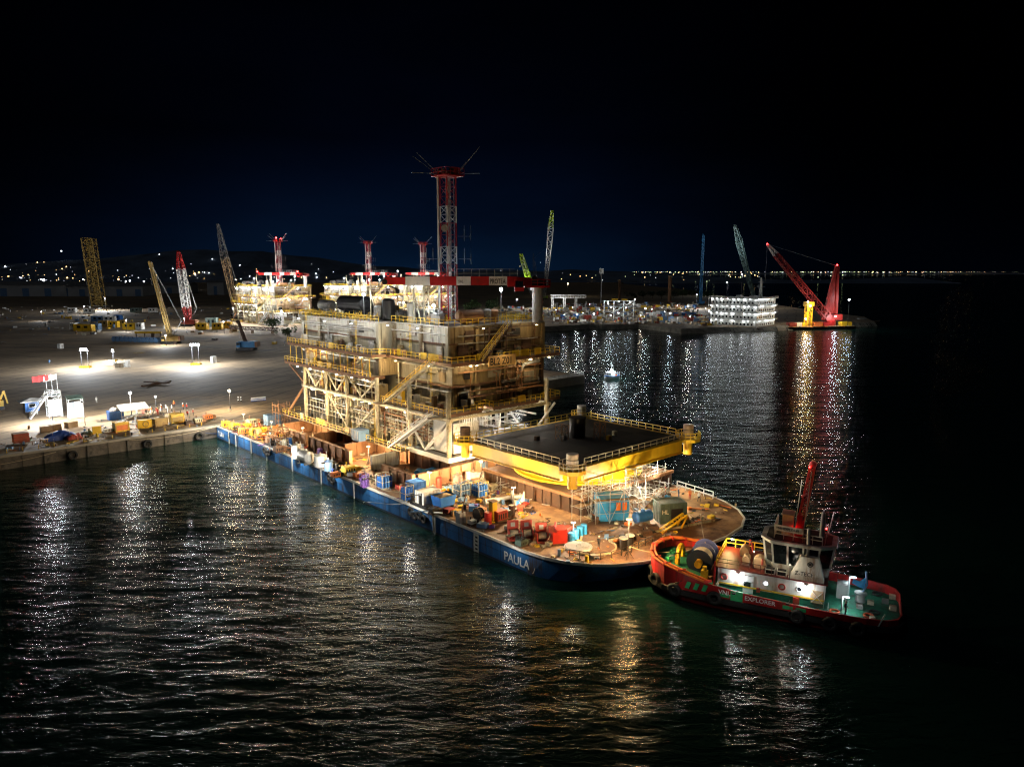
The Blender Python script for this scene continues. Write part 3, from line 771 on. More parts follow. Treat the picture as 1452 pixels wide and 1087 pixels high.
    for (y,z,wd,h,m) in [(27,D2+.3,2.2,2.3,'grey_steel'),(44.5,D2+.3,3,2.4,'tank_grey'),(52,D2+3.9,2.6,1.6,'grey_steel'),(31,D2+4,2.0,1.4,'black_steel')]: fit('louvre',1.7,y,z,wd,h,m,'l')
    for (y,z,wd,h,m) in [(8,D2+.3,1.8,2.3,'tank_grey'),(16.5,D2+4,2.2,1.5,'grey_steel'),(18.4,D1+.3,1.4,2.3,'black_steel'),(8,D1+5,2,1.8,'panel_tan')]: fit('louvre',4.7 if z > D2-1 else 5.3,y,z,wd,h,m,'l')
    # tube scaffold in the bay beside the white stair
    sf = MB(); sf.cyl((0,0,.5),(0,0,7.4),.06,.06,5); sfm = sf.mesh('scaffold_standard','pipe_pale'); sl = MB(); sl.cyl((0,7,0),(0,24,0),.05,.05,5); slm = sl.mesh('scaffold_ledger','pipe_pale')
    for x in (.6,2.2,3.8):
        for k in range(9): inst('scaffold_standard',sfm,T,(x,7.4+k*2.05,0))
        for z in (1.6,2.4,3.6,5.2,5.9,7.0): inst('scaffold_ledger',slm,T,(x,0,z))
    pl_ = MB(); pl_.box(-.13,.13,7,24,0,.05); plm = pl_.mesh('scaffold_plank','wood')
    for x in (.8,1.1,1.4,2.4,2.7,3.0):
        for z in (3.66,5.26): inst('scaffold_plank',plm,T,(x,0,z))
    bl_ = MB(); bl_.box(-.09,.09,-.14,.14,-.09,.09); blm = bl_.mesh('bulkhead_light','lamp_warm')
    for (x,y,z) in [(-.25,27+k*6.1,D2-.5) for k in range(6)]+[(-.95,26+k*6.1,DM-.9) for k in range(6)]+[(-.1,14+k*6.3,D1-.95) for k in range(7)]+[(7+k*5.2,2.5,D2-.75) for k in range(5)]+[(5+k*5.2,2.35,D1-.8) for k in range(5)]: inst('bulkhead_light',blm,T,(x,y,z))
    yb = MB(); yb.box(-.06,.06,-.9,.9,0,1.3); ybm = [yb.mesh('safety_panel',m_) for m_ in ('rail_yellow','rust_plate','panel_white')]
    for k in range(26):
        lv = rnd.choice((DM,D2,D1,.4)); inst('safety_panel',ybm[rnd.choice((0,0,1,2))],T,({DM:-.9,D2:-.1,D1:.5,.4:-2.3}[lv],rnd.uniform(26,56),lv+.05))
    for k in range(8): inst('safety_panel',ybm[rnd.choice((0,1,2))],T,(2.9,rnd.uniform(6,22),D2+.05)); inst('safety_panel',ybm[rnd.choice((0,1))],T,(rnd.uniform(6,28),2.9,rnd.choice((D1,D2))+.05),R(90))
    pipes(12,-.7,.6,25,57,DM+.3,D2-1.0,'rust_plate',.06,.14); pipes(12,.2,1.4,26,57,D2+.3,RF-.8,'galv',.06,.13); pipes(10,3.6,4.5,7,23,D2+.3,RF-.8,'pipe_pale',.06,.14); pipes(14,3.0,5.2,7,23,D1+.3,D2-1.0,'pipe_pale',.06,.16); pipes(16,7,28,4.2,5.5,D1+.3,D2-1.0,'rust_plate',.07,.18); pipes(14,7,28,4.4,5.5,D2+.3,RF-.6,'rust_dark',.07,.18)
    pipes(20,-.4,2.5,8,24,.8,7.6,'rust_plate',.06,.14)
    # lamp added over the name board to brighten it
    mb = MB(); mb.bar((14.6,2.5,D2+1.2),(14.6,.9,D2+1.7),.07); mb.box(14.3,14.9,.7,1.0,D2+1.55,D2+1.75); sl_ = mb.build('added_sign_lamp','dark_post',T); light(sl_,(14.6,.75,D2+1.4),70,(1,.85,.6),.1)
    # lamps under the decks and off the roof edge: each a fitting with its own lens
    LP = [(-.5,29,D1-1.0,900,'w'),(-.5,40,D1-1.0,900,'w'),(-.5,50,D1-1.0,800,'w'),(-.6,28,DM-1.0,420,'w'),(-.6,39,DM-1,420,'w'),(-.6,51,DM-1,420,'w'),(2.0,20,D2-1,700,'w'),(2.0,9,D2-1,600,'w'),
          (.0,30,D2-1,420,'w'),(.0,46,D2-1,420,'w'),(9,3.2,D2-1.0,230,'w'),(23,3.2,D2-1,200,'w'),(3.0,2.6,D1-1.3,1900,'c'),(12,3,D1-1.2,1200,'c'),(25,3.4,D1-1.1,700,'c'),
          (-2.4,29,RF-.5,520,'c'),(-2.4,40,RF-.5,520,'c'),(-2.4,52,RF-.5,520,'c'),(.4,20,RF-.5,520,'c'),(.4,10,RF-.5,560,'c'),(10,2.4,RF-.6,130,'w'),(24,2.4,RF-.6,130,'w')]  # the lamps at roof height are added to brighten the upper walls
    for i,(x,y,z,wt,c) in enumerate(LP):
        mb = MB(); mb.box(x-.3,x+.3,y-.16,y+.16,z+.12,z+.3)
        if z > RF-1: mb.bar((x,y,z+.2),(x+4.2 if i < 20 else x,y if i < 20 else y+3.4,z+.2),.08)
        f = mb.build('lamp_fitting','grey_steel',T)
        mb = MB(); mb.box(x-.22,x+.22,y-.1,y+.1,z+.05,z+.115); mb.build('lens','lamp_warm' if c=='w' else 'lamp_soft',f)
        light(f,(x,y,z-.15),wt*1.75,(1,.75,.42) if c == 'w' else (1,.95,.86),.12)
    # roof equipment bolted down
    def drumtank(p, q, r_, m, name='roof_tank'):
        p = Vector(p); q = Vector(q); mb = MB(); mb.cyl(p,q,r_,r_,16); d = (q-p).normalized()
        mb.cyl(p, p-d*r_*.35, r_, r_*.55, 16); mb.cyl(q, q+d*r_*.35, r_, r_*.55, 16)
        for t in (.25,.75): 
            c = p.lerp(q,t); mb.box(c.x-r_*.7,c.x+r_*.7,c.y-.3,c.y+.3,RF,c.z-r_*.5)
        mb.build(name,m,T)
    drumtank((6.5,37.5,26.9),(6.5,47.5,26.9),1.75,'tank_dark'); drumtank((6,52,26.2),(6,56.5,26.2),1.25,'tank_grey')
    drumtank((14,7.9,25.6),(8.6,7.9,25.6),1.15,'rust_plate')
    for (x,y,r_,h,m) in [(5.6,27.5,1.35,4.0,'tank_dark'),(5.2,30.5,1.1,2.6,'tank_grey'),(15.8,8,.85,2.4,'tank_grey'),(18,8.6,1.0,2.2,'rust_plate'),(6.2,20,.9,3.6,'white_steel'),(9,33,1.0,3.2,'tank_dark')]:
        mb = MB(); mb.cyl((x,y,RF),(x,y,RF+h),r_,r_,14); mb.ball((x,y,RF+h),r_,12,6,.4); mb.build('roof_drum',m,T)
    for i in range(26):
        x = rnd.uniform(5,20); y = rnd.choice((rnd.uniform(9,24),rnd.uniform(26,57))); 
        if 35 < y < 50 and x < 10: continue
        mb = MB(); sxx, syy, h = rnd.uniform(.6,2.2), rnd.uniform(.6,2), rnd.uniform(.7,2.4)
        mb.box(x,x+sxx,y,y+syy,RF+.01,RF+h); mb.cyl((x+sxx/2,y+syy/2,RF+h),(x+sxx/2,y+syy/2,RF+h+.5),.2,.2,8)
        mb.build('roof_unit',rnd.choice(['panel_grey','tank_grey','rust_plate','white_steel','grey_steel','paint_yellow']),T)
    mb = MB()
    for k in range(40):
        y = rnd.uniform(26,57); mb.bar((rnd.uniform(1.6,4),y,RF),(rnd.uniform(1.6,4),y,RF+rnd.uniform(.7,2.0)),.1)
        mb.bar((2.4,y,RF+.8),(2.4,y+rnd.uniform(1,3),RF+rnd.uniform(.7,1.2)),.1)
    mb.build('valve_stand','rail_yellow',T)
    for (x,y) in ((4.8,33),(5.3,18)):
        mb = MB(); mb.bar((x,y,RF),(x,y,RF+8),.2); mb.bar((x,y,RF+6),(x,y-2.4,RF),.16); mb.build('support_post','pipe_pale',T)
    # roof floodlight on its pole by the right end
    for (x,y,h,wt) in ((19.5,8.0,6.3,700),(3.4,33.5,5.0,420),(7.6,14.5,3.2,500)):
        mb = MB(); mb.cyl((x,y,RF),(x,y,RF+h),.09,.06,6); lp = mb.build('lamp_pole','galv',T)
        mb = MB(); mb.ball((x,y,RF+h+.2),.32,8,6); mb.build('lens','lamp_white',lp)
        light(lp,(x,y-.5,RF+h+.1),wt,(.85,.94,1),.25)
    return T
TOP = make_topside('tall dusty platform topside of stacked decks standing on the blue barge', W(77.5,100,6))
# ================================================================ lattice mast on the roof
def make_mast(label, loc, rz=AN, top=31.2):
    T = thing('lattice_mast', label, 'mast', loc, rz)
    zs = [0, 5.5, 11.5, 15.0, 19.6, 22.9, top-2.6]
    cs = ['mast_red','mast_red','mast_white','mast_red','mast_white','mast_red']
    for i in range(6):
        mb = MB(); mb.lattice((0,0,zs[i]+.02),(0,0,zs[i+1]-.02),2.25,2.25,max(2,round((zs[i+1]-zs[i])/2.0)),.10,.042,side=(1,0,0))
        mb.build('mast_section',cs[i],T)
    mb = MB(); mb.lattice((.3,.3,0),(.3,.3,top-2.7),.7,.7,14,.04,.024,side=(1,0,0)); mb.build('ladder_cage','galv',T)
    mb = MB(); mb.tube([(-2.1,.9,-1.5),(-2.1,.9,-.4),(-1.45,1.45,.5)],.42,10); mb.cyl((-1.45,1.45,.5),(-1.45,1.45,top-2.4),.22,.18,8); mb.build('vent_pipe','white_steel',T)
    for k,(x,y) in enumerate([(-.9,-1.7),(1.7,-.4),(.2,-1.65)]):
        mb = MB(); mb.cyl((x,y,0),(x,y,top-3),.07,.07,6); mb.build('cable_riser','galv',T)
    z0 = top-2.6
    mb = MB(); mb.box(-2.3,2.3,-2.3,2.3,z0,z0+.25); pf = mb.build('top_platform','mast_red',T)
    mb = MB(); mb.rail([(-2.3,-2.3,z0+.25),(2.3,-2.3,z0+.25),(2.3,2.3,z0+.25),(-2.3,2.3,z0+.25),(-2.3,-2.3,z0+.25)],1.3,1.1,.06); mb.build('platform_railing','mast_red',pf)
    rnd = random.Random(4)
    for k in range(7):
        a_ = k*.9; x, y = 1.7*math.cos(a_), 1.7*math.sin(a_)
        mb = MB(); mb.box(x-.35,x+.35,y-.3,y+.3,z0+.3,z0+1.3+.6*rnd.random()); mb.build('antenna_box',['mast_red','tan','black_steel'][k%3],T)
    for (d,L,up) in [((-1,.2),5,3.6),((-.8,.6),6.2,4.8),((.95,-.3),4.6,4.8),((-1,-.2),5.0,0),((1,.15),4.2,.2),((-.3,-1),3.2,0),((.6,.9),4,3)]:
        dv = Vector((*d,0)).normalized(); dv = Vector((dv.x*math.cos(-AN)-dv.y*math.sin(-AN), dv.x*math.sin(-AN)+dv.y*math.cos(-AN),0))
        p = dv*2.2+Vector((0,0,z0+.6)); mb = MB(); mb.bar(p, p+dv*L+Vector((0,0,up)), .09); mb.build('whip_antenna','galv',T)
    for (z,s) in ((12.5,1),(12.5,-1),(17,1)):
        mb = MB(); mb.bar((1.4*s,-1.4*s,z),(3.6*s,-3.0*s,z),.08)
        for q in (2.4,3.4): mb.bar((q*s,-q*.86*s,z-1.0),(q*s,-q*.86*s,z+2.2),.07)
        mb.build('dipole_array','grey_steel',T)
    mb = MB(); mb.cyl((-1.6,-1.2,18.5),(-2.1,-1.5,18.5),.1,.75,12); mb.build('dish_antenna','tank_grey',T)
    return T
MAST = make_mast('tall red and white lattice mast on the roof of the barge topside', at(637.5,455,30.0))

# ================================================================ pedestal crane on the roof
def make_crane(label, loc, rz=0.0, lettering=True):
    T = thing('pedestal_crane', label, 'crane', loc, rz)
    mb = MB(); mb.cyl((0,0,0),(0,0,6.4),1.05,1.05,16); mb.cyl((0,0,6.4),(0,0,6.9),1.35,1.35,16); mb.cyl((0,0,3.9),(0,0,4.1),1.2,1.2,16); mb.build('pedestal','mast_white',T,smooth=False)
    mb = MB(); mb.box(-2.6,2.4,-1.5,1.5,6.9,7.3); mb.rail([(-2.6,-1.5,7.3),(2.4,-1.5,7.3),(2.4,1.5,7.3),(-2.6,1.5,7.3),(-2.6,-1.5,7.3)],1.1,1.2,.05); mb.build('slew_platform','crane_red',T)
    mb = MB(); mb.box(-4.6,-2.8,-2.6,-1.4,6.2,8.4); cab = mb.build('cab','crane_red',T)
    mb = MB(); mb.box(-4.5,-2.9,-2.65,-2.61,7.0,8.2); mb.box(-4.65,-4.61,-2.5,-1.5,7.0,8.2); mb.build('cab_window','glass_dark',cab)
    mb = MB(); mb.box(-1.2,1.6,-1,1,7.3,8.5); mb.cyl((-.6,-.9,8.7),(-.6,.9,8.7),.55,.55,12); mb.build('winch','black_steel',T)
    xs = [-2.6,-6.0,-9.6,-13.2,-16.0,-21.2,-26.0,-30.0]
    cs = ['crane_red','crane_red','mast_white','crane_red','mast_white','crane_red','mast_white','crane_red']
    zc = 8.2
    mb = MB(); mb.add([(1.6,-.6,7.35),(1.6,.6,7.35),(-6.0,.6,7.0),(-6.0,-.6,7.0),(1.6,-.6,8.6),(1.6,.6,8.6),(-6.0,.6,9.1),(-6.0,-.6,9.1)],[(0,3,2,1),(4,5,6,7),(0,1,5,4),(1,2,6,5),(2,3,7,6),(3,0,4,7)]); mb.build('boom_heel','crane_red',T)
    for i in range(1,7):
        mb = MB(); h = .85 if i < 6 else .7
        mb.box(xs[i+1]+.02,xs[i]-.02,-.55,.55,zc-h,zc+h); s = mb.build('boom_section',cs[i+1],T)
        if i == 1 and lettering: text(s,'PROTEA',1.35,(xs[2]+.15,-.57,zc-.55),(1,0,0),(0,0,1),'ink',ex=.012,sxs=.62)
        if i == 3 and lettering: text(s,'SWL',.8,(xs[4]+.4,-.57,zc-.4),(1,0,0),(0,0,1),'ink',ex=.012,sxs=.6)
    mb = MB(); mb.rail([(-4,-.5,zc+.9),(-16,-.5,zc+.86)],1.4,1.6,.05); mb.build('boom_railing','galv',T)
    mb = MB(); mb.cyl((-30,-.7,zc-.2),(-30,.7,zc-.2),.55,.55,12); mb.build('boom_sheave','black_steel',T)
    mb = MB(); mb.bar((-29.6,0,zc-.6),(-29.6,0,zc-2.0),.1); mb.box(-29.9,-29.2,-.35,.35,zc-2.6,zc-2.0); mb.bar((-29.2,0,zc-1.0),(-27.6,0,zc-1.6),.3); mb.box(-28,-27.2,-.3,.3,zc-2.4,zc-1.6); mb.build('hook_block','black_steel',T)
    mb = MB(); mb.lattice((-22,0,.2),(-22,0,zc-.9),.9,.9,4,.08,.05,side=(1,0,0)); mb.build('boom_rest','pipe_pale',T)
    return T
CRN = make_crane('red and white box-boom pedestal crane on the right end of the roof', at(762,457,30.0), R(1.5))

# ================================================================ grillage: separate brown plate girders under the loads
def girder(label, b0, b1, a0, a1, z0=DZ+.01, z1=6.0, m='rust_plate', grp='brown plate girders under the topside'):
    T = thing('plate_girder', label, 'girder', W((b0+b1)/2,(a0+a1)/2,z0)); h = z1-z0; x = (b1-b0)/2; y = (a1-a0)/2
    T['group'] = grp
    mb = MB()
    if y > x: mb.box(-.04,.04,-y,y,.06,h-.06)
    else: mb.box(-x,x,-.04,.04,.06,h-.06)
    mb.build('web',m,T)
    for z in (0,h-.06): mb = MB(); mb.box(-x,x,-y,y,z,z+.06) if False else mb.box(-max(x,.35),max(x,.35),-max(y,.35),max(y,.35),z,z+.06); mb.build('flange',m,T)
    n = max(2, round(2*max(x,y)/2.6))
    st = MB()
    if y > x: st.box(-.33,.33,-.03,.03,.06,h-.06)
    else: st.box(-.03,.03,-.33,.33,.06,h-.06)
    sm = st.mesh('stiffener',m)
    for k in range(n+1):
        t = -1+2*k/n
        inst('stiffener',sm,T,(0,t*(y-.04),0) if y > x else (t*(x-.04),0,0))
    return T
girder('rusty plate girder nearest the stern on the near side of the topside',68.6,69.4,138.5,149.5)
girder('long rusty plate girder in the middle of the near side row',68.4,69.2,120,136.8)
girder('rusty plate girder under the white stair at the near corner, side on',67.6,68.4,98,107.5)
girder('rusty transverse girder facing the bow under the near corner of the topside',68.6,80.5,97.4,98.2)
girder('pale lit transverse girder standing behind the yellow machine',69.5,75.5,113.4,114.2,m='panel_white')
girder('rusty transverse girder under the right part of the near corner',81.5,96,97.6,98.4)
for k,aa in enumerate((125,138,152)):
    girder('rusty cross girder under the cellar deck, '+['first','second','third'][k]+' from the bow',70.5,100,aa,aa+.8)
girder('long rusty girder under the near legs of the topside',77.1,77.9,100.5,158)
girder('long rusty girder under the far legs of the topside',102,102.8,100.5,158)

# ================================================================ yellow square deck frame on its cone
def make_frame():
    b0,b1,a0,a1 = 76.5,106.5,69.5,94.5
    T = thing('helideck_module', 'yellow square deck frame with railings and corner posts on a cone near the bow', 'deck module', W(91.5,82,DZ))
    X = (b1-b0)/2; Y = (a1-a0)/2; ZT = 11.2-DZ; ZB = ZT-2.3
    mb = MB(); mb.box(-12.2,10.5,-12.2,10.5,.02,2.9); gb = mb.build('support_box','rust_dark',T)
    for (x0,x1,y0,y1) in [(-12.6,10.9,-12.6,-12.2),(-12.6,-12.2,-12.2,10.9)]:
        mb = MB(); mb.box(x0,x1,y0,y1,2.5,2.95); mb.build('top_flange','rust_plate',gb)
    st = MB(); st.box(-.06,.06,-.3,0,.05,2.5); sm = st.mesh('stiffener','rust_dark')
    for k in range(12):
        inst('stiffener',sm,gb,(-11.6+k*2,-12.2,0)); inst('stiffener',sm,gb,(-12.2,-11.6+k*2,0),R(-90))
    mb = MB()
    def ring(r,z): return [(r*math.cos(2*math.pi*i/36),r*math.sin(2*math.pi*i/36),z) for i in range(36)]
    mb.loft([ring(11.2,2.97),ring(11.2,3.3),ring(10.6,3.35),ring(9.4,4.3),ring(8.4,ZB+.05)]); mb.build('cone','cone_yellow',T,smooth=False)
    gs = MB(); gs.add([(8.4,-.06,ZB),(11.0,-.06,3.35),(8.6,-.06,3.35),(8.4,.06,ZB),(11.0,.06,3.35),(8.6,.06,3.35)],[(0,1,2),(5,4,3),(0,3,4,1),(1,4,5,2),(2,5,3,0)])
    gm = gs.mesh('gusset','cone_yellow')
    for k in range(16): inst('gusset',gm,T,(0,0,0),k*math.pi/8)
    for i,(p,q) in enumerate([((-X,-Y),(X,-Y)),((X,-Y),(X,Y)),((X,Y),(-X,Y)),((-X,Y),(-X,-Y))]):
        mb = MB(); P = Vector((*p,0)); Q = Vector((*q,0)); d = (Q-P).normalized(); P2 = P+d*2.2; Q2 = Q-d*2.2
        h = ZT-ZB
        mb._rb(P2+Vector((0,0,ZB+h/2)),Q2+Vector((0,0,ZB+h/2)),.5,h-.3); g = mb.build('box_girder','paint_yellow',T)
        for z in (ZB+.08,ZT-.08):
            mb = MB(); mb._rb(P2+Vector((0,0,z)),Q2+Vector((0,0,z)),1.0,.14); mb.build('flange','paint_yellow',g)
    mb = MB()
    for t in (-.33,.33): mb._rb((-X+.5,t*2*Y*.5,ZT-.9),(X-.5,t*2*Y*.5,ZT-.9),.5,1.4)
    mb.build('cross_beam','paint_yellow',T)
    mb = MB(); mb._rb((0,-Y+.5,ZT-1.1),(0,Y-.5,ZT-1.1),.5,1.6); mb.build('cross_beam','paint_yellow',T)
    nx_, ny_ = 8, 6; pw_, ph_ = (2*X-.8)/nx_, (2*Y-.8)/ny_
    mb = MB(); mb.box(-X+.4,X-.4,-Y+.4,Y-.4,ZT-.12,ZT-.03); mb.build('under_plate','black_steel',T)
    dpm = MB(); dpm.box(.02,pw_-.02,.02,ph_-.02,-.025,.02); dpm = [dpm.mesh('deck_plate',m_) for m_ in ('dark_deck','dark_deck_worn')]
    for i in range(nx_):
        for j in range(ny_): inst('deck_plate',dpm[1 if random.Random(i*7+j).random() < .35 else 0],T,(-X+.4+i*pw_,-Y+.4+j*ph_,ZT+.004*((i*3+j*5)%3)))
    rm = ['galv','galv','rail_yellow','rail_yellow']
    for i,(p,q) in enumerate([((-X,-Y),(X,-Y)),((-X,-Y),(-X,Y)),((X,-Y),(X,Y)),((-X,Y),(X,Y))]):
        P = Vector((*p,ZT)); Q = Vector((*q,ZT)); d = (Q-P).normalized()
        mb = MB(); mb.rail([P+d*2.6,Q-d*2.6],1.15,1.7,.05); mb.build('railing','rail_yellow' if i > 1 else 'pipe_pale',T)
    for i,(sx_,sy_) in enumerate([(-1,-1),(-1,1),(1,-1),(1,1)]):
        cx, cy_ = sx_*X, sy_*Y
        oc = [(cx+2.1*math.cos(k*math.pi/4+math.pi/8),cy_+2.1*math.sin(k*math.pi/4+math.pi/8)) for k in range(8)]
        mb = MB(); mb.prism(oc,ZT-.5,ZT+.03); cp = mb.build('corner_platform','paint_yellow',T)
        mb = MB(); mb.rail([Vector((*c,ZT+.03)) for c in oc if (c[0]-cx)*sx_ > -1.9*.6 or (c[1]-cy_)*sy_ > -1.2],1.1,.9,.05); mb.build('corner_railing','rail_yellow' if i else 'pipe_pale',cp)
        mb = MB(); mb.cyl((cx,cy_,ZB-.6),(cx,cy_,ZT-.5),.75,.75,14); mb.build('corner_post','paint_yellow',T)
        mb = MB()
        r_ = random.Random(i)
        rings = [[((.85+.07*r_.random())*math.cos(2*math.pi*k/14)+cx,(.85+.07*r_.random())*math.sin(2*math.pi*k/14)+cy_,ZT+.04+z) for k in range(14)] for z in (0,.5,1.0,1.5,2.0,2.3)]
        mb.loft(rings); wp = mb.build('wrapped_post_top',['white_tarp','rust_dark','tan','white_tarp'][i],T)
        mb = MB(); [mb.torus((cx,cy_,ZT+z),.93,.04,'z',14,4) for z in (.5,1.5)]; mb.build('lashing','ink',wp)
    mb = MB(); mb.cyl((1,1,ZT),(1,1,ZT+3.4),1.45,1.45,18); mb.cyl((1,1,ZT+3.4),(1,1,ZT+3.6),1.55,1.55,18); mb.build('central_column','black_steel',T,smooth=False)
    mb = MB(); mb.lattice((-2.4,1.5,ZT),(-2.4,1.5,ZT+2.6),1.6,1.6,2,.05,.035,side=(1,0,0)); mb.build('access_scaffold','rust_plate',T); mb = MB(); mb.lattice((2.6,-2.8,ZT),(2.6,-2.8,ZT+3),1.4,1.4,2,.05,.035,side=(1,0,0)); mb.build('access_scaffold','rust_plate',T)
    for (x,y,m) in ((-2.4,1.0,'white_tarp'),(3.4,-4.2,'paint_yellow'),(7,-2.5,'pipe_pale'),(-6,4,'rust_dark'),(5.5,4.4,'rail_yellow')):
        mb = MB(); mb.box(x-.4,x+.4,y-.3,y+.3,ZT+.03,ZT+.8); mb.build('deck_fitting',m,T)
    # lamps hung under the frame
    for (x,y,wt) in ((-4,-11.9,700),(7,-11.9,700),(-14.4,2,900),(-13.2,-10.6,900),(14.4,-4,500)):
        mb = MB(); mb.box(x-.25,x+.25,y-.12,y+.12,ZB-.2,ZB-.02); f = mb.build('lamp_fitting','grey_steel',T)
        mb = MB(); mb.box(x-.22,x+.22,y-.1,y+.1,ZB-.27,ZB-.205); mb.build('lens','lamp_warm',f)
        light(f,(x,y,ZB-.45),wt*2,(1,.74,.40),.12)
    return T
FRM = make_frame()
# ================================================================ people
def person_mesh(pose, top, leg_, key={}):
    kk = (pose, top, leg_)
    if kk in key: return key[kk]
    V = []; E_ = []; Rr = []
    def v(p, r, par=None):
        V.append(p); Rr.append(r)
        if par is not None: E_.append((par, len(V)-1))
        return len(V)-1
    st = {'stand':0, 'walk':.22, 'point':.08, 'bend':.1}[pose]; lean = .35 if pose == 'bend' else 0
    pel = v((0,0,.95),(.145,.105))
    ch = v((0,-lean*.7,1.28),(.165,.115),pel); nk0 = v((0,-lean*1.1,1.47),(.10,.085),ch); nk = v((0,-lean*1.2,1.53),(.055,.055),nk0)
    hd = v((0,-.02-lean*1.35,1.63),(.085,.10),nk); v((0,-.01-lean*1.4,1.75),(.07,.085),hd); v((0,-.125-lean*1.35,1.62),(.02,.03),hd)
    for s in (-1,1):
        sh = v((.185*s,-lean*1.0,1.43),(.065,.06),nk0)
        if pose == 'point' and s > 0: el = (.42*s,-.12,1.36); wr = (.62*s,-.24,1.42)
        elif pose == 'bend': el = (.24*s,-.42,1.12); wr = (.2*s,-.55,.9)
        else: el = (.27*s,.04-st*s*.5,1.14); wr = (.28*s,-.10-st*s*.7,.92)
        e_ = v(el,(.048,.048),sh); w_ = v(wr,(.034,.034),e_)
        d = (Vector(wr)-Vector(el)).normalized(); side = d.cross(Vector((s,0,0))).normalized()
        pm = v(tuple(Vector(wr)+d*.07),(.036,.022),w_)
        for q,(o,L) in enumerate([(-.03,.07),(-.01,.085),(.012,.08),(.032,.06)]):
            f0 = v(tuple(Vector(wr)+d*.10+side*o),(.010,.010),pm); v(tuple(Vector(wr)+d*(.10+L)+side*o+Vector((-.015*s,0,0))),(.008,.008),f0)
        v(tuple(Vector(wr)+d*.07+side*-.06+Vector((-.02*s,0,0))),(.010,.010),w_)
        hp = v((.09*s,0,.88),(.095,.095),pel); kn = v((.105*s,-.05-st*s*.6,.50),(.062,.062),hp); an = v((.11*s,.02-st*s,.09),(.042,.045),kn); v((.12*s,-.15-st*s,.04),(.045,.035),an)
    me = bpy.data.meshes.new('person'); me.from_pydata(V, E_, [])
    o = bpy.data.objects.new('person', me); C.objects.link(o)
    md = o.modifiers.new('skin','SKIN'); md.use_smooth_shade = True
    for i,sv in enumerate(me.skin_vertices[0].data): sv.radius = Rr[i]
    me.skin_vertices[0].data[0].use_root = True
    sd = o.modifiers.new('sub','SUBSURF'); sd.levels = 1; sd.render_levels = 1
    out = bpy.data.meshes.new_from_object(o.evaluated_get(bpy.context.evaluated_depsgraph_get()))
    bpy.data.objects.remove(o)
    out.materials.clear()
    for m in (top, leg_, 'skin', 'ink'): out.materials.append(M[m])
    for p in out.polygons:
        c = p.center
        hand = (abs(c.x) > .2 and c.z < .97 and pose != 'point') or (abs(c.x) > .6)
        p.material_index = 2 if (c.z > 1.50-lean*.1 and abs(c.x) < .14) or hand else (3 if c.z < .11 else (1 if c.z < .93 else 0))
    key[kk] = out; return out
hm_ = MB(); hm_.ball((0,0,0),.125,10,6,.95); hm_.cyl((0,-.04,-.02),(0,-.04,.0),.15,.15,12); HELM = {}
def person(label, loc, rz, pose='stand', top='cloth_orange', leg_='cloth_navy', hat='white_paint', group='workers on the quay'):
    T = inst('person', person_mesh(pose, top, leg_), None, loc, rz); tag(T, label, 'person', group)
    if hat not in HELM: HELM[hat] = hm_.mesh('helmet', hat, True)
    inst('helmet', HELM[hat], T, (0,-.02-(.49 if pose == 'bend' else 0),1.76))
    return T

# ================================================================ deck cargo builders
def box_c(label, loc, L, Wd, H, m, rz=AN, name='container', cat='container', group=None, ribs=True, door='end', open_end=False):
    T = thing(name, label, cat, loc, rz, group)
    mb = MB(); mb.box(-L/2+.08,L/2-.08,-Wd/2+.08,Wd/2-.08,.12,H-.08); mb.build('body',m if not open_end else 'ink',T)
    mb = MB()
    for x in (-L/2,L/2-.14):
        for y in (-Wd/2,Wd/2-.14): mb.box(x,x+.14,y,y+.14,0,H)
    for z in (0.02,H-.14):
        for y in (-Wd/2,Wd/2-.12): mb.box(-L/2+.14,L/2-.14,y+.01,y+.13,z,z+.12)
        for x in (-L/2,L/2-.12): mb.box(x+.01,x+.13,-Wd/2+.14,Wd/2-.14,z,z+.12)
    mb.build('corner_frame',m,T)
    if ribs:
        n = max(3,int(L/.55)); mb = MB()
        for k in range(n):
            x = -L/2+.25+(L-.5)*k/max(1,n-1)
            mb.box(x-.09,x+.09,-Wd/2+.02,-Wd/2+.08,.16,H-.18); mb.box(x-.09,x+.09,Wd/2-.08,Wd/2-.02,.16,H-.18)
        mb.build('corrugation',m,T)
    if not open_end:
        mb = MB(); mb.box(-L/2+.03,-L/2+.09,-Wd/2+.2,-.02,.2,H-.2); mb.box(-L/2+.03,-L/2+.09,.02,Wd/2-.2,.2,H-.2); d = mb.build('door',m,T)
        mb = MB()
        for y in (-Wd*.3,-Wd*.08,Wd*.08,Wd*.3): mb.bar((-L/2+.0,y,.25),(-L/2+.0,y,H-.25),.05)
        mb.build('lock_bar','galv',d)
    return T
def gas_rack(label, loc, rz=AN, m='blue_paint', n=4, h=1.9, group='blue gas cylinder racks'):
    T = thing('cylinder_rack', label, 'rack', loc, rz, group); s = .27*n
    mb = MB()
    for x in (-s,s):
        for y in (-s,s): mb.bar((x,y,0),(x,y,h+.35),.1)
    for z in (.08,h*.55,h+.3):
        mb.bar((-s,-s,z),(s,-s,z),.08); mb.bar((s,-s,z),(s,s,z),.08); mb.bar((s,s,z),(-s,s,z),.08); mb.bar((-s,s,z),(-s,-s,z),.08)
    mb.build('cage','pipe_pale' if m != 'purple' else m,T)
    cm = MB(); cm.cyl((0,0,.1),(0,0,h-.3),.22,.22,10); cm.cyl((0,0,h-.3),(0,0,h),.22,.06,10); me = cm.mesh('gas_cylinder',m,False)
    for i in range(n):
        for j in range(n): inst('gas_cylinder',me,T,(-s+.27+i*.54*(s-.27)/(.27*(n-1)) if n > 1 else 0,-s+.27+j*.54*(s-.27)/(.27*(n-1)) if n > 1 else 0,0)) if i in (0,n-1) or j in (0,n-1) else None
    return T
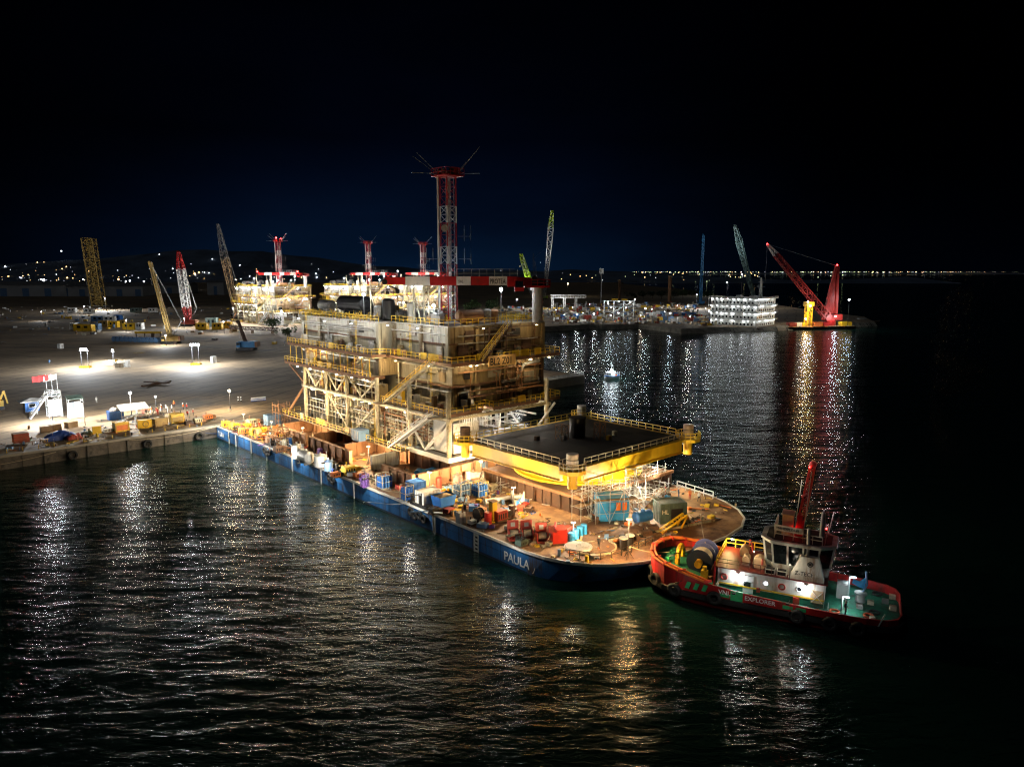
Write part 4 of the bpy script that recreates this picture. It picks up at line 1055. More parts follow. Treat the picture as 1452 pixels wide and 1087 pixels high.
def tank(label, loc, L=3.2, r=1.0, m='white_steel', rz=AN, group=None, name='storage_tank'):
    T = thing(name, label, 'tank', loc, rz, group)
    mb = MB(); mb.cyl((0,-L/2,r+.3),(0,L/2,r+.3),r,r,18); mb.cyl((0,-L/2,r+.3),(0,-L/2-.3*r,r+.3),r,r*.6,18); mb.cyl((0,L/2,r+.3),(0,L/2+.3*r,r+.3),r,r*.6,18); mb.build('shell',m,T)
    for y in (-L*.3,L*.3): mb = MB(); mb.box(-r*.8,r*.8,y-.12,y+.12,0,r*.7); mb.build('saddle','grey_steel',T)
    mb = MB(); mb.cyl((0,0,2*r+.25),(0,0,2*r+.55),.3,.3,12); mb.build('manhole',m,T)
    return T
def upright(label, loc, r=1.0, h=2.4, m='white_steel', group=None):
    T = thing('upright_tank', label, 'tank', loc, AN, group)
    mb = MB(); mb.cyl((0,0,.2),(0,0,h),r,r,18); mb.cyl((0,0,h),(0,0,h+.3),r,r*.25,18); mb.build('shell',m,T)
    lg = MB(); lg.box(-.1,.1,-.1,.1,0,.3); me = lg.mesh('foot','grey_steel')
    for k in range(4): inst('foot',me,T,(r*.7*math.cos(k*1.57+.78),r*.7*math.sin(k*1.57+.78),0))
    mb = MB(); mb.cyl((0,0,h+.25),(0,0,h+.6),.16,.16,8); mb.bar((r*.98,0,.3),(r*.98,0,h+.6),.08); mb.build('outlet_pipe','galv',T)
    return T
def drum(label, loc, m='blue_tarp', group='blue oil drums'):
    T = thing('oil_drum', label, 'drum', loc, AN, group)
    mb = MB(); mb.cyl((0,0,0),(0,0,.92),.3,.3,14); mb.build('shell',m,T)
    mb = MB(); [mb.torus((0,0,z),.305,.02,'z',14,4) for z in (.02,.32,.62,.9)]; mb.build('hoop',m,T)
    return T
def heap(label, loc, L, Wd, H, m, rz=AN, seed=0, name='tarp_heap', cat='covered cargo', under=None):
    T = thing(name, label, cat, loc, rz); r_ = random.Random(seed); n = 13; mb = MB(); vs_ = []
    for j in range(n):
        for i in range(n):
            u = i/(n-1)*2-1; v_ = j/(n-1)*2-1
            e = (1-abs(u)**4)*(1-abs(v_)**4)
            z = H*e**.5*(.72+.28*math.sin(u*3+seed)*math.cos(v_*2.3+seed*2)) + (r_.uniform(-.1,.1) if e > .05 else 0)
            vs_.append((u*L/2*(1+.05*r_.uniform(-1,1)), v_*Wd/2*(1+.05*r_.uniform(-1,1)), max(0,z)))
    mb.add(vs_, [(j*n+i,j*n+i+1,(j+1)*n+i+1,(j+1)*n+i) for j in range(n-1) for i in range(n-1)])
    mb.build('tarpaulin',m,T)
    mb = MB(); mb.box(-L*.42,L*.42,-Wd*.42,Wd*.42,0,.12); mb.build('pallet','wood',T)
    mb = MB()
    for t in (-.25,.25): mb.tube([(t*L,-Wd*.52,.05),(t*L,-Wd*.3,H*.86),(t*L,Wd*.3,H*.86),(t*L,Wd*.52,.05)],.03,5)
    mb.build('lashing_rope','rope',T)
    return T
def scaffold(label, loc, L, Wd, H, rz=AN, m='galv', lifts=2, seed=0, planks=True, group='white tube scaffolds on the barge'):
    T = thing('scaffold', label, 'scaffold', loc, rz, group); r_ = random.Random(seed)
    nx = max(1,round(L/2.0)); ny = max(1,round(Wd/1.8))
    up = MB(); up.cyl((0,0,0),(0,0,1),.055,.055,5)
    me = {}
    for i in range(nx+1):
        for j in range(ny+1):
            if 0 < i < nx and 0 < j < ny: continue
            h = H+r_.uniform(-.2,1.0); mb = MB(); mb.cyl((0,0,0),(0,0,h),.055,.055,5); mb.build('standard',m,T,(-L/2+L*i/nx,-Wd/2+Wd*j/ny,0))
    lg = MB(); lg.cyl((-L/2-.3,0,0),(L/2+.3,0,0),.045,.045,5); lme = lg.mesh('ledger',m); tg = MB(); tg.cyl((0,-Wd/2-.3,0),(0,Wd/2+.3,0),.045,.045,5); tme = tg.mesh('transom',m)
    for k in range(1,lifts+1):
        z = H*k/lifts-.2
        for q in (z,z-.55 if k == lifts else z):
            for y in (-Wd/2,Wd/2): inst('ledger',lme,T,(0,y,q))
        for i in range(nx+1): inst('transom',tme,T,(-L/2+L*i/nx,0,z+.06))
    for i in range(nx):
        mb = MB(); x0 = -L/2+L*i/nx; x1 = -L/2+L*(i+1)/nx
        mb.cyl((x0 if i%2 else x1,-Wd/2,.1),(x1 if i%2 else x0,-Wd/2,H-.2),.045,.045,5); mb.build('brace',m,T)
    if planks:
        pm = MB(); pm.box(-L/2,L/2,-.14,.14,0,.05); pme = pm.mesh('plank','wood')
        for k in range(4): inst('plank',pme,T,(0,-Wd/2+.2+.32*k,H*(lifts-1)/lifts-.05 if lifts > 1 else H*.5))
    return T
def machine(label, loc, L, Wd, H, m, m2='black_steel', rz=AN, seed=0, name='deck_machine', cat='machine', group=None):
    r_ = random.Random(seed); T = thing(name, label, cat, loc, rz, group)
    mb = MB(); mb.box(-L/2,L/2,-Wd/2,Wd/2,0,.22); mb.build('skid_frame','rust_dark',T)
    mb = MB(); mb.box(-L*.45,L*.2,-Wd*.42,Wd*.42,.22,H*.72); mb.build('housing',m,T)
    mb = MB(); mb.box(-L*.46,L*.1,-Wd*.43,Wd*.2,H*.73,H*.82); mb.build('lid',m,T)
    mb = MB(); mb.cyl((L*.33,-Wd*.4,H*.4),(L*.33,Wd*.4,H*.4),H*.28,H*.28,14); mb.build('drum',m2,T)
    mb = MB(); mb.cyl((-L*.2,Wd*.2,H*.7),(-L*.2,Wd*.2,H*1.15),.1,.1,8); mb.build('exhaust',m2,T)
    mb = MB()
    for k in range(4): mb.box(-L*.4+k*L*.14,-L*.33+k*L*.14,-Wd*.45,-Wd*.42,.4,H*.6)
    mb.build('grille','ink',T)
    mb = MB(); mb.tube([(L*.2,Wd*.3,H*.5),(L*.45,Wd*.45,.3),(L*.6,Wd*.3,.06),(L*.9,Wd*.1,.06)],.06,5); mb.build('hose','rubber',T)
    return T
def cabinet_winch(label, loc, rz, m='brick_red'):
    T = thing('winch_cabinet', label, 'winch', loc, rz, 'red winch cabinets by the near rail')
    mb = MB(); mb.box(-.8,.8,-.12,.12,0,2.6); mb.build('back_plate',m,T)
    mb = MB(); mb.box(-.7,.7,-1.3,-.12,0,.25); mb.box(-.8,-.66,-1.3,-.12,.25,1.5); mb.box(.66,.8,-1.3,-.12,.25,1.5); mb.build('side_frame',m,T)
    mb = MB(); mb.cyl((-.62,-.75,1.0),(.62,-.75,1.0),.42,.42,14); d = mb.build('rope_drum','black_steel',T)
    mb = MB(); [mb.torus((x,-.75,1.0),.44,.06,'x',12,5) for x in (-.45,-.3,-.15,0,.15,.3,.45)]; mb.build('wound_rope','rope',d)
    mb = MB(); mb.cyl((.8,-.75,1.0),(1.15,-.75,1.0),.3,.3,12); mb.build('motor','grey_steel',T)
    mb = MB(); mb.box(-.3,.3,-.2,-.125,1.7,2.3); mb.build('control_box','tank_grey',T)
    return T
def post_lamp(label, loc, h, watts, col=(1,.70,.37), lens='lamp_warm', rz=0.0, tripod=True, r=.14, grp='work lamps on the barge deck', cat='work lamp'):
    T = thing('work_lamp', label, cat, loc, rz, grp)
    mb = MB(); mb.cyl((0,0,0),(0,0,h),.05,.04,6); mb.build('pole','dark_post',T)
    if tripod:
        lg = MB(); lg.bar((0,0,1.1),(.7,0,0),.06); me = lg.mesh('leg','dark_post')
        for k in range(3): inst('leg',me,T,(0,0,0),k*2.094)
    else:
        mb = MB(); mb.box(-.35,.35,-.35,.35,0,.25); mb.build('base','concrete',T)
    mb = MB(); mb.box(-.3,.3,-.04,.04,h-.04,h+.04); mb.build('crossbar','dark_post',T)
    for s in (-.2,.2):
        mb = MB(); mb.box(s-.15,s+.15,-.1,.1,h+.05,h+.22); hd = mb.build('lamp_head','dark_post',T)
        mb = MB(); mb.box(s-.1,s+.1,-.07,.07,h+.04,h+.047); mb.build('lens',lens,hd)
    light(T,(0,-.9,h-.35),watts*2.3,col,r)
    return T
def pipe_rack(label, loc, L, n, r, m, rz=AN, group=None):
    T = thing('pipe_stack', label, 'pipes', loc, rz, group); me = MB(); me.cyl((0,-L/2,0),(0,L/2,0),r,r,10,False); me = me.mesh('pipe',m)
    for x in (-1,1): mb = MB(); mb.box(-n*r-.2,n*r+.2,x*L*.35-.12,x*L*.35+.12,0,.15); mb.build('bearer','wood',T)
    for k in range(n): inst('pipe',me,T,(-n*r+r+2*r*k*1.02,random.Random(k).uniform(-.3,.3),.16+r))
    for k in range(n-1): inst('pipe',me,T,(-n*r+2*r+2*r*k*1.02,random.Random(k+9).uniform(-.4,.4),.16+r*2.75))
    return T
def spool(label, loc, R_=1.0, wd=.9, m='wood', rz=AN, core='black_steel', name='cable_reel', cat='cable reel', group=None):
    T = thing(name, label, cat, loc, rz, group)
    for s in (-1,1): mb = MB(); mb.cyl((s*wd/2,0,R_),(s*(wd/2+.09),0,R_),R_,R_,20); mb.build('flange',m,T)
    mb = MB(); mb.cyl((-wd/2,0,R_),(wd/2,0,R_),R_*.72,R_*.72,18); mb.build('wound_cable',core,T)
    for s in (-.7,.7): mb = MB(); mb.box(-wd/2,wd/2,s*R_-.1,s*R_+.1,0,.25); mb.build('chock','wood',T)
    return T
def ring_buoy(label, loc, group=None):
    T = thing('life_buoy_stand', label, 'life buoy', loc, AN, group)
    mb = MB(); mb.bar((0,0,0),(0,0,1.9),.09); mb.build('post','white_paint',T)
    mb = MB(); mb.cyl((-.06,0,2.0),(.06,0,2.0),.62,.62,14); mb.build('board','orange',T)
    mb = MB(); mb.torus((-.12,0,2.0),.4,.1,'x',16,6); mb.build('ring','orange',T)
    return T

# ================================================================ what stands on the barge deck, stern to bow
G = 'deck cargo on the barge'
tank('white horizontal tank on the near edge beside the stern girder', dk(434,657), 3.4, 1.15)
upright('white upright tank nearest the stern on the near side deck', dk(421,650), .95, 2.8)
upright('squat white upright tank beside the dark blue drums', dk(455,662), 1.25, 2.3)
upright('small blue-grey upright tank next to the squat white tank', dk(466,668), .8, 2.0, 'steel_blue')
for i,(x,y) in enumerate([(446,655),(449,652),(473,671)]): drum('dark blue drum, '+['left','middle','right'][i]+' of three among the white tanks', dk(x,y), 'blue_deep','dark blue drums among the white tanks')
machine('bright yellow pump unit on the near side of the deck', dk(498,672), 3.6, 2.0, 2.1, 'rail_yellow','paint_yellow',seed=2)
machine('orange pump skid left of the yellow pump unit', dk(478,676), 2.2, 1.4, 1.3, 'orange','black_steel',seed=3)
gas_rack('narrow purple cylinder rack right of the yellow pump unit', dk(517,690), AN,'purple',2,2.0,'cylinder racks on the near side')
gas_rack('blue cylinder rack alone against the brown girder', dk(545,690), AN,'blue_paint',4,2.0)
spool('pink wooden cable reel behind the lone blue rack', dk(557,682), 1.0,.8,'pink_tarp')
gas_rack('blue and white cylinder rack left of the tall blue container', dk(577,708), AN,'blue_paint',3,2.2)
box_c('tall blue tool container behind the white tote tank', dk(590,703), 2.6,2.2,2.7,'blue_paint',AN)
tb = box_c('white tote tank in a frame between blue boxes', dk(607,714), 3.4,2.3,2.4,'white_steel',AN,'tote_tank','tank',ribs=False)
T = thing('waste_skip','open blue skip filled with sand beside the white tote tank','skip',dk(629,718))
mb = MB(); mb.add([(-1.3,-1.1,.35),(1.3,-1.1,.35),(1.3,1.1,.35),(-1.3,1.1,.35),(-1.6,-1.3,2.0),(1.6,-1.3,2.0),(1.6,1.3,2.0),(-1.6,1.3,2.0)],[(0,3,2,1),(0,1,5,4),(1,2,6,5),(2,3,7,6),(3,0,4,7)]); mb.build('bin','blue_paint',T)
mb = MB(); mb.add([(-1.5,-1.2,1.75),(1.5,-1.2,1.75),(1.5,1.2,1.75),(-1.5,1.2,1.75),(0,0,2.15)],[(0,1,4),(1,2,4),(2,3,4),(3,0,4)]); mb.build('sand_load','tan',T)
for x in (-1.1,1.1):
    mb = MB(); mb.box(x-.15,x+.15,-1.0,1.0,0,.34); mb.build('runner','black_steel',T)
machine('dark pump with hoses below the blue skip', dk(617,727), 2.0, 1.2, 1.2, 'black_steel','rust_dark',seed=5)
heap('blue tarpaulin heap in front of the brown corner girder', dk(606,672), 4.6,3.0,1.5,'blue_tarp',seed=1)
heap('pale blue tarpaulin heap beside the brown corner girder', dk(628,680), 4.0,2.6,1.4,'blue_tarp',seed=4)
heap('white sheeted pile low in front of the brown corner girder', dk(588,684), 4.0,2.4,.9,'white_tarp',seed=2)
heap('pink sheeted long pile under the white base beam', dk(660,676), 6.0,2.6,1.6,'pink_tarp',R(25),seed=3)
heap('white cloth draped over crates near the yellow frame', dk(700,676), 5.0,3.4,2.0,'white_tarp',R(20),seed=6)
heap('blue and white sheeted crate beneath the left corner of the yellow frame', dk(716,668), 2.2,2.0,1.3,'blue_tarp',seed=7)
upright('dark round tank tucked under the white base beam', dk(682,669), 1.3, 2.2,'steel_blue')
upright('pale conical vent standing alone on the open deck', dk(649,693), .8, 2.4,'pink_tarp')
gas_rack('teal cylinder rack, left of the two on the open deck', dk(655,702), AN,'steel_blue',4,2.0)
gas_rack('bright blue cylinder rack, right of the two on the open deck', dk(680,702), AN,'blue_paint',4,2.0)
gas_rack('blue cylinder rack, left of two behind the long pipe', dk(727,680), AN,'blue_paint',4,2.0)
gas_rack('dark teal cylinder rack, right of two behind the long pipe', dk(741,676), AN,'steel_blue',4,2.0)
T = thing('pipe_spool','long pale pipe lying on the deck in front of the support box','pipe',dk(713,712),R(24))
mb = MB(); mb.cyl((-3.2,0,.55),(3.2,0,.55),.42,.42,14); mb.build('barrel','tank_grey',T)
for x in (-3.2,3.1): mb = MB(); mb.cyl((x,0,.55),(x+.1,0,.55),.6,.6,14); mb.build('flange','galv',T)
for x in (-2,2): mb = MB(); mb.box(x-.15,x+.15,-.5,.5,0,.15); mb.build('bearer','wood',T)
pipe_rack('bundle of rusty bars behind the long pale pipe', dk(703,693), 6, 5, .12, 'rust_dark', R(-60))
scaffold('low scaffold handrail beside the long pale pipe', dk(722,696), 4.0, 1.2, 1.8, R(30), lifts=1, seed=2, planks=False)
# anchor with its stand
T = thing('anchor','black anchor leaning on a white fin plate before the support box','anchor',dk(729,724),AN)
mb = MB(); mb.bar((0,0,.2),(0,.6,3.2),.3); mb.build('shank','black_steel',T)
mb = MB(); mb.tube([(-1.3,-.3,1.2),(-.7,-.2,.35),(0,0,.2),(.7,-.2,.35),(1.3,-.3,1.2)],.2,6); mb.build('fluke_arm','black_steel',T)
mb = MB(); mb.add([(.9,.2,0),(2.4,.2,0),(2.4,.2,2.6),(.9,.35,0),(2.4,.35,0),(2.4,.35,2.6)],[(0,1,2),(5,4,3),(0,3,4,1),(1,4,5,2),(2,5,3,0)]); mb.build('fin_plate','white_paint',T)
T = thing('post_stand','square yellow post standing left of the black anchor','post',dk(699,738),AN)
mb = MB(); mb.box(-.45,.45,-.45,.45,0,3.0); mb.build('post','paint_yellow',T); mb = MB(); mb.box(-.8,.8,-.8,.8,0,.15); mb.build('base_plate','paint_yellow',T)
mb = MB(); mb.box(-.6,.6,-.6,.6,3.0,3.15); mb.build('cap','rust_plate',T)
machine('dark red compressor on skid beside the yellow post', dk(711,736), 3.2,1.9,2.0,'brick_red','black_steel',seed=7)
T = drum('red upright drum near the near-side rail', dk(692,742), 'bright_red','red drum'); T.scale = (1.8,1.8,1.9)
spool('black hose reel left of the red drum', dk(679,736), .9,.8,'black_steel')
machine('rusty engine block behind the black hose reel', dk(684,728), 2.2,1.3,1.4,'rust_plate','black_steel',seed=9)
machine('white fire pump at the near rail below the black reel', dk(671,743), 1.6,1.0,1.0,'white_steel','black_steel',seed=10)
T = thing('angle_strut','dark angle frame and strut beside the near rail left of the reel','strut',dk(656,742),AN)
mb = MB(); mb.bar((0,0,0),(0,0,2.4),.2); mb.bar((0,0,2.3),(3.8,3.8,2.8),.16); mb.bar((0,0,.1),(3.2,3.2,.1),.16); mb.build('strut','rust_dark',T)
mb = MB(); mb.box(-.6,.5,-.1,.9,0,1.7); mb.build('panel','tank_grey',T)
for i,(x,y) in enumerate([(727,762),(746,762),(767,766)]): cabinet_winch('red winch cabinet on the near rail, '+['leftmost','middle','rightmost'][i]+' of the three', dk(x,y), R(10))
machine('large bright red winch engine beside the three red cabinets', dk(790,766), 3.8,2.4,2.6,'bright_red','crane_red',R(100),seed=12)
machine('small dark engine in front of the red cabinets', dk(742,773), 2.2,1.3,1.2,'green_box','black_steel',seed=13)
machine('dark red capstan right of the large red engine', dk(806,757), 2.4,1.6,1.6,'brick_red','rust_dark',seed=14)
for i,(x,y) in enumerate([(810,768),(816,763),(822,759),(828,756)]):
    d = drum('bright blue drum, '+['first','second','third','fourth'][i]+' from the red engine in the slanting row', dk(x,y), 'blue_tarp'); d.scale = (1.5,1.5,1.5)
T = thing('round_hatch','pale round hatch cover lit up inside the curved coaming','hatch',dk(820,776,DZ+.02),AN)
mb = MB(); mb.cyl((0,0,0),(0,0,.22),1.9,1.9,28); mb.build('cover','white_steel',T); mb = MB(); mb.torus((0,0,.22),1.75,.06,'z',28,5); mb.build('rim','galv',T)
mb = MB(); mb.tube([(-.4,0,.22),(-.4,0,.5),(.4,0,.5),(.4,0,.22)],.05,5); mb.build('handle','galv',T)
for i,(x,y,lab) in enumerate([(884,778,'black bollard with pale top, left of the pair on the bow deck'),(893,774,'black bollard with pale top, right of the pair on the bow deck')]):
    T = thing('bollard',lab,'bollard',dk(x,y),AN,'bow bollards')
    mb = MB(); mb.cyl((0,0,0),(0,0,1.5),.5,.5,16); mb.build('barrel','black_steel',T)
    mb = MB(); mb.cyl((0,0,1.5),(0,0,1.62),.62,.62,16); mb.build('cap','letter_pale',T)
machine('black anchor windlass lying across the bow deck', dk(893,766), 3.0,1.6,1.1,'black_steel','rust_dark',R(20),seed=15)
machine('black fairlead roller near the bow edge behind the bollards', dk(918,757), 2.6,1.2,.8,'rust_dark','black_steel',R(20),seed=16)
# sheeted machine inside its scaffold
T = box_c('blue plastic sheeted booth inside the scaffold beside the support box', dk(866,733), 4.4,3.4,3.6,'blue_tarp',R(12),'sheeted_booth','booth',ribs=False)
mb = MB(); mb.box(.2,.9,-1.72,-1.66,1.6,2.8); mb.box(1.2,1.9,-1.72,-1.66,1.6,2.8); mb.build('hanging_vest','orange',T)
scaffold('tall scaffold cage around the blue sheeted booth', dk(866,733), 6.6,5.2,5.2, R(12), lifts=3, seed=1)
scaffold('long scaffold along the bow side of the support box', dk(845,728), 9.0,1.8,4.4, AN, lifts=2, seed=3)
scaffold('tall thin scaffold tower right of the blue booth', dk(900,722), 2.2,2.2,7.0, R(30), lifts=4, seed=4)
scaffold('crowded scaffold on the far side before the yellow frame', dk(910,697), 8.5,3.2,4.0, AN, lifts=3, seed=5)
scaffold('low scaffold handrails behind the green container', dk(926,707), 6.5,3.0,2.2, R(60), lifts=2, seed=6)
scaffold('open work scaffold with planks in the middle of the bow deck', dk(906,717), 5.0,3.0,2.6, R(15), lifts=2, seed=7)
heap('white sheeted stack along the support box under the scaffold', dk(835,716), 7.0,1.8,1.5,'white_tarp',AN,seed=8)
heap('white sacks piled on the far side scaffold', dk(905,690), 5.0,2.2,1.5,'white_tarp',AN,seed=9)
tank('blue horizontal generator drum on a dark skid right of the booth', dk(911,742), 2.6,.85,'blue_paint',R(-60))
GC = box_c('grey-green container with a dark open side near the bow', dk(949,737), 4.2,2.9,3.1,'green_box',R(12))
mb = MB(); mb.box(-.4,1.4,-1.52,-1.46,.1,2.2); mb.build('doorway_shade','ink',GC)  # ink plate coloured as the shade inside the doorway
text(GC,'HL',.9,(-1.9,-1.50,1.5),(1,0,0),(0,0,1),'letter_pale',ex=.01)
heap('light blue tarpaulin hump behind the grey-green container', dk(947,716), 3.4,2.2,1.7,'blue_tarp',seed=10)
box_c('dark low tool chest at the foot of the grey-green container', dk(925,752), 1.6,.9,.8,'rust_dark',R(10),'tool_chest','chest',ribs=False)
ring_buoy('orange round life buoy board beyond the yellow frame', dk(915,690))
# guard rail along the far bow side
T = thing('guard_rail','white pipe guard rail along the far bow edge of the barge','railing',W(102,60,DZ+.01),AN)
mb = MB(); mb.rail([(.3,26,0),(.3,10,0)],1.2,2.0,.06); mb.build('rail_run','white_paint',T)
mb = MB(); mb.rail([(.3,8.6,0),(-.6,1,0)],1.2,2.0,.06); mb.build('rail_run','white_paint',T)
T = thing('guard_rail','yellow pipe guard rail on the near edge at the stern','railing',W(64.3,150,DZ+.01),AN)
mb = MB(); mb.rail([(0,0,0),(0,20,0)],1.1,1.8,.05); mb.build('rail_run','rail_yellow',T)
T = thing('guard_rail','thin stanchion rail on the near edge beside the white tanks','railing',W(65.6,120,DZ+.01),AN)
mb = MB(); mb.rail([(0,0,0),(0,26,0)],1.1,2.4,.04); mb.build('rail_run','galv',T)
T = thing('guard_rail','thin stanchion rail curving round the round hatch','railing',W(66.3,58.5,DZ+.01),AN)
mb = MB(); mb.rail([(0,2,0),(1.0,-.6,0),(3.4,-2.2,0),(7,-2.6,0),(12,-2.4,0)],1.0,1.6,.04); mb.build('rail_run','black_steel',T)
GB = 'crew on the barge'
person('worker in red coverall standing nearer the yellow frame at the far bow rail', dk(943,701), R(-70),'stand','cloth_red','cloth_red','white_paint',GB)
person('worker in bright orange coverall near the bow end of the far rail', dk(978,708), R(-30),'stand','cloth_orange','cloth_red','orange',GB)
person('worker in white standing at the very bow end of the far rail', dk(991,711), R(30),'walk','cloth_white','cloth_dark','white_paint',GB)
person('worker in dark coverall at the round hatch coaming', dk(849,778), R(150),'stand','cloth_dark','cloth_dark','white_paint',GB)
person('worker in red bending over the scaffold by the far side', dk(905,684), R(10),'bend','cloth_red','cloth_red','white_paint',GB)
person('worker in blue between the two coveralls at the far rail', dk(962,706), R(100),'stand','cloth_navy','cloth_navy','white_paint',GB)
# stern clutter: yellow and orange lashing gear
rs = random.Random(21)
stern = [(322,605,'yellow winch at the very stern corner'),(336,609,'yellow winch second from the stern corner'),(352,606,'small yellow skid behind the stern winches'),(347,615,'orange winch at the stern rail'),(362,617,'yellow power pack on the stern deck'),
         (375,622,'orange power pack on the stern deck'),(386,628,'rusty orange winch beside the stern tyre fender'),(372,612,'yellow skid at the back of the stern deck'),(398,640,'rusty winch right of the stern tyre fender'),(398,622,'orange skid before the first brown girder'),(410,632,'pale steel winch before the first brown girder'),(359,601,'pale machine by the quay ladder at the stern')]
for i,(x,y,l) in enumerate(stern):
    machine(l, dk(x,y), rs.uniform(2.2,3.6), rs.uniform(1.4,2.2), rs.uniform(1.3,2.2), 'paint_yellow' if 'yellow' in l else ('orange' if l.startswith('orange') else ('rust_plate' if 'rusty' in l else 'pipe_pale')), 'rust_plate', AN+rs.uniform(-.5,.5), 30+i, 'lashing_winch','winch','winches on the stern deck')
scaffold('brown dark scaffold frame before the first brown girder', dk(405,630), 3,2,3.4, AN,'rust_plate',2,9)
scaffold('pale scaffold tower at the stern end of the topside', W(75.5,164,DZ+.01), 3,3,5.0, AN,'rust_plate',3,10)
box_c('blue and white cooling unit at the base of the topside', W(74.6,126,DZ+.01+2.9), 2.4,3.0,2.3,'steel_blue',AN,'cooling_unit','machine',ribs=False)
box_c('blue grey site hut at the stern end under the topside', W(74,166,DZ+.01), 3.4,2.4,2.5,'steel_blue',AN,'site_hut','hut')
# deck lamps
post_lamp('lamp on tripod by the white upright tank', W(70.5,143,DZ), 3.2, 2600)
post_lamp('lamp on tripod behind the yellow pump unit', W(71.5,118,DZ), 3.4, 2600)
post_lamp('lamp on tripod before the brown corner girder', W(69.5,95.5,DZ), 3.4, 2200)
post_lamp('lamp on tripod among the tarpaulin heaps', W(80,94.5,DZ), 3.6, 2200)
post_lamp('lamp on tripod on the open deck before the support box', W(73.5,79,DZ), 3.6, 2000)
post_lamp('lamp on tripod shining on the round hatch', W(70.8,64.0,DZ), 2.6, 1100,(1,.86,.6))
post_lamp('lamp on tripod beside the blue booth', W(88,66,DZ), 3.6, 2400,(1,.86,.62))
post_lamp('lamp on tripod on the far bow side scaffold', W(97.5,70,DZ), 4.2, 1300,(1,.9,.7))
post_lamp('lamp on tripod at the stern winches', W(67,166,DZ), 3.4, 2600,(1,.76,.42))
post_lamp('lamp on tripod at the stern quarter by the first girder', W(68,153,DZ), 3.4, 2000,(1,.76,.42))

# lamps added on brackets over the near side to brighten the hull
for i,(aa,wt) in enumerate([(170,900),(158,800),(145,700),(131,600),(117,500),(103,380),(90,220),(67,110)]):
    T = thing('added_overside_lamp',['first','second','third','fourth','fifth','sixth','seventh','eighth'][i]+' added lamp bracket from the stern hung over the near side of the barge','lamp',W(63.6,aa,DZ+.01),AN,'added overside lamps of the barge')
    mb = MB(); mb.bar((.3,0,0),(.3,0,2.2),.1); mb.bar((.3,0,2.1),(-2.2,0,2.4),.09); mb.build('bracket','dark_post',T)
    mb = MB(); mb.box(-2.5,-1.9,-.25,.25,2.2,2.4); hd = mb.build('lamp_head','dark_post',T)
    mb = MB(); mb.box(-2.35,-2.05,-.15,.15,2.185,2.197); mb.build('lens','lamp_soft',hd)
    light(T,(-2.2,0,1.95),wt*2.4,(1,.93,.82),.14)
# flood light added at the near bow shoulder to light the tug side
post_lamp('added sodium flood lamp on a pole at the near bow shoulder', W(71.5,55.0,DZ), 5.2, 2600,(1,.60,.24))

# loose rigging gear nobody would count
def loose(name, label, n, spots, mats, seed, size=(.15,.9)):
    r_ = random.Random(seed); mb = MB()
    for i in range(n):
        p = spots(r_); mb.cur = r_.randrange(len(mats)); k = r_.random(); s = r_.uniform(*size)
        if k < .3: mb.obox(p+Vector((0,0,s*.25)),(s,s*r_.uniform(.5,1.4),s*.5),r_.uniform(0,3.1))
        elif k < .55: 
            d = Vector((r_.gauss(0,1),r_.gauss(0,1),0)).normalized()*s*3; mb.bar(p+Vector((0,0,.06)),p+d+Vector((0,0,.08+.1*r_.random())),.08+.06*r_.random())
        elif k < .7: mb.cyl(p,p+Vector((0,0,s)),s*.3,s*.3,8)
        elif k < .85: mb.torus(p+Vector((0,0,.1)),s*.5,.07,'z',10,4)
        else:
            q = p; pts = [p+Vector((0,0,.06))]
            for j in range(5): q = q+Vector((r_.gauss(0,1),r_.gauss(0,1),0))*s; pts.append(q+Vector((0,0,.06)))
            mb.tube(pts,.05,4)
    return tag(mb.build(name,mats),label,None,kind='stuff')
def on_deck(r_):
    k = r_.random()
    if k < .45: return W(r_.uniform(64.6,75),r_.uniform(58,168),DZ+.01)
    if k < .75: return W(r_.uniform(66,101),r_.uniform(56,70),DZ+.01)
    return W(r_.uniform(68,80),r_.uniform(84,100),DZ+.01)
def by_side(r_):
    return W(r_.uniform(64.8,68.4),r_.uniform(72,166),DZ+.01) if r_.random() < .6 else W(r_.uniform(69,82),r_.uniform(76,97),DZ+.01)
loose('stacked_gear','bundles, boxes, drums and coiled hoses crowded along the near side of the barge',170,by_side,['rust_dark','wood','pipe_pale','white_steel','blue_paint','orange','steel_blue','paint_yellow','tank_grey','brick_red','purple'],6,(.6,1.9))
loose('loose_gear','hoses, timber, chain and small rigging gear strewn over the barge deck',620,on_deck,['rust_dark','wood','pipe_pale','rubber','rope','orange','steel_blue','rail_yellow','tank_grey'],5)
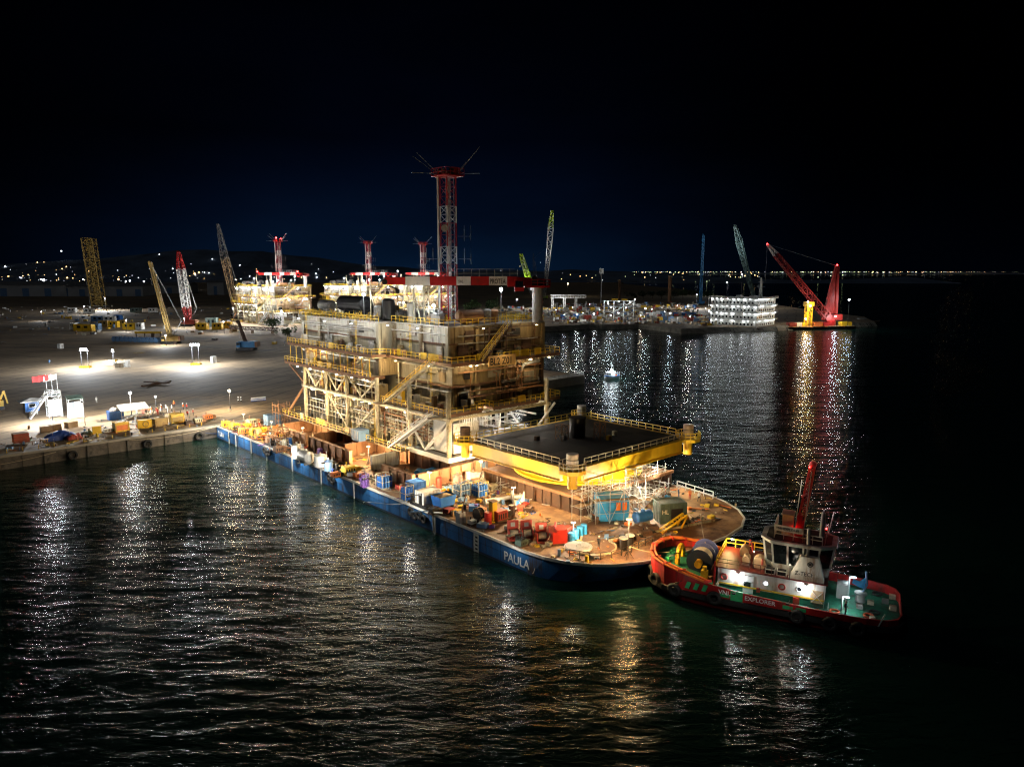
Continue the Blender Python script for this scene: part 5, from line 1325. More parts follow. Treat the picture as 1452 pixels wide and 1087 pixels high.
# ================================================================ the tug at the bow
TA = R(-26)
def make_tug():
    ex = Vector((math.cos(TA),math.sin(TA),0)); ey = Vector((-math.sin(TA),math.cos(TA),0))
    T = thing('tugboat','red hulled harbour tug with white deckhouse and red mast at the barge bow','tug',Vector((17.39,87.93,0))+ey*2.5,TA)
    st = [(0,.15,4.5),(.45,2.4,4.48),(1.3,3.9,4.4),(2.8,5.0,4.2),(4.8,5.6,3.9),(8,5.95,3.25),(12,6.0,2.85),(17,6.0,2.65),(22,6.0,2.5),(25.4,5.75,2.45),(27.6,5.2,2.45),(28.6,4.3,2.45),(29.0,3.0,2.45)]
    def side(s, f=1.0, dz=0.0, z=None, nar=0.0):
        return [(x+(nar*1.6 if x < 8 else -nar*.5 if x > 26 else 0)*(1-min(x,8)/8 if x < 8 else 1), s*max(.1,hb*f-nar), (zz+dz) if z is None else z) for x,hb,zz in st]
    def shell(name, rows, m, parent=T):
        mb = MB()
        for s in (-1,1):
            lo = [r_(s) for r_ in rows]
            for a_, b_ in zip(lo, lo[1:]):
                n = len(a_); v = a_+b_
                mb.add(v,[(i,i+1,n+i+1,n+i) if s < 0 else (n+i,n+i+1,i+1,i) for i in range(n-1)])
            # transom
        for r0, r1 in zip(rows, rows[1:]):
            p, q = r0(-1)[-1], r0(1)[-1]; p1, q1 = r1(-1)[-1], r1(1)[-1]
            mb.add([p,q,q1,p1],[(0,1,2,3)])
        return mb.build(name,m,parent)
    shell('hull',[lambda s:side(s,1,0,-1.2,1.6),lambda s:side(s,1,0,.2,.45),lambda s:side(s,1,0,1.15,.05)],'tug_red')
    shell('bulwark',[lambda s:side(s,1,0,1.15,.05),lambda s:side(s,1,0,1.75,.02),lambda s:side(s,1,0,None,0),lambda s:side(s,1,-.02,None,.22),lambda s:side(s,1,-1.1,None,.24)],'tug_red')
    mb = MB()
    d = [(x+.3,max(.1,hb-.25),zz-1.05) for x,hb,zz in st]
    for i in range(len(d)-1):
        a_, b_ = d[i], d[i+1]; mb.cur = 0
        mb.add([(a_[0],-a_[1],a_[2]),(b_[0],-b_[1],b_[2]),(b_[0],b_[1],b_[2]),(a_[0],a_[1],a_[2])],[(0,1,2,3)])
    mb.build('deck','green_deck',T)
    mb = MB()
    for s in (-1,1):
        l = side(s,1.0,0,1.45,-.12)
        for p, q in zip(l,l[1:]): mb._rb(p,q,.34,.6)
    mb.build('rubbing_belt','rubber',T)
    # tyres all round the bow and along the side
    ty = MB(); ty.torus((0,0,0),.62,.27,'y',16,8); tme = ty.mesh('tyre','rubber',True)
    for x,hb,z,rz in [(.1,-.6,2.4,75),(.5,-2.6,2.0,55),(1.6,-4.3,1.8,35),(4.3,-5.8,1.6,12),(9.2,-6.25,1.7,3),(18.4,-6.25,1.4,0),(21.8,-6.25,1.3,0),(24.6,-6.2,1.3,-3),(.1,.8,2.4,105),(.7,2.8,2.2,125),(2,4.6,2,145)]:
        o = inst('tyre',tme,T,(x,hb,z),R(-rz) if hb < 0 else R(-rz))
    mb = MB()
    for x in (5.6,6.6,7.6): mb.add([(x,-5.84-.02*x,2.2),(x+.5,-5.86-.02*x,2.15),(x+.8,-5.87-.02*x,3.0),(x+.3,-5.85-.02*x,3.05)],[(0,1,2,3)])
    for x in (9.8,16.8,18.2): mb.box(x,x+1.1,-6.03,-5.96,1.95,2.35)
    mb.build('hull_mark','green_bright',T)
    mb = MB(); mb.box(11.0,12.4,-6.03,-5.7,1.72,2.9); mb.build('boarding_gate','green_bright',T)
    text(T,'VNL',.75,(9.6,-6.06,2.3),(1,0,-.07),(0,0,1),'letter_white',ex=.01)
    text(T,'EXPLORER',.72,(12.6,-6.06,2.12),(1,0,-.045),(0,0,1),'letter_white',ex=.01)
    # orange fender pipes round the bow
    for k in range(2):
        pts = []
        for s, rng in ((-1,range(5,-1,-1)),(1,range(0,6))):
            for i in rng:
                x,hb,zz = st[i]
                if s == 1 and i == 0: continue
                pts.append((x+k*.36,s*max(.05,hb-k*.36),zz+.12+.03*k))
        mb = MB(); mb.tube(pts,.15,8); mb.build('bow_fender_pipe','orange',T,smooth=False)
    mb = MB()
    for i in range(0,6):
        x,hb,zz = st[i]
        for s in (-1,1): mb._rb((x-.1,s*hb*1.02,zz+.14),(x+.65,s*max(.02,hb-.6),zz+.16),.12,.34)
    mb.build('fender_clamp','bright_red',T)
    # bow winch with hawser drum and staple
    zd = 2.45
    mb = MB(); mb.box(4.6,8.2,-3.0,4.4,zd-.2,zd); wn = mb.build('winch_bed','rust_dark',T)
    mb = MB(); mb.cyl((6.4,-1.3,zd+1.45),(6.4,2.6,zd+1.45),1.05,1.05,22); mb.build('hawser_drum','drum_blue',T)
    for y in (-1.55,1.0,2.7):
        mb = MB(); mb.cyl((6.4,y,zd+1.45),(6.4,y+.14,zd+1.45),1.6,1.6,24); mb.build('drum_flange','hull_navy' if y < -1 else 'drum_blue',T)
    mb = MB(); [mb.torus((6.4,-1.2+k*.3,zd+1.45),1.15,.15,'y',20,5) for k in range(7)]; mb.build('wound_hawser','letter_pale',T)
    mb = MB(); mb.cyl((6.4,-2.5,zd+1.45),(6.4,-1.55,zd+1.45),.45,.45,14); mb.build('drum_hub','paint_yellow',T)
    mb = MB(); mb.box(6.9,7.7,-3.0,-2.3,zd,zd+1.0); mb.cyl((7.3,-2.65,zd+1),(7.3,-2.65,zd+1.5),.28,.28,10); mb.build('winch_motor','rail_yellow',T)
    mb = MB(); arch = [(3.6,-1.3+1.5*(1-math.cos(t)),zd+.2+2.3*math.sin(t)**.6) for t in [i*math.pi/10 for i in range(11)]]; mb.tube(arch,.34,8); mb.build('towing_staple','paint_yellow',T)
    mb = MB(); mb.lattice((2.2,1.2,zd+.6),(2.2,3.0,zd+.6),.6,.6,2,.05,.03); mb.build('bow_bitts','green_bright',T)
    mb = MB(); mb.box(2,2.6,-1.6,-.8,zd+.4,zd+1.1); mb.build('vent_box','green_bright',T)
    # deckhouse
    z0, z1 = 1.65, 4.5
    mb = MB(); mb.box(9,21,-3.3,3.3,z0,z1); hs = mb.build('deckhouse','tug_white',T)
    mb = MB(); mb.box(9.02,20.98,-3.33,-3.305,z0,z0+.75); mb.build('green_dado','green_deck',hs)
    mb = MB(); mb.box(8.7,21.3,-3.6,3.6,z1,z1+.14); mb.build('boat_deck','tug_maroon',T)
    mb = MB(); mb.box(9,21,-3.42,-3.33,z0+.85,z0+1.0); mb.build('handrail','rail_yellow',hs)
    mb = MB(); mb.box(8.55,8.75,-3.5,-3.2,z0,z1+.6); mb.box(8.55,8.75,3.2,3.5,z0,z1+.6); mb.build('red_post','tug_red',T)
    mb = MB(); mb.box(12.0,13.2,-3.38,-3.31,z0+.15,z0+2.35); dr = mb.build('door','white_paint',hs); 
    mb = MB(); mb.box(12.1,12.9,-3.40,-3.381,z0+.9,z0+1.6); mb.build('door_window','glass_dark',dr)
    for i,(x,m) in enumerate([(9.8,'brick_red'),(16.4,'brick_red')]):
        mb = MB(); mb.torus((x,-3.42,z0+1.75),.34,.1,'y',18,6); mb.build('life_ring',m,hs)
    for x in (14.6,18.3,):
        mb = MB(); mb.torus((x,-3.33,z0+1.8),.28,.05,'y',16,5); ph = mb.build('porthole','white_paint',hs)
        mb = MB(); mb.cyl((x,-3.345,z0+1.8),(x,-3.31,z0+1.8),.26,.26,14); mb.build('porthole_glass','window_lit' if x < 16 else 'glass_dark',ph)
    mb = MB(); mb.box(19.6,20.9,-3.39,-3.31,z0+.5,z0+2.0); vg = mb.build('louvred_door','tan',hs)
    mb = MB(); mb.bar((19.65,-3.41,z0+.55),(20.85,-3.41,z0+1.95),.06); mb.bar((19.65,-3.41,z0+1.95),(20.85,-3.41,z0+.55),.06); mb.build('cross_bar','letter_pale',vg)
    mb = MB(); mb.box(13.6,14.0,-3.6,-3.35,z0+.6,z0+1.1); mb.box(17.7,18.4,-3.6,-3.35,z0,z0+.8); mb.build('fire_box','brick_red',hs)
    # boat deck: stanchions, rafts, skylights
    mb = MB(); mb.rail([(8.8,-3.5,z1+.14),(8.8,3.5,z1+.14)],1.1,1.2,.05); mb.rail([(8.8,3.5,z1+.14),(13.5,3.5,z1+.14)],1.1,1.2,.05); mb.build('yellow_railing','rail_yellow',T)
    mb = MB(); mb.rail([(8.8,-3.5,z1+.14),(15.2,-3.5,z1+.14)],1.0,1.4,.03); mb.build('side_railing','rust_dark',T)
    for i,(x,y) in enumerate([(11.4,1.6),(13.6,-1.6),(12.0,-1.2)]):
        mb = MB(); mb.cyl((x,y-.7,z1+.8),(x,y+.7,z1+.8),[.55,.75,.45][i],None,16); mb.build('liferaft_canister','tan',T)
        mb = MB(); mb.box(x-.45,x+.45,y-.6,y+.6,z1+.14,z1+.4); mb.build('raft_cradle','galv',T)
    for i,x in enumerate((14.4,15.7)):
        mb = MB(); mb.box(x,x+1.15,-3.3,-1.9,z1+.15,z1+.75); sk = mb.build('skylight','tug_white',T)
        mb = MB(); mb.box(x+.12,x+1.03,-3.32,-3.30,z1+.24,z1+.66); mb.box(x+.1,x+1.05,-3.2,-2.0,z1+.751,z1+.77); mb.build('pane','glass_dark',sk)
    mb = MB(); mb.torus((14.0,-2.6,z1+1.2),.34,.09,'x',16,6); mb.build('life_ring','brick_red',T)
    # funnel casing with its lettering, exhaust pipe
    mb = MB(); pr = [(17.0,z1+.14),(20.9,z1+.14),(20.2,z1+3.0),(18.2,z1+3.0)]
    mb.add([(x,-3.45,z) for x,z in pr]+[(x,-2.2,z) for x,z in pr],[(0,1,2,3),(7,6,5,4),(0,4,5,1),(1,5,6,2),(2,6,7,3),(3,7,4,0)]); fu = mb.build('funnel_casing','tug_white',T)
    text(fu,'Z-TECH',.66,(17.7,-3.47,z1+.75),(1,0,-.03),(0,0,1),'ink',ex=.01,sxs=.95)
    mb = MB(); mb.torus((19.3,-3.47,z1+2.2),.27,.06,'y',16,5); mb.box(19.15,19.45,-3.49,-3.455,z1+2.05,z1+2.35); mb.build('emblem','ink',fu)
    mb = MB(); mb.cyl((18.9,-2.7,z1+3.0),(18.9,-2.7,z1+6.2),.22,.2,12); mb.build('exhaust_pipe','tank_grey',T)
    mb = MB(); pr2 = [(17.0,z1+.14),(20.9,z1+.14),(20.2,z1+2.4),(18.2,z1+2.4)]
    mb.add([(x,2.2,z) for x,z in pr2]+[(x,3.4,z) for x,z in pr2],[(0,1,2,3),(7,6,5,4),(0,4,5,1),(1,5,6,2),(2,6,7,3),(3,7,4,0)]); mb.build('funnel_casing','tug_white',T)
    # wheelhouse: eight sided, raked panes between white frames
    zb, zt = z1+1.2, z1+4.0
    pl = [(14.2,-1.5),(15.2,-2.6),(20.0,-2.6),(21.4,-1.5),(21.4,1.5),(20.0,2.6),(15.2,2.6),(14.2,1.5)]
    cx_, cy2 = 17.8, 0
    def sc_(p,k): return (cx_+(p[0]-cx_)*k, p[1]*k)
    mb = MB(); mb.loft([[(*sc_(p,.94),z1+.14) for p in pl],[(*p,zb) for p in pl]]); mb.build('wheelhouse_base','tug_white',T)
    mb = MB(); mb.loft([[(*sc_(p,.97),zb) for p in pl],[(*sc_(p,1.08),zt) for p in pl]]); gl = mb.build('wheelhouse_glass','glass_dark',T)
    for i in range(8):
        p, q = pl[i], pl[(i+1)%8]; n = 1 if math.dist(p,q) < 2 else 3
        mb = MB()
        for k in range(n):
            t = k/n; c = (p[0]+(q[0]-p[0])*t, p[1]+(q[1]-p[1])*t)
            mb._rb((*sc_(c,.98),zb),(*sc_(c,1.09),zt),.2,.2)
        mb._rb((*sc_(p,.985),zb+.05),(*sc_(q,.985),zb+.05),.16,.22)
        mb._rb((*sc_(p,1.09),zt-.08),(*sc_(q,1.09),zt-.08),.16,.22)
        mb.build('window_frame','tug_white',T)
    mb = MB(); mb.prism([sc_(p,1.16) for p in pl],zt,zt+.22); mb.build('wheelhouse_roof','tug_white',T)
    mb = MB(); mb.prism([sc_(p,1.0) for p in pl],zt+.22,zt+.26); mb.build('roof_deck','dark_deck',T)
    # monkey island with its name board
    zi = zt+.26
    mb = MB(); brd = [(15.6,-2.0),(15.2,-1.2),(15.2,1.2),(15.6,2.0)]
    mb._rb((15.1,-1.9,zi+1.3),(15.1,1.9,zi+1.3),.12,.7); mb._rb((15.1,-1.9,zi+1.3),(18.3,-2.3,zi+1.3),.12,.7); nb = mb.build('name_board','tug_white',T)
    text(nb,'VNL EXPLORER',.42,(15.25,-2.02,zi+1.15),(3.2,-.4,0),(0,0,1),'ink',ex=.01,sxs=.92)
    mb = MB(); mb.rail([(15.1,-1.9,zi),(15.1,1.9,zi)],1.0,.9,.04); mb.rail([(15.1,-1.9,zi),(20.4,-2.4,zi)],1.0,1.1,.04); mb.build('island_railing','tug_white',T)
    mb = MB(); mb.box(15.8,17.0,-.7,.7,zi,zi+2.6); mb.box(15.7,17.1,-1.0,1.0,zi+2.6,zi+2.7); mb.build('radar_house','tan',T)
    # mast, raked aft
    mb = MB(); mb.lattice((17.6,.1,zi),(18.7,.1,zi+8.6),.75,.5,10,.1,.05,side=(0,1,0)); mb.build('mast','crane_red',T)
    mb = MB(); mb.box(17.4,18.0,-.3,.5,zi,zi+2.6); mb.build('mast_foot','crane_red',T)
    mb = MB(); mb.ball((18.75,.1,zi+8.9),.42,10,6); mb.build('mast_head','crane_red',T)
    for (x,y,z,L) in [(18.2,-1.5,zi+.2,8.2),(17.2,-1.1,zi+.2,7.0),(20.4,-2.2,zi-2.5,5),(20.8,1,zi,3.2)]:
        mb = MB(); mb.bar((x,y,z),(x+.5,y,z+L),.06); mb.build('whip_antenna','galv',T)
    mb = MB(); mb._rb((17.8,-1.2,zi+5.2),(18.6,1.3,zi+5.2),.14,.2); mb.build('crosstree','crane_red',T)
    mb = MB(); mb.cyl((20.2,.8,zi),(20.2,.8,zi+3.0),.35,.2,8); mb.bar((20.2,.2,zi+3),(20.2,1.6,zi+3),.16); mb.build('aft_mast','tank_grey',T)
    for (x,y,z,s_) in [(17.2,-.6,zi+1.0,.13),(20.6,1.3,zi+.9,.1),(18.4,-.3,zi+8.6,.09)]:
        mb = MB(); mb.ball((x,y,z),s_,8,5); nl = mb.build('navigation_lamp','lamp_red',T)
        light(nl,(x-.2,y-.3,z),4,(1,.04,.03),.1)
    # aft deck: capstan, lamp posts, crane
    mb = MB(); mb.cyl((24.8,1.2,1.4),(24.8,1.2,2.3),.6,.45,14); mb.cyl((24.8,1.2,2.3),(24.8,1.2,2.5),.7,.7,14); mb.build('capstan','tank_grey',T)
    mb = MB(); mb.box(22.2,23.4,.8,2.4,1.4,3.2); mb.build('aft_locker','tank_grey',T)
    for (x,y,h,wt) in [(23.5,2.1,2.6,150),(22.9,-2.4,1.9,260)]:
        mb = MB(); mb.cyl((x,y,1.4),(x,y,1.4+h),.1,.08,8); mb.box(x-.1,x+.7,y-.1,y+.1,1.3+h,1.4+h); lp = mb.build('deck_lamp','white_paint',T)
        mb = MB(); mb.box(x+.2,x+.7,y-.12,y+.12,1.22+h,1.295+h); mb.build('lens','lamp_white',lp)
        light(lp,(x+.5,y-.05,1.05+h),wt*.22,(.75,.95,1),.1)
    mb = MB(); mb.tube([(24.6,1.4,1.4),(25.4,1.6,3.4),(25.2,1.6,5.0)],.12,6); mb.build('davit','steel_blue',T)
    mb = MB(); mb.add([(24.2,1.5,3.6),(25.3,1.6,4.4),(25.3,1.6,2.6),(24.4,1.5,2.7)],[(0,1,2,3),(3,2,1,0)]) ; 
    mb = MB(); mb.loft([[(23.8,1.4,3.4),(24.6,1.45,3.0),(25.2,1.6,2.8)],[(23.9,1.5,3.9),(24.6,1.55,3.7),(25.3,1.65,4.4)]],closed=False,cap=False); mb.build('canvas_flag','blue_tarp',T)
    mb = MB(); mb.bar((26.4,-5.6,1.2),(27.2,-5.4,3.2),.12); mb.cyl((26,-5.0,1.4),(26,-5.0,2.5),.3,.3,10); mb.build('stern_bitt','letter_pale',T)
    # lamps on the deckhouse side
    for (x,wt) in ((11.4,120),(19.0,120)):
        mb = MB(); mb.box(x-.16,x+.16,-3.62,-3.32,z1-.45,z1-.32); lf = mb.build('side_lamp','galv',hs)
        mb = MB(); mb.box(x-.14,x+.14,-3.6,-3.36,z1-.52,z1-.455); mb.build('lens','lamp_white',lf)
        light(lf,(x,-3.75,z1-.75),wt,(.9,.97,1),.1)
    # lamps added on brackets outside the bulwark to light the red hull
    for (x,wt) in ((5.2,34),(11.7,40),(17.5,28)):
        mb = MB(); mb.bar((x,-5.7,2.9),(x,-8.3,3.7),.06); mb.box(x-.2,x+.2,-8.5,-8.2,3.62,3.74); bf = mb.build('added_hull_lamp','dark_post',T)
        mb = MB(); mb.box(x-.12,x+.12,-8.42,-8.28,3.607,3.617); mb.build('lens','lamp_soft',bf); light(bf,(x,-8.35,3.4),wt,(1,.9,.8),.1)
    for (x,y,z,wt) in ((13.0,-2.9,z1+2.4,95),(17.2,-4.3,z1+2.0,60)):  # lamps added to brighten the wheelhouse frames and funnel panel
        mb = MB(); mb.bar((x,y+.4,z1+.1),(x,y+.4,z+.1),.06); mb.box(x-.12,x+.12,y,y+.4,z+.05,z+.15); bf = mb.build('added_rail_lamp','dark_post',T); light(bf,(x,y-.25,z-.05),wt,(1,.85,.6),.08)
    rt = random.Random(2)
    for k in range(9):
        x = rt.uniform(21.8,28.5); y = rt.uniform(-4,4)
        mb = MB(); (mb.torus((x,y,1.55),.5,.12,'z',14,6) if k % 2 else mb.box(x-.3,x+.4,y-.3,y+.3,1.42,1.9)); mb.build('rope_coil' if k % 2 else 'deck_box',['rope','hawser','grey_steel','rubber'][k % 4],T)
    mb = MB(); mb.rail([(21.5,-5.3,1.5),(21.5,-3.4,1.5)],1.0,.9,.04); mb.rail([(9.2,-5.4,2.0),(9.2,-3.4,2.0)],1.0,.9,.04); mb.build('side_gate','galv',T)
    mb = MB(); mb.box(9.6,9.9,2.7,2.95,z1+1.4,z1+1.6); lf = mb.build('bow_lamp','galv',T)
    light(lf,(9.3,2.4,z1+1.2),380,(1,.70,.28),.1)
    mb = MB(); mb.box(9.5,9.58,2.72,2.93,z1+1.42,z1+1.58); mb.build('lens','lamp_warm',lf)
    return T
TUG = make_tug()
ex = Vector((math.cos(TA),math.sin(TA),0)); ey = Vector((-math.sin(TA),math.cos(TA),0)); TO = Vector((17.39,87.93,0))+ey*2.5
person('crew member in red coverall leaning on the tug boat deck rail', TO+ex*12.2+ey*2.7+Vector((0,0,4.65)), R(-60),'bend','cloth_red','cloth_red','bright_red','crew on the tug')
person('crew member in dark clothes on the aft deck of the tug', TO+ex*23.3+ey*-3.6+Vector((0,0,1.45)), R(40),'stand','cloth_dark','cloth_dark','tank_grey','crew on the tug')
T = thing('boarding_ladder','yellow trestle gangway between the tug bow and the barge deck','gangway',dk(955,752),R(30))
mb = MB(); mb._rb((-2.2,0,.1),(2.6,0,1.9),.3,.16); mb._rb((-2.2,.9,.1),(2.6,.9,1.9),.3,.16); mb.build('stringer','paint_yellow',T)
mb = MB(); mb._rb((2.6,0,1.9),(1.5,0,.02),.22,.16); mb._rb((2.6,.9,1.9),(1.5,.9,.02),.22,.16); mb.build('strut','paint_yellow',T)
mb = MB()
for k in range(10): mb._rb((-2.2+k*.5,-.1,.12+k*.19),(-2.2+k*.5,1.0,.12+k*.19),.1,.08)
mb.build('rung','paint_yellow',T)
def line(label, pts, r, m, sag=.0, name='mooring_rope'):
    out = []
    for p, q in zip(pts, pts[1:]):
        for k in range(12):
            t = k/12; c = Vector(p).lerp(Vector(q),t); c.z -= sag*4*t*(1-t); out.append(c)
    out.append(Vector(pts[-1])); o0 = out[0]
    mb = MB(); mb.tube([c-o0 for c in out],r,5); return tag(mb.build(name,m,None,o0),label,'rope',None)
line('orange towing line from the barge bow to the tug winch',[dk(993,728,DZ+.6),TO+ex*6.4+ey*2.0+Vector((0,0,5.2))],.06,'rope',.5,'tow_line')
line('thin mooring rope from barge bow bollard towards the tug',[dk(893,774,DZ+1.2),TO+ex*2.0+ey*1.0+Vector((0,0,3.6))],.05,'rope',.4)
line('mooring rope from the stern of the barge to the left quay',[W(64.5,172,DZ+.5),W(38,176.2,3.3)],.06,'rope',1.4)
line('second mooring rope hanging along the quay wall',[W(30,174.8,2.2),W(6,174.8,2.4)],.05,'rope',1.0)
line('white hose hanging over the barge side amidships',[dk(627,727,DZ+.9),Vector(W(63.1,86.0,3.5)),Vector(W(63.2,86.0,.3))],.14,'pipe_pale',.0,'drain_hose')
line('pale rope hanging over the bow shoulder of the barge',[dk(781,757,DZ+1.4),dk(770,776,DZ+.4),Vector(W(63.2,64.2,.6))],.05,'rope',.1)

# ================================================================ small service boat out on the water
def make_boat():
    p = at(866,537,0); T = thing('service_boat','small white and blue service boat out on the water beyond the frame','boat',p,R(-125))
    st = [(-4.6,1.5,1.1),(-2,1.7,1.1),(1,1.6,1.3),(3,1.1,1.6),(4.6,.1,1.9)]
    for nm,rows,m in (('hull',((-.6,.6),(.75,1.0)),'white_paint'),('gunwale',((.75,1.0),(1.0,1.02)),'blue_paint')):
        mb = MB()
        for s in (-1,1):
            l0 = [(x,s*h*rows[0][1],z*rows[0][0] if nm == 'gunwale' else -.5) for x,h,z in st]; l1 = [(x,s*h*rows[1][1],z*rows[1][0] if nm == 'gunwale' else z*.75) for x,h,z in st]
            n = len(l0); mb.add(l0+l1,[(i,i+1,n+i+1,n+i) for i in range(n-1)])
        mb.add([(-4.6,-1.5*rows[0][1],-.5 if nm == 'hull' else .8),(-4.6,1.5*rows[0][1],-.5 if nm == 'hull' else .8),(-4.6,1.5,.82 if nm == 'hull' else 1.1),(-4.6,-1.5,.82 if nm == 'hull' else 1.1)],[(0,1,2,3)])
        mb.build(nm,m,T)
    mb = MB(); mb.add([(x,-h*.95,.7) for x,h,z in st]+[(x,h*.95,.7) for x,h,z in st],[(i,i+1,6+i,5+i) for i in range(4)]); mb.build('deck','blue_paint',T)
    mb = MB(); mb.box(-1.5,1.6,-1.1,1.1,.7,2.6); cb = mb.build('cabin','white_paint',T); mb = MB(); mb.box(-1.8,1.9,-1.3,1.3,2.6,2.75); mb.build('roof','white_paint',cb)
    mb = MB(); mb.box(1.605,1.63,-.9,.9,1.6,2.4); mb.box(-1.2,1.3,-1.13,-1.105,1.6,2.4); mb.build('window','glass_dark',cb)
    mb = MB(); mb.bar((-.5,0,2.75),(-.5,0,6.4),.14); mb.bar((-.5,-.8,5),(-.5,.8,5),.1); mb.bar((-.5,0,6),(-3.5,0,1.5),.05); mb.build('mast','galv',T)
    mb = MB(); mb.rail([(-4.4,-1.4,1.0),(-4.4,1.4,1.0)],.9,.9,.04); mb.rail([(1.8,-1.5,1.2),(4.2,-.3,1.7),(4.2,.3,1.7),(1.8,1.5,1.2)],.9,.9,.04); mb.build('railing','galv',T)
    mb = MB(); mb.ball((-.5,0,3.3),.34,8,5); l = mb.build('deck_lamp','lamp_white',T); light(l,(-2.2,.3,3.2),900,(.8,.95,1),.15); light(l,(.3,-2.6,3.6),700,(.85,.97,1),.15); light(l,(.3,2.6,3.6),700,(.85,.97,1),.15); light(l,(3.4,0,3.4),500,(.85,.97,1),.15)  # extra lights around the lamp are added to brighten the boat
    mb = MB(); mb.cyl((-3.4,.5,.7),(-3.4,.5,1.3),.35,.35,10); mb.box(-3.2,-2.4,-1.0,-.3,.7,1.2); mb.build('deck_box','orange',T)
    return T
make_boat()
# ================================================================ the quay
ORD = ['first','second','third','fourth','fifth','sixth','seventh','eighth','ninth','tenth','eleventh','twelfth','thirteenth','fourteenth','fifteenth','sixteenth','seventeenth','eighteenth','nineteenth','twentieth','twenty-first','twenty-second']
def qy(x, y): return at(x, y, GZ+.005)
# blue ticket hut
T = thing('security_hut','small blue hut with a wide white roof on the quay','hut',qy(45,582))
mb = MB(); mb.box(-1.6,1.6,-1.3,1.3,0,2.6); b_ = mb.build('wall','blue_paint',T)
mb = MB(); mb.box(-.8,.9,-1.35,-1.3,1.0,2.1); w_ = mb.build('window','white_paint',b_); mb = MB(); mb.box(-.65,.75,-1.37,-1.351,1.12,1.98); mb.build('pane','glass_dark',w_)
mb = MB(); mb.box(-1.62,-1.58,-1.2,-.2,0,2.1) ; mb.build('door','white_paint',b_)
mb = MB(); mb.loft([[(-2.8,-2.4,2.6),(2.8,-2.4,2.6),(2.8,2.4,2.6),(-2.8,2.4,2.6)],[(-2.8,-2.4,2.75),(2.8,-2.4,2.75),(2.8,2.4,2.75),(-2.8,2.4,2.75)],[(-.3,-.2,3.5),(.3,-.2,3.5),(.3,.2,3.5),(-.3,.2,3.5)]]); mb.build('roof','white_paint',T)
# white stair tower with flags
T = thing('stair_tower','white access stair tower with three flag poles on the quay','stairs',qy(78,590))
mb = MB(); mb.lattice((0,0,0),(0,0,5.6),3.0,3.0,4,.07,.05,side=(1,0,0)); mb.build('tower_frame','white_paint',T)
mb = MB(); mb.box(-1.5,1.5,-1.5,1.5,5.5,5.65); mb.build('platform','white_steel',T)
mb = MB(); mb._rb((-5.5,-.6,0),(-1.5,-.6,5.5),.1,.3); mb._rb((-5.5,.6,0),(-1.5,.6,5.5),.1,.3); sr = mb.build('stringer','white_paint',T)
mb = MB()
for k in range(1,18): mb.box(-5.5+k*4/18-.12,-5.5+k*4/18+.12,-.6,.6,5.5*k/18-.03,5.5*k/18+.03)
mb.build('tread','white_steel',sr)
mb = MB(); mb.bar((-5.5,-.65,1.1),(-1.5,-.65,6.6),.08); mb.bar((-5.5,.65,1.1),(-1.5,.65,6.6),.08); mb.rail([(-1.5,-1.5,5.65),(1.5,-1.5,5.65),(1.5,1.5,5.65),(-1.5,1.5,5.65)],1.1,1,.05); mb.build('handrail','white_paint',T)
mb = MB(); mb.box(-1.48,1.48,-1.56,-1.52,.3,4.6); mb.build('mesh_panel','white_paint',T)
for i,x in enumerate((-1.0,.2,1.4)):
    mb = MB(); mb.cyl((x,1.2,5.6),(x,1.2,11.0),.06,.05,6); fp = mb.build('flag_pole','white_paint',T)
    rows = [[(x-.05-k*.42,1.2+.18*math.sin(k*1.3+i),z-.12*k*.4) for k in range(8)] for z in (9.4,10.1,10.8)]
    mb = MB(); mb.loft(rows,closed=False,cap=False); mb.build('flag','flag_red' if i < 2 else 'white_paint',fp)
light(T,(-2.0,-3.2,5.4),0.1,(1,1,1),.1)
# gatehouse booth on legs with a green roof
T = thing('notice_booth','tall pale booth with green sloping roof and notice boards','booth',qy(108,592))
mb = MB(); mb.box(-1.5,1.5,-.9,.9,.1,4.0); b_ = mb.build('wall','concrete',T)
mb = MB(); mb.add([(-1.8,-1.3,4.9),(1.8,-1.3,4.9),(1.8,1.3,5.6),(-1.8,1.3,5.6),(-1.8,-1.3,5.05),(1.8,-1.3,5.05),(1.8,1.3,5.75),(-1.8,1.3,5.75)],[(0,3,2,1),(4,5,6,7),(0,1,5,4),(1,2,6,5),(2,3,7,6),(3,0,4,7)]); mb.build('roof','green_box',T)
for x in (-1.65,1.5): mb = MB(); mb.box(x,x+.15,-1.0,-.85,0,5.0); mb.box(x,x+.15,.85,1.0,0,5.3); mb.build('post','white_paint',T)
mb = MB(); mb.box(-.3,1.45,-.98,-.91,2.6,4.3); mb.build('notice_board','white_paint',T)
mb = MB(); mb.box(-1.4,-.4,-.98,-.91,2.7,4.2); mb.build('notice_board','steel_blue',T)
T = thing('lamp_post','thin pole with two dark lamp heads beside the notice booth','pole',qy(121,603),0)
mb = MB(); mb.cyl((0,0,0),(0,0,6.6),.07,.05,6); mb.build('pole','ink',T); mb = MB(); mb.box(-.5,.1,-.2,.2,5.6,6.0); mb.build('lamp_head','ink',T)
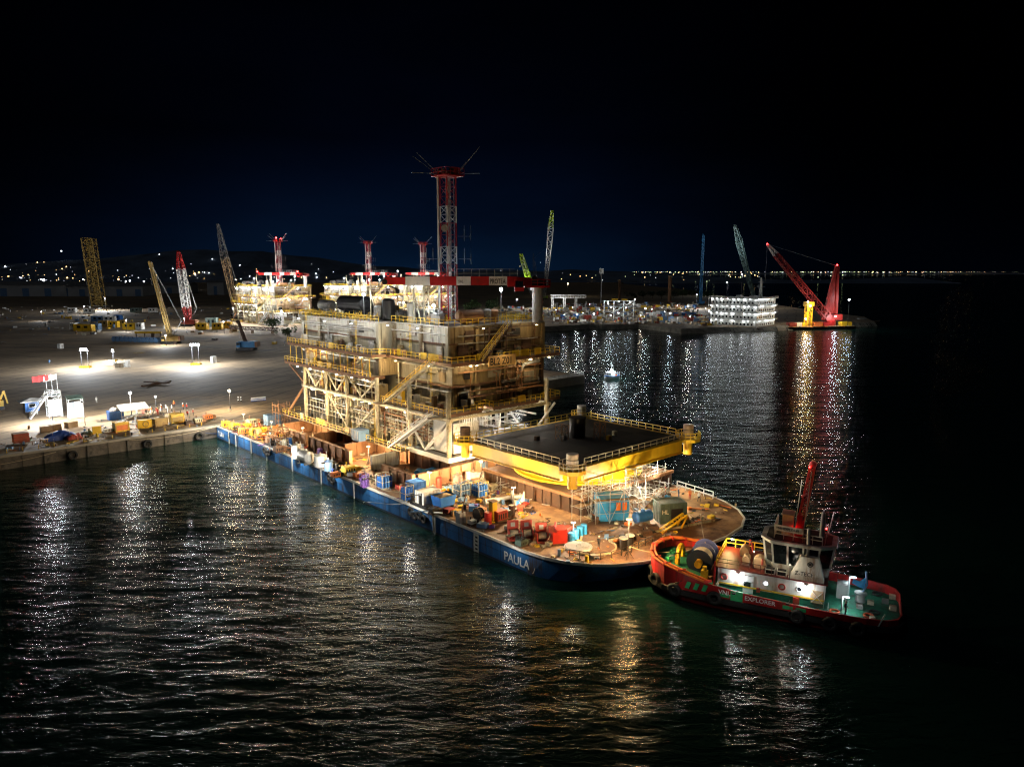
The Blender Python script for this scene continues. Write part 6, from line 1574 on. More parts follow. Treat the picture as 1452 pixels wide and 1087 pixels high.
# box and hut by the awning
box_c('bright blue cabin box with white sacks on top', qy(164,594), 3.4,2.4,2.2,'blue_paint',AN,'site_box','container')
heap('white sacks lying on the bright blue cabin box', qy(164,594)+Vector((0,0,2.2)),2.6,1.6,.9,'white_tarp',AN,3,'sack_pile','sacks')
T = thing('awning','pale sloping awning over a white gangway ramp on the quay','awning',qy(190,592))
mb = MB(); mb.add([(-3.4,-1.8,2.2),(3.4,-1.8,2.2),(3.4,1.8,3.4),(-3.4,1.8,3.4),(-3.4,-1.8,2.3),(3.4,-1.8,2.3),(3.4,1.8,3.5),(-3.4,1.8,3.5)],[(0,3,2,1),(4,5,6,7),(0,1,5,4),(1,2,6,5),(2,3,7,6),(3,0,4,7)]); mb.build('roof','white_tarp',T)
for x in (-3.2,3.2):
    for y,h in ((-1.6,2.25),(1.6,3.3)): mb = MB(); mb.bar((x,y,0),(x,y,h),.1); mb.build('post','white_paint',T)
mb = MB(); mb.box(-3,3,-.6,.6,.6,.7); [mb.bar((x,-.5,0),(x,-.5,.65),.08) for x in (-2.8,-1,1,2.8)]; mb.build('bench','white_steel',T)
T = thing('gangway','white ribbed gangway ramp before the awning','gangway',qy(178,600))
mb = MB(); mb._rb((-3,-.6,.2),(3,-.6,1.9),.1,.3); mb._rb((-3,.6,.2),(3,.6,1.9),.1,.3); mb.build('stringer','white_paint',T)
mb = MB(); [mb.box(-3+k*.4-.14,-3+k*.4+.14,-.6,.6,.2+k*.113,.26+k*.113) for k in range(15)]; mb.build('tread','white_steel',T)
for x in (-2.6,2.4): mb = MB(); mb.box(x-.1,x+.1,-.6,.6,0,.2+(x+3)*.28); mb.build('leg','white_paint',T)
# quay lamps
def pole_lamp(label, loc, h, watts, col=(1,.96,.88), group='lamp poles on the quay', lens='lamp_white', R_=.35, r=.3):
    T = thing('lamp_pole', label, 'lamp', loc, AN, group)
    mb = MB(); mb.cyl((0,0,0),(0,0,h),.1,.07,8); mb.build('pole','dark_post',T)
    mb = MB(); mb.box(-.3,.3,-.3,.3,0,.4); mb.build('base','concrete',T)
    mb = MB(); mb.ball((0,0,h+R_*.8),R_,10,6); mb.build('lens',lens,T)
    light(T,(-1.1,-1.1,h+R_*.6),watts,col,r)
    return T
pole_lamp('bright lamp on a short pole behind the awning', qy(187,590), 5.8, 20000)
pole_lamp('tall flood lamp on the quay behind the barge stern', W(74,192,GZ), 5.0, 4500,(1,.84,.58),lens='lamp_warm')
pole_lamp('dim globe lamp on a low post right of the awning', qy(222,585), 4.2, 200,(1,.9,.8),R_=.2)
pole_lamp('glaring work lamp at the foot of the white stair tower', qy(75,598), 4.2, 13000,(.90,.95,1),R_=.45)
# equipment row along the quay edge, each item its own
row = [(30,628,'orange brown slatted crate at the left end of the quay edge','crate'),(56,626,'low tan bench frame right of the slatted crate','frame'),(83,606,'stack of tan pallets and boxes behind the blue heap','boxes')]
T = thing('slatted_crate',row[0][2],'crate',qy(30,628))
mb = MB(); mb.box(-1.4,1.4,-1.1,1.1,.3,2.3); mb.build('body','rust_plate',T)
for z in (.5,1.0,1.5,2.0): mb = MB(); mb.box(-1.45,1.45,-1.16,-1.1,z-.17,z+.17); mb.build('slat','brick_red',T)
for z in (.5,1.0,1.5,2.0): mb = MB(); mb.box(-1.46,-1.4,-1.1,1.1,z-.17,z+.17); mb.build('slat','orange',T)
for x in (-1.2,1.2):
    for y in (-.9,.9): mb = MB(); mb.box(x-.1,x+.1,y-.1,y+.1,0,.3); mb.build('leg','galv',T)
T = thing('bench_frame',row[1][2],'frame',qy(57,629))
mb = MB(); mb.box(-1.6,1.6,-.4,.4,.8,.92); mb.build('top','wood',T)
for x in (-1.4,1.4): mb = MB(); mb.bar((x,-.3,0),(x,-.3,.8),.1); mb.bar((x,.3,0),(x,.3,.8),.1); mb.build('leg','wood',T)
for i,(x,y,m,l) in enumerate([(66,612,'tan','tan box, left of the stack behind the blue heap'),(78,610,'wood','brown box in the middle of the stack behind the blue heap'),(101,606,'tan','tan box, right of the stack behind the blue heap')]):
    box_c(l, qy(x,y), 2.4,1.6,1.5,m,AN+.2*i,'cargo_box','box','boxes stacked on the quay',ribs=False)
heap('dark blue tarpaulin heap on the quay edge', qy(86,622), 6.5,3.2,2.0,'blue_deep',AN,11)
heap('dark red bundle right of the blue heap', qy(106,622), 3.0,2.0,1.3,'brick_red',AN,12,'cloth_bundle','bundle')
heap('dark green bundle on the quay edge', qy(124,617), 2.6,1.6,1.1,'green_box',AN,13,'cloth_bundle','bundle')
T = thing('yellow_stand','upright yellow panel stand on the quay edge','stand',qy(138,617))
mb = MB(); mb.box(-.9,.9,-.1,.1,.4,2.1); mb.build('panel','paint_yellow',T); 
for x in (-.7,.7): mb = MB(); mb.bar((x,0,0),(x,0,.5),.12); mb.build('leg','galv',T)
machine('small pale green pump beside the first yellow generator', qy(154,613), 2.2,1.4,1.3,'white_steel','green_box',seed=40)
for i,(x,y,l,m) in enumerate([(172,611,'yellow generator box with orange front, first from the left on the quay edge','paint_yellow'),(205,606,'yellow generator box with round fan, second on the quay edge','paint_yellow'),(227,603,'brown yellow generator box, third on the quay edge','brown_boom'),(251,599,'yellow generator box beside the barge stern, fourth on the quay edge','paint_yellow')]):
    T = box_c(l, qy(x,y), 3.1,2.0,[2.3,2.0,1.9,2.4][i],m,AN+[.1,-.12,.15,0][i],'generator_box','generator','yellow generators on the quay edge',ribs=False)
    mb = MB(); (mb.box(-1.3,1.2,-1.06,-1.0,.4,1.6) if i != 1 else mb.torus((.2,-1.02,1.05),.6,.1,'y',18,5)); mb.build('front_panel','orange' if i == 0 else 'brown_boom',T)
    mb = MB(); mb.cyl((1.2,.4,2.2),(1.2,.4,2.9),.1,.1,8); mb.build('exhaust','grey_steel',T)
    for xx in (-1.1,1.1): mb = MB(); mb.box(xx-.15,xx+.15,-1,1,-.0,.12); mb.build('skid','black_steel',T)
for i,(x,y,l) in enumerate([(283,599,'pale gear box just left of the barge stern'),(297,594,'orange gear at the barge stern on the quay')]): machine(l, qy(x,y), 3.0,1.8,1.6,'pipe_pale' if i == 0 else 'orange','rust_plate',seed=44+i)
machine('dark gear between the generators and the pale gear box', qy(268,602), 2.0,1.4,1.2,'rust_dark','black_steel',seed=47)
for k in range(22):        # yellow stanchions along the edge, each its own
    bb = 2+k*2.8
    if bb > 62: break
    T = thing('edge_stanchion',(f'{ORD[k]} short yellow stanchion from the left on the quay edge'),'stanchion',W(bb,176.3,3.07),AN,'yellow stanchions along the quay edge')
    mb = MB(); mb.cyl((0,0,0),(0,0,.9),.07,.06,8); mb.build('post','rail_yellow',T); mb = MB(); mb.cyl((0,0,0),(0,0,.06),.2,.2,10); mb.build('base_plate','rust_dark',T)
yp = thing('yellow_excavator_arm','yellow digger cut off at the left border of the quay','digger',qy(4,580))
mb = MB(); mb.box(-3,0.4,-1.3,1.3,0,1.0); mb.build('track','black_steel',yp); mb = MB(); mb.box(-2.6,.2,-1.2,1.2,1.0,2.6); mb.build('cab','paint_yellow',yp)
mb = MB(); mb._rb((-.6,0,2.2),(.6,0,5.0),.4,.5); mb._rb((.6,0,5.0),(1.2,0,1.4),.35,.4); mb.build('boom','paint_yellow',yp)
# people on the quay, left to right
GP = 'workers on the quay'
rq = random.Random(9)
crowd = [(203,587,'cloth_red'),(207,586,'cloth_orange'),(211,586,'cloth_orange'),(214,586,'cloth_orange'),(218,587,'cloth_white'),(222,586,'cloth_red'),(224,588,'cloth_red'),(228,587,'cloth_white'),(229,583,'cloth_orange'),(236,583,'cloth_white'),(238,586,'cloth_white'),(244,583,'cloth_white'),(247,577,'cloth_orange')]
for i,(x,y,c) in enumerate(crowd):
    od = ['first','second','third','fourth','fifth','sixth','seventh','eighth','ninth','tenth','eleventh','twelfth','thirteenth'][i]
    person(f'{od} worker from the left in the quay crowd, {c[6:]} top', qy(x,y), rq.uniform(0,6.28), rq.choice(['stand','stand','walk','point']), c, rq.choice(['cloth_navy','cloth_dark','cloth_white']) if c != 'cloth_red' else 'cloth_red', rq.choice(['white_paint','white_paint','rail_yellow']), GP)
for i,(x,y,c,l) in enumerate([(260,581,'cloth_orange','orange vested worker, left of the pair right of the crowd'),(265,581,'cloth_red','red vested worker, right of the pair right of the crowd'),(266,591,'cloth_red','worker in red, left of the group at the fourth generator'),(269,593,'cloth_white','worker in white in the group at the fourth generator'),(274,589,'cloth_red','tall worker in red at the right end of the quay edge group'),(137,571,'cloth_white','lone worker in white right of the notice booth'),(195,589,'cloth_white','worker in white under the awning'),(53,588,'cloth_white','worker in white beside the blue hut'),(243,594,'cloth_white','worker in white standing behind the fourth generator'),(368,602,'cloth_red','worker in red on the quay behind the barge stern'),(363,604,'cloth_white','worker in white on the quay behind the barge stern')]):
    person(l, qy(x,y) if i < 9 else dk(x,y+6), rq.uniform(0,6.28), rq.choice(['stand','walk']), c, 'cloth_dark' if c != 'cloth_white' else 'cloth_white', 'white_paint', GP)
# rows of blue-white barriers and posts on the open quay
for i,(x,y) in enumerate([(338,569),(342,569)]):
    T = thing('striped_post',['left of two short black and white posts on the open quay','right of two short black and white posts on the open quay'][i],'post',qy(x,y),0)
    for k in range(4): mb = MB(); mb.cyl((0,0,k*.35),(0,0,k*.35+.34),.22,.22,10); mb.build('band','white_paint' if k % 2 else 'ink',T)
for i in range(5):
    x = 358+i*4.2
    T = thing('barrier',['first','second','third','fourth','fifth'][i]+' blue and white barrier from the left on the open quay','barrier',qy(x,569-.4*i),R(20),'blue and white barriers on the open quay')
    mb = MB(); mb.box(-.45,.45,-.2,.2,0,.75); mb.build('body','blue_deep',T)
    mb = MB(); mb.box(-.46,.46,-.22,.22,.3,.5); mb.build('stripe','white_paint',T); mb = MB(); mb.box(-.4,.4,-.12,.12,.75,1.1); mb.build('top','white_paint',T)
T = thing('ground_cross','dark flat steel cross lying on the open yard','steel frame',qy(222,544),AN+.5)
mb = MB(); mb.box(-6,6,-.5,.5,0,.35); mb.build('beam','rust_dark',T); mb = MB(); mb.box(-.5,.5,-5,5,.36,.7); mb.build('beam','rust_dark',T); mb = MB(); mb.cyl((0,0,.7),(0,0,1.3),.6,.6,12); mb.build('hub','tank_grey',T)

# ================================================================ the yard behind
def light_tower(label, base, h, watts, n=3, col=(.88,.94,1.0), spread=1.3):
    T = thing('light_tower', label, 'light tower', base, 0, 'yard light towers')
    for s in (-1,1): mb = MB(); mb.cyl((s*spread,0,0),(s*spread,0,h),.13,.1,6); mb.build('mast','dark_post',T)
    mb = MB(); mb.box(-spread-.6,spread+.6,-1,1,0,.6); mb.build('trailer','paint_yellow',T)
    mb = MB(); mb.bar((-spread-.6,0,h),(spread+.6,0,h),.2); mb.build('crossbar','dark_post',T)
    for i in range(n):
        x = (i-(n-1)/2)*.95
        mb = MB(); mb.box(x-.4,x+.4,-.15,.15,h+.1,h+.95); hd = mb.build('lamp_head','dark_post',T)
        mb = MB(); mb.box(x-.36,x+.36,-.22,-.155,h+.14,h+.91); mb.build('lens','lamp_white',hd)
    light(T,(0,-2.2,h+.6),watts,col,.5)
    return T
light_tower('twin-mast light tower left in the open yard', at(121,521,GZ), 6.6, 28000, 3)
light_tower('single bright light tower behind the white crates', at(161,512,GZ), 4.0, 13000, 1,spread=.2)
light_tower('brightest twin-mast light tower before the lattice cranes', at(278,517,GZ), 7.6, 40000, 4)
for i,(x,y,w_,h,l) in enumerate([(157,517,2.6,1.8,'white crate, left of the three lit in the yard'),(170,521,3.2,1.9,'white crate, middle of the three lit in the yard'),(181,520,1.8,2.6,'white crate, right of the three lit in the yard'),(303,514,1.6,2.6,'pale tall box right of the brightest light tower'),(86,494,2.0,2.4,'pale box alone in the dark yard')]):
    box_c(l, at(x,y,GZ), w_,1.8,h,'white_steel',.3*i,'crate','crate',ribs=False)
# containers and cabins in rows across the yard
def cabin(label, base, L, Wd, H, m, rz=0.1, group='site cabins in the dark yard'):
    T = box_c(label, base, L, Wd, H, m, rz, 'site_cabin','container',group)
    mb = MB(); mb.box(-L*.3,-L*.1,-Wd/2-.02,-Wd/2+.03,H*.45,H*.8); mb.box(L*.1,L*.3,-Wd/2-.02,-Wd/2+.03,H*.45,H*.8); mb.build('window','glass_dark',T)
    return T
cab_ = [(120,469,12,'paint_yellow','long yellow cabin left of the dark tank'),(137,468,5,'steel_blue','dark blue tank box right of the long yellow cabin'),(148,463,6,'brown_boom','ochre cabin behind the blue tank box'),(162,464,6,'paint_yellow','ochre cabin second in the row'),(174,462,4,'brown_boom','small ochre cabin in the middle of the row'),(185,467,8,'paint_yellow','bright yellow cabin near the right of the row'),(199,467,4,'white_steel','pale grey cabin at the right end of the row'),
        (105,467,3,'white_steel','white cabin end left of the long yellow cabin'),(140,456,9,'steel_blue','grey roofed cabin at the back left of the row'),(156,456,8,'white_steel','pale roofed cabin at the back of the row'),(168,454,5,'blue_paint','blue cabin at the back right of the row'),
        (287,467,7,'paint_yellow','yellow cabin left under the first far topside'),(301,463,7,'green_box','grey-green tall cabin under the first far topside'),(309,467,6,'paint_yellow','orange yellow cabin under the first far topside'),(322,465,6,'paint_yellow','yellow cabin touching the first far topside'),(333,470,5,'brown_boom','ochre cabin right under the first far topside'),
        (193,443,9,'green_box','green cabin far back in the yard'),(127,444,8,'white_steel','white cabin far back left of the brown tower'),(103,443,7,'white_steel','pale cabin far back left'),(217,443,7,'white_steel','pale cabin far back beside the yellow boom')]
for i,(x,y,L,m,l) in enumerate(cab_): cabin(l, at(x,y,GZ), L, 4.0, 4.2 if 'tall' not in l else 6, m, .05*(i%5)-.1)
# row of dark rolls under an orange beam
for i in range(12):
    x = 163+i*6.0
    T = thing('cable_drum',['first','second','third','fourth','fifth','sixth','seventh','eighth','ninth','tenth','eleventh','twelfth'][i]+' dark cable drum from the left in the yard row','cable drum',at(x,484+.2*i,GZ),R(70),'dark cable drums in a row')
    for s in (-.8,.8): mb = MB(); mb.cyl((s-.08,0,1.4),(s+.08,0,1.4),1.4,1.4,14); mb.build('flange','steel_blue',T)
    mb = MB(); mb.cyl((-.7,0,1.4),(.7,0,1.4),.9,.9,12); mb.build('core','black_steel',T)
for i,x in enumerate((200,212,222)):
    T = thing('orange_trestle',['left','middle','right'][i]+' orange spreader beam on legs behind the cable drums','spreader beam',at(x,478,GZ),0.1,'orange spreader beams')
    mb = MB(); mb.box(-3,3,-.8,.8,2.2,3.2); mb.build('beam','paint_yellow',T)
    for s in (-2.4,2.4): mb = MB(); mb.box(s-.2,s+.2,-.7,.7,0,2.2); mb.build('leg','rust_dark',T)

def crawler(label, base, tip, w0, cols, m_body='grey_steel', bays=26, rz=0.0, pend=True, name='crawler_crane', body=True, rc=.16, rl=.09, jib=None):
    "lattice-boom crawler crane; the boom runs from its foot to tip, painted in bands cols = [(end share, material)]"
    T = thing(name, label, 'crane', base, 0); tip = Vector(tip)-Vector(base); foot = Vector((0,0,2.4))
    if body:
        for s in (-1,1): mb = MB(); mb.box(-4,4,s*2.8-.6,s*2.8+.6,0,1.3); mb.build('track','black_steel',T)
        mb = MB(); mb.box(-3.2,4.6,-2.2,2.2,1.4,4.2); mb.build('house',m_body,T)
        mb = MB(); mb.box(4.7,5.8,-2.4,2.4,1.6,4.0); mb.build('counterweight','rust_plate',T)
        mb = MB(); mb.box(-3.6,-1.8,-3.5,-2.25,1.6,4.0); cb = mb.build('cab',m_body,T); mb = MB(); mb.box(-3.5,-1.9,-3.55,-3.505,2.6,3.8); mb.build('cab_window','glass_dark',cb)
    t0 = 0
    for t1,m in cols:
        mb = MB(); f0 = foot.lerp(tip,t0); f1 = foot.lerp(tip,t1)
        def wd(t): return w0*(min(1,.35+t*6) if t < .12 else (1 if t < .86 else 1-.65*(t-.86)/.14))
        n = max(3,round(bays*(t1-t0)))
        mb.lattice(f0,f1,wd(t0+.03),wd(t1),n,rc,rl); mb.build('boom',m,T); t0 = t1
    mb = MB(); mb.cyl(tip+Vector((-.3,-.6,0)),tip+Vector((-.3,.6,0)),.7,.7,10); mb.build('head_sheave',cols[-1][1],T)
    if pend:
        d = tip-foot; g = Vector((-(1 if d.x > 0 else -1)*6,0,9))
        mb = MB(); mb.bar(foot,foot+g,.3); mb.build('gantry','grey_steel',T)
        mb = MB(); mb.bar(foot+g,tip,.12); mb.bar(foot+g+Vector((0,1,0)),tip+Vector((0,.4,0)),.12); mb.build('pendant_line','galv',T)
    mb = MB(); mb.bar(tip,tip-Vector((0,0,d.z*.3 if pend else 8)),.07); mb.build('hoist_line','galv',T)
    if jib: jib(T,tip)
    return T

def on_quay(r_): return W(r_.uniform(-40,62),177+abs(r_.gauss(0,9)),GZ+.01)
loose('quay_gear','loose hoses, timber and small gear strewn along the quay edge',340,on_quay,['rust_dark','wood','pipe_pale','rubber','rope','orange','steel_blue','rail_yellow','white_steel'],15,(.2,1.0))
def in_yard(r_):
    p = at(r_.uniform(-20,420),435+abs(r_.gauss(0,22)),GZ+.01)
    return p
loose('yard_scrap','scrap steel, pipes and timber scattered over the dark yard',420,in_yard,['rust_dark','wood','pipe_pale','grey_steel','tank_grey','paint_yellow','white_steel','steel_blue'],16,(.6,2.6))
# ================================================================ yard cranes
def on(x, y, Y): return atY(x, y, Y)
crawler('ochre lattice-boom crane leaning left beside the brightest light tower', at(243,487,GZ), on(213,372,366), 3.2, [(1.0,'brown_boom')],'brown_boom',24,rc=.2,rl=.12)
crawler('white lattice-boom crane with a red tip behind the ochre crane', at(268,462,GZ), on(253,357,490), 4.2, [(.22,'mast_red'),(.76,'mast_white'),(1.0,'crane_red')],'brick_red',22,rc=.22,rl=.13)
crawler('dark tall lattice crane behind the first far topside', at(336,452,GZ), on(309,318,585), 5.0, [(.62,'tan'),(1.0,'grey_steel')],'grey_steel',26)
T = thing('boom_tower','tall brown square lattice tower far back in the left yard','tower',at(141,434,GZ),R(8))
mb = MB(); mb.lattice((0,0,0),(-5,0,72),10.5,10.5,16,.5,.25,side=(1,0,0)); mb.build('frame','brown_boom',T)
mb = MB(); mb.lattice((0,0,0),(-5,0,72),3.5,3.5,22,.3,.2,side=(1,0,0)); mb.build('inner_frame','brown_boom',T)
mb = MB(); mb.bar((-9,0,0),(-13,0,73),.6); mb.build('side_mast','grey_steel',T); mb = MB(); mb.box(-14,8,-4,4,0,.8); mb.build('base','concrete',T)
crawler('small blue crawler crane with a short dark lattice mast in the yard', at(350,496,GZ), on(338,456,346), 2.0, [(1.0,'rust_dark')],'crane_blue',12,pend=False)
T = thing('lying_jib','long dark crane jib lying on trestles before the first far topside','crane jib',at(345,472,GZ),R(-8))
mb = MB(); mb.lattice((-10,0,3.4),(22,0,2.4),1.8,1.8,16,.12,.1); mb.build('jib','rust_dark',T)
for x in (-8,6,19): mb = MB(); mb.box(x-.4,x+.4,-1.2,1.2,0,1.6); mb.build('trestle','wood',T)
crawler('pale lattice crane with lime green head beside the roof crane', at(772,424,GZ), on(783,300,600), 5.2, [(.89,'mast_white'),(1.0,'lime')],'lime',24,pend=False,rc=.32,rl=.2)
crawler('lime green short-boom crane behind the roof crane', at(757,424,GZ), on(739,362,600), 5.6, [(.45,'mast_white'),(1.0,'lime')],'lime',12,pend=False,rc=.45,rl=.35)
T = thing('grey_mast','thin grey derrick mast behind the lime green cranes','mast',at(757,422,GZ),0)
mb = MB(); mb.lattice((0,0,0),(-1,0,62),1.8,1.2,24,.16,.08,side=(1,0,0)); mb.build('mast','grey_steel',T)
mb = MB(); mb.lattice((8,3,0),(1,1,52),1.4,1.0,20,.14,.07); mb.build('back_leg','grey_steel',T); mb = MB(); mb.bar((0,0,56),(15,-1,68),.2); mb.build('stay','galv',T)
crawler('blue vertical lattice crane on the headland', at(993,432,GZ), on(997.5,333,810), 4.6, [(1.0,'crane_blue')],'crane_blue',24,pend=False,rc=.36,rl=.24)
crawler('teal grey lattice crane leaning left behind the lit accommodation block', at(1070,428,GZ), on(1042,320,740), 5.4, [(.82,'crane_teal'),(1.0,'crane_teal')],'crane_teal',24,pend=False,rc=.36,rl=.24)

# ground floods; those by the cranes are added to brighten them from below
for i,(x,y,wt,h,l) in enumerate([(236,490,9000,5,'added flood lamp at the foot of the ochre crane'),(262,465,12000,6,'added flood lamp at the foot of the white crane'),(150,440,60000,12,'flood lamp at the foot of the brown lattice tower'),(332,462,9000,12,'added flood lamp beside the dark crane'),(765,438,26000,16,'added flood lamp between the lime green cranes'),(987,438,30000,14,'added flood lamp at the foot of the blue crane'),(1050,436,22000,34,'added flood lamp at the foot of the teal crane'),
        (180,470,5000,7,'flood lamp above the yellow cabins'),(318,473,4000,7,'flood lamp above the cabins under the left far topside'),(120,446,4000,7,'flood lamp by the pale cabins far back'),(60,455,3000,7,'flood lamp in the dark left yard')]):
    T = thing('flood_lamp', l, 'flood lamp', at(x,y,GZ), 0, 'ground flood lamps in the yard')
    mb = MB(); mb.cyl((0,0,0),(0,0,h),.14,.1,6); mb.build('pole','dark_post',T)
    mb = MB(); mb.box(-.5,.5,-.2,.2,h-.1,h+.5); hd = mb.build('lamp_head','dark_post',T); mb = MB(); mb.box(-.4,.4,.21,.27,h-.02,h+.42); mb.build('lens','lamp_soft',hd)
    light(T,(0,-1.0,h+.3),wt,(.92,.96,1),.3)

# ================================================================ far topsides, the same pattern
def far_top(lab, px, py, fac, wts):
    base = at(px, py, GZ+.01)
    t = copy_tree(TOP); t.location = base; t.scale = (1.1,1.1,1.1); t['label'] = lab[0]
    m = copy_tree(MAST); m.location = base + (MAST.location-TOP.location)*1.1; m.scale = (1.1,1.1,1.1); m['label'] = lab[1]
    c = copy_tree(CRN); c.location = base + (CRN.location-TOP.location)*1.1; c.scale = (1.1,1.1,1.1); c['label'] = lab[2]
    for o in (t,m,c): o['group'] = {'platform_topside':'far topsides in the yard','lattice_mast':'masts on the far topsides','pedestal_crane':'cranes on the far topsides'}[o.name.split('.')[0]]
    def kids(o):
        for ch in o.children:
            yield ch; yield from kids(ch)
    cache = {}
    for ch in kids(t):
        if ch.type == 'LIGHT':
            k = ch.data.name
            d = ch.data.copy(); d.energy = ch.data.energy*fac; d.color = (1,.97,.90); d.shadow_soft_size = .5; ch.data = d
    # floodlights on the roof edge and under it
    for (x,y,z) in wts:
        mb = MB(); mb.box(x-.3,x+.3,y-.2,y+.2,z-.2,z+.4); f = mb.build('flood_lamp','grey_steel',t)
        mb = MB(); mb.ball((x-.4,y-.4,z),.42,8,5); mb.build('lens','lamp_white',f)
        light(f,(x-1.1,y-1.1,z-.2),6500,(1,1,.97),.4)
    return t, m, c
W1 = [(-1.5,30,22.5),(-1.5,50,22.5),(0,12,22.8),(12,1.2,16),(24,1.2,16),(-2,20,12),(6,0,9),(18,.5,23),(8,8,28),(20,14,28)]
f1 = far_top(('bright white and yellow far topside at the left, with red beacons','slim lit mast on the left far topside','red and white crane on the left far topside'),388,462,3.2,W1)
f2 = far_top(('bright far topside in the middle behind the barge topside roof','slim lit mast left of the barge mast on the middle far topside','red and white crane on the middle far topside'),520,457.5,3.2,W1)
f3 = far_top(('bright far topside directly behind the barge mast','slim lit mast nearest the barge mast on the third far topside','red and white crane on the third far topside'),600,454.5,3.2,W1)
def beacon(parent, loc, wt=60, r=.5):
    mb = MB(); mb.ball(loc,r,8,5); b_ = mb.build('red_beacon','lamp_red',parent); light(b_,(loc[0]-1.2,loc[1]-1.2,loc[2]+.2),wt,(1,.03,.03),.4)
beacon(f1[1],(-2,-2,31.0),500); beacon(f1[1],(2,0,30.5),300); beacon(f1[2],(-30,-1.2,9.6),300); beacon(f1[2],(-4,-2.6,9.6),300)
T = thing('site_mast','green and grey lattice frame with a small lamp behind the roof crane tip','mast',at(558,440,GZ),0)
mb = MB(); mb.lattice((0,0,0),(0,0,36),6,6,9,.25,.15,side=(1,0,0)); mb.build('frame','green_box',T); mb = MB(); mb.ball((5,0,37.5),.45,8,5); mb.build('lens','lamp_white',T)
mb = MB(); mb.bar((5,0,30),(5,0,37),.3); mb.build('lamp_arm','galv',T)

# ================================================================ trees
def tree(label, base, h, r, seed, m='leaf', group=None):
    T = thing('tree', label, 'tree', base, 0, group); r_ = random.Random(seed)
    mb = MB(); mb.cyl((0,0,-.2),(.2,0,h*.45),h*.035,h*.022,7); 
    for k in range(5):
        a_ = k*1.26+seed; mb.cyl((.2,0,h*(.3+.03*k)),(r*.6*math.cos(a_),r*.6*math.sin(a_),h*(.62+.05*(k%3))),h*.016,h*.006,5)
    mb.build('trunk','bark',T)
    mb = MB(); cl = [(r_.gauss(0,r*.42),r_.gauss(0,r*.42),h*.68+r_.gauss(0,h*.12),r*r_.uniform(.25,.5)) for k in range(14)]
    for (x,y,z,q) in cl:
        for k in range(42):
            d = Vector((r_.gauss(0,1),r_.gauss(0,1),r_.gauss(0,.8))).normalized()*q*r_.uniform(.6,1.05); c = Vector((x,y,z))+d
            s = r*r_.uniform(.05,.11); u = Vector((r_.gauss(0,1),r_.gauss(0,1),r_.gauss(0,1))).normalized(); v_ = u.orthogonal().normalized()
            mb.add([c-u*s,c+v_*s*.7,c+u*s,c-v_*s*.7],[(0,1,2,3)])
    mb.build('crown',m,T); return T
tree('round green tree before the left far topside', at(386,470,GZ), 9, 5.5, 1)
tree('low green tree right of the left far topside', at(408,478,GZ), 6, 4, 2)
tree('bright green tree seen over the roof tanks behind the barge mast', at(672,446,GZ), 13, 8, 3)
tree('broad green tree seen over the roof behind the orange tank', at(697,445,GZ), 12, 8, 4)
for i,(x,y,h) in enumerate([(912,424,11),(925,423,10),(938,424,12),(955,423,11),(968,424,13),(981,423,12),(1003,427,12),(896,424,9)]):
    tree(['dark tree on the headland, seventh from the blue crane','dark tree on the headland, fifth left of the blue crane','dark tree on the headland, fourth left of the blue crane','dark tree right of the tall brown pile','green tree left of the blue crane, second','green tree touching the blue crane on its left','green tree touching the blue crane on its right','dark tree on the headland, farthest left'][i], at(x,y,GZ), h, h*.7, 10+i, 'leaf_dark' if i < 4 or i == 7 else 'leaf', 'trees on the headland')

# ================================================================ buildings far back
def shed(label, base, L, D, H, rz=0, m='warehouse', bays=8):
    T = thing('warehouse', label, 'warehouse', base, rz)
    mb = MB(); mb.box(-L/2,L/2,0,D,0,H); wl = mb.build('wall',m,T)
    mb = MB(); mb.loft([[(-L/2-1,-1,H),(L/2+1,-1,H),(L/2+1,D+1,H),(-L/2-1,D+1,H)],[(-L/2-1,D*.4,H+D*.12),(L/2+1,D*.4,H+D*.12),(L/2+1,D*.6,H+D*.12),(-L/2-1,D*.6,H+D*.12)]]); mb.build('roof','grey_steel',T)
    dm_ = MB(); dm_.box(-L/bays*.3,L/bays*.3,-.25,0,0,H*.7); me = dm_.mesh('door','steel_blue')
    for k in range(bays):
        if k % 2: inst('door',me,T,(-L/2+L*(k+.5)/bays,0,0))
    return T
shed('long pale warehouse at the left border of the far yard', at(45,420,GZ), 130, 40, 17, R(3))
shed('pale warehouse behind the brown lattice tower', at(150,420,GZ), 110, 40, 15, R(3))
shed('low warehouse behind the ochre crane boom', at(235,416,GZ), 80, 40, 14, R(3),bays=6)
shed('grey warehouse between the white crane and the dark crane', at(306,418,GZ), 26, 30, 20, R(3),bays=3)
# lit steel frame building on the headland
T = thing('steel_frame_building','white lit open steel frame building on the headland','building',at(877,450,GZ),R(-10))
for x in (-12,-4,4,12):
    for y in (0,9): mb = MB(); mb.box(x-.25,x+.25,y-.25,y+.25,0,13.5); mb.build('column','white_steel',T)
for z in (4.5,9,13.5):
    mb = MB(); mb.box(-13,13,-.6,9.6,z-.3,z); mb.build('floor','white_steel' if z > 10 else 'grey_steel',T)
mb = MB(); [mb.bar((x,0,z),(x+8,0,z+4.4),.3) for x,z in ((-12,0),(4,0),(-4,4.5),(4,9))]; mb.build('brace','white_steel',T)
mb = MB(); mb.box(-6,-1,2,7,13.5,15.2); mb.box(2,7,2,7,13.5,15); mb.build('roof_unit','paint_yellow',T)
for (x,z) in ((-9,12.6),(0,12.6),(9,12.6),(-6,8),(6,8),(0,3.6)):
    mb = MB(); mb.box(x-.4,x+.4,-.9,-.62,z-.1,z+.2); lf = mb.build('tube_lamp','lamp_soft',T); light(lf,(x,-1.6,z-.3),800,(.85,.96,1),.3)
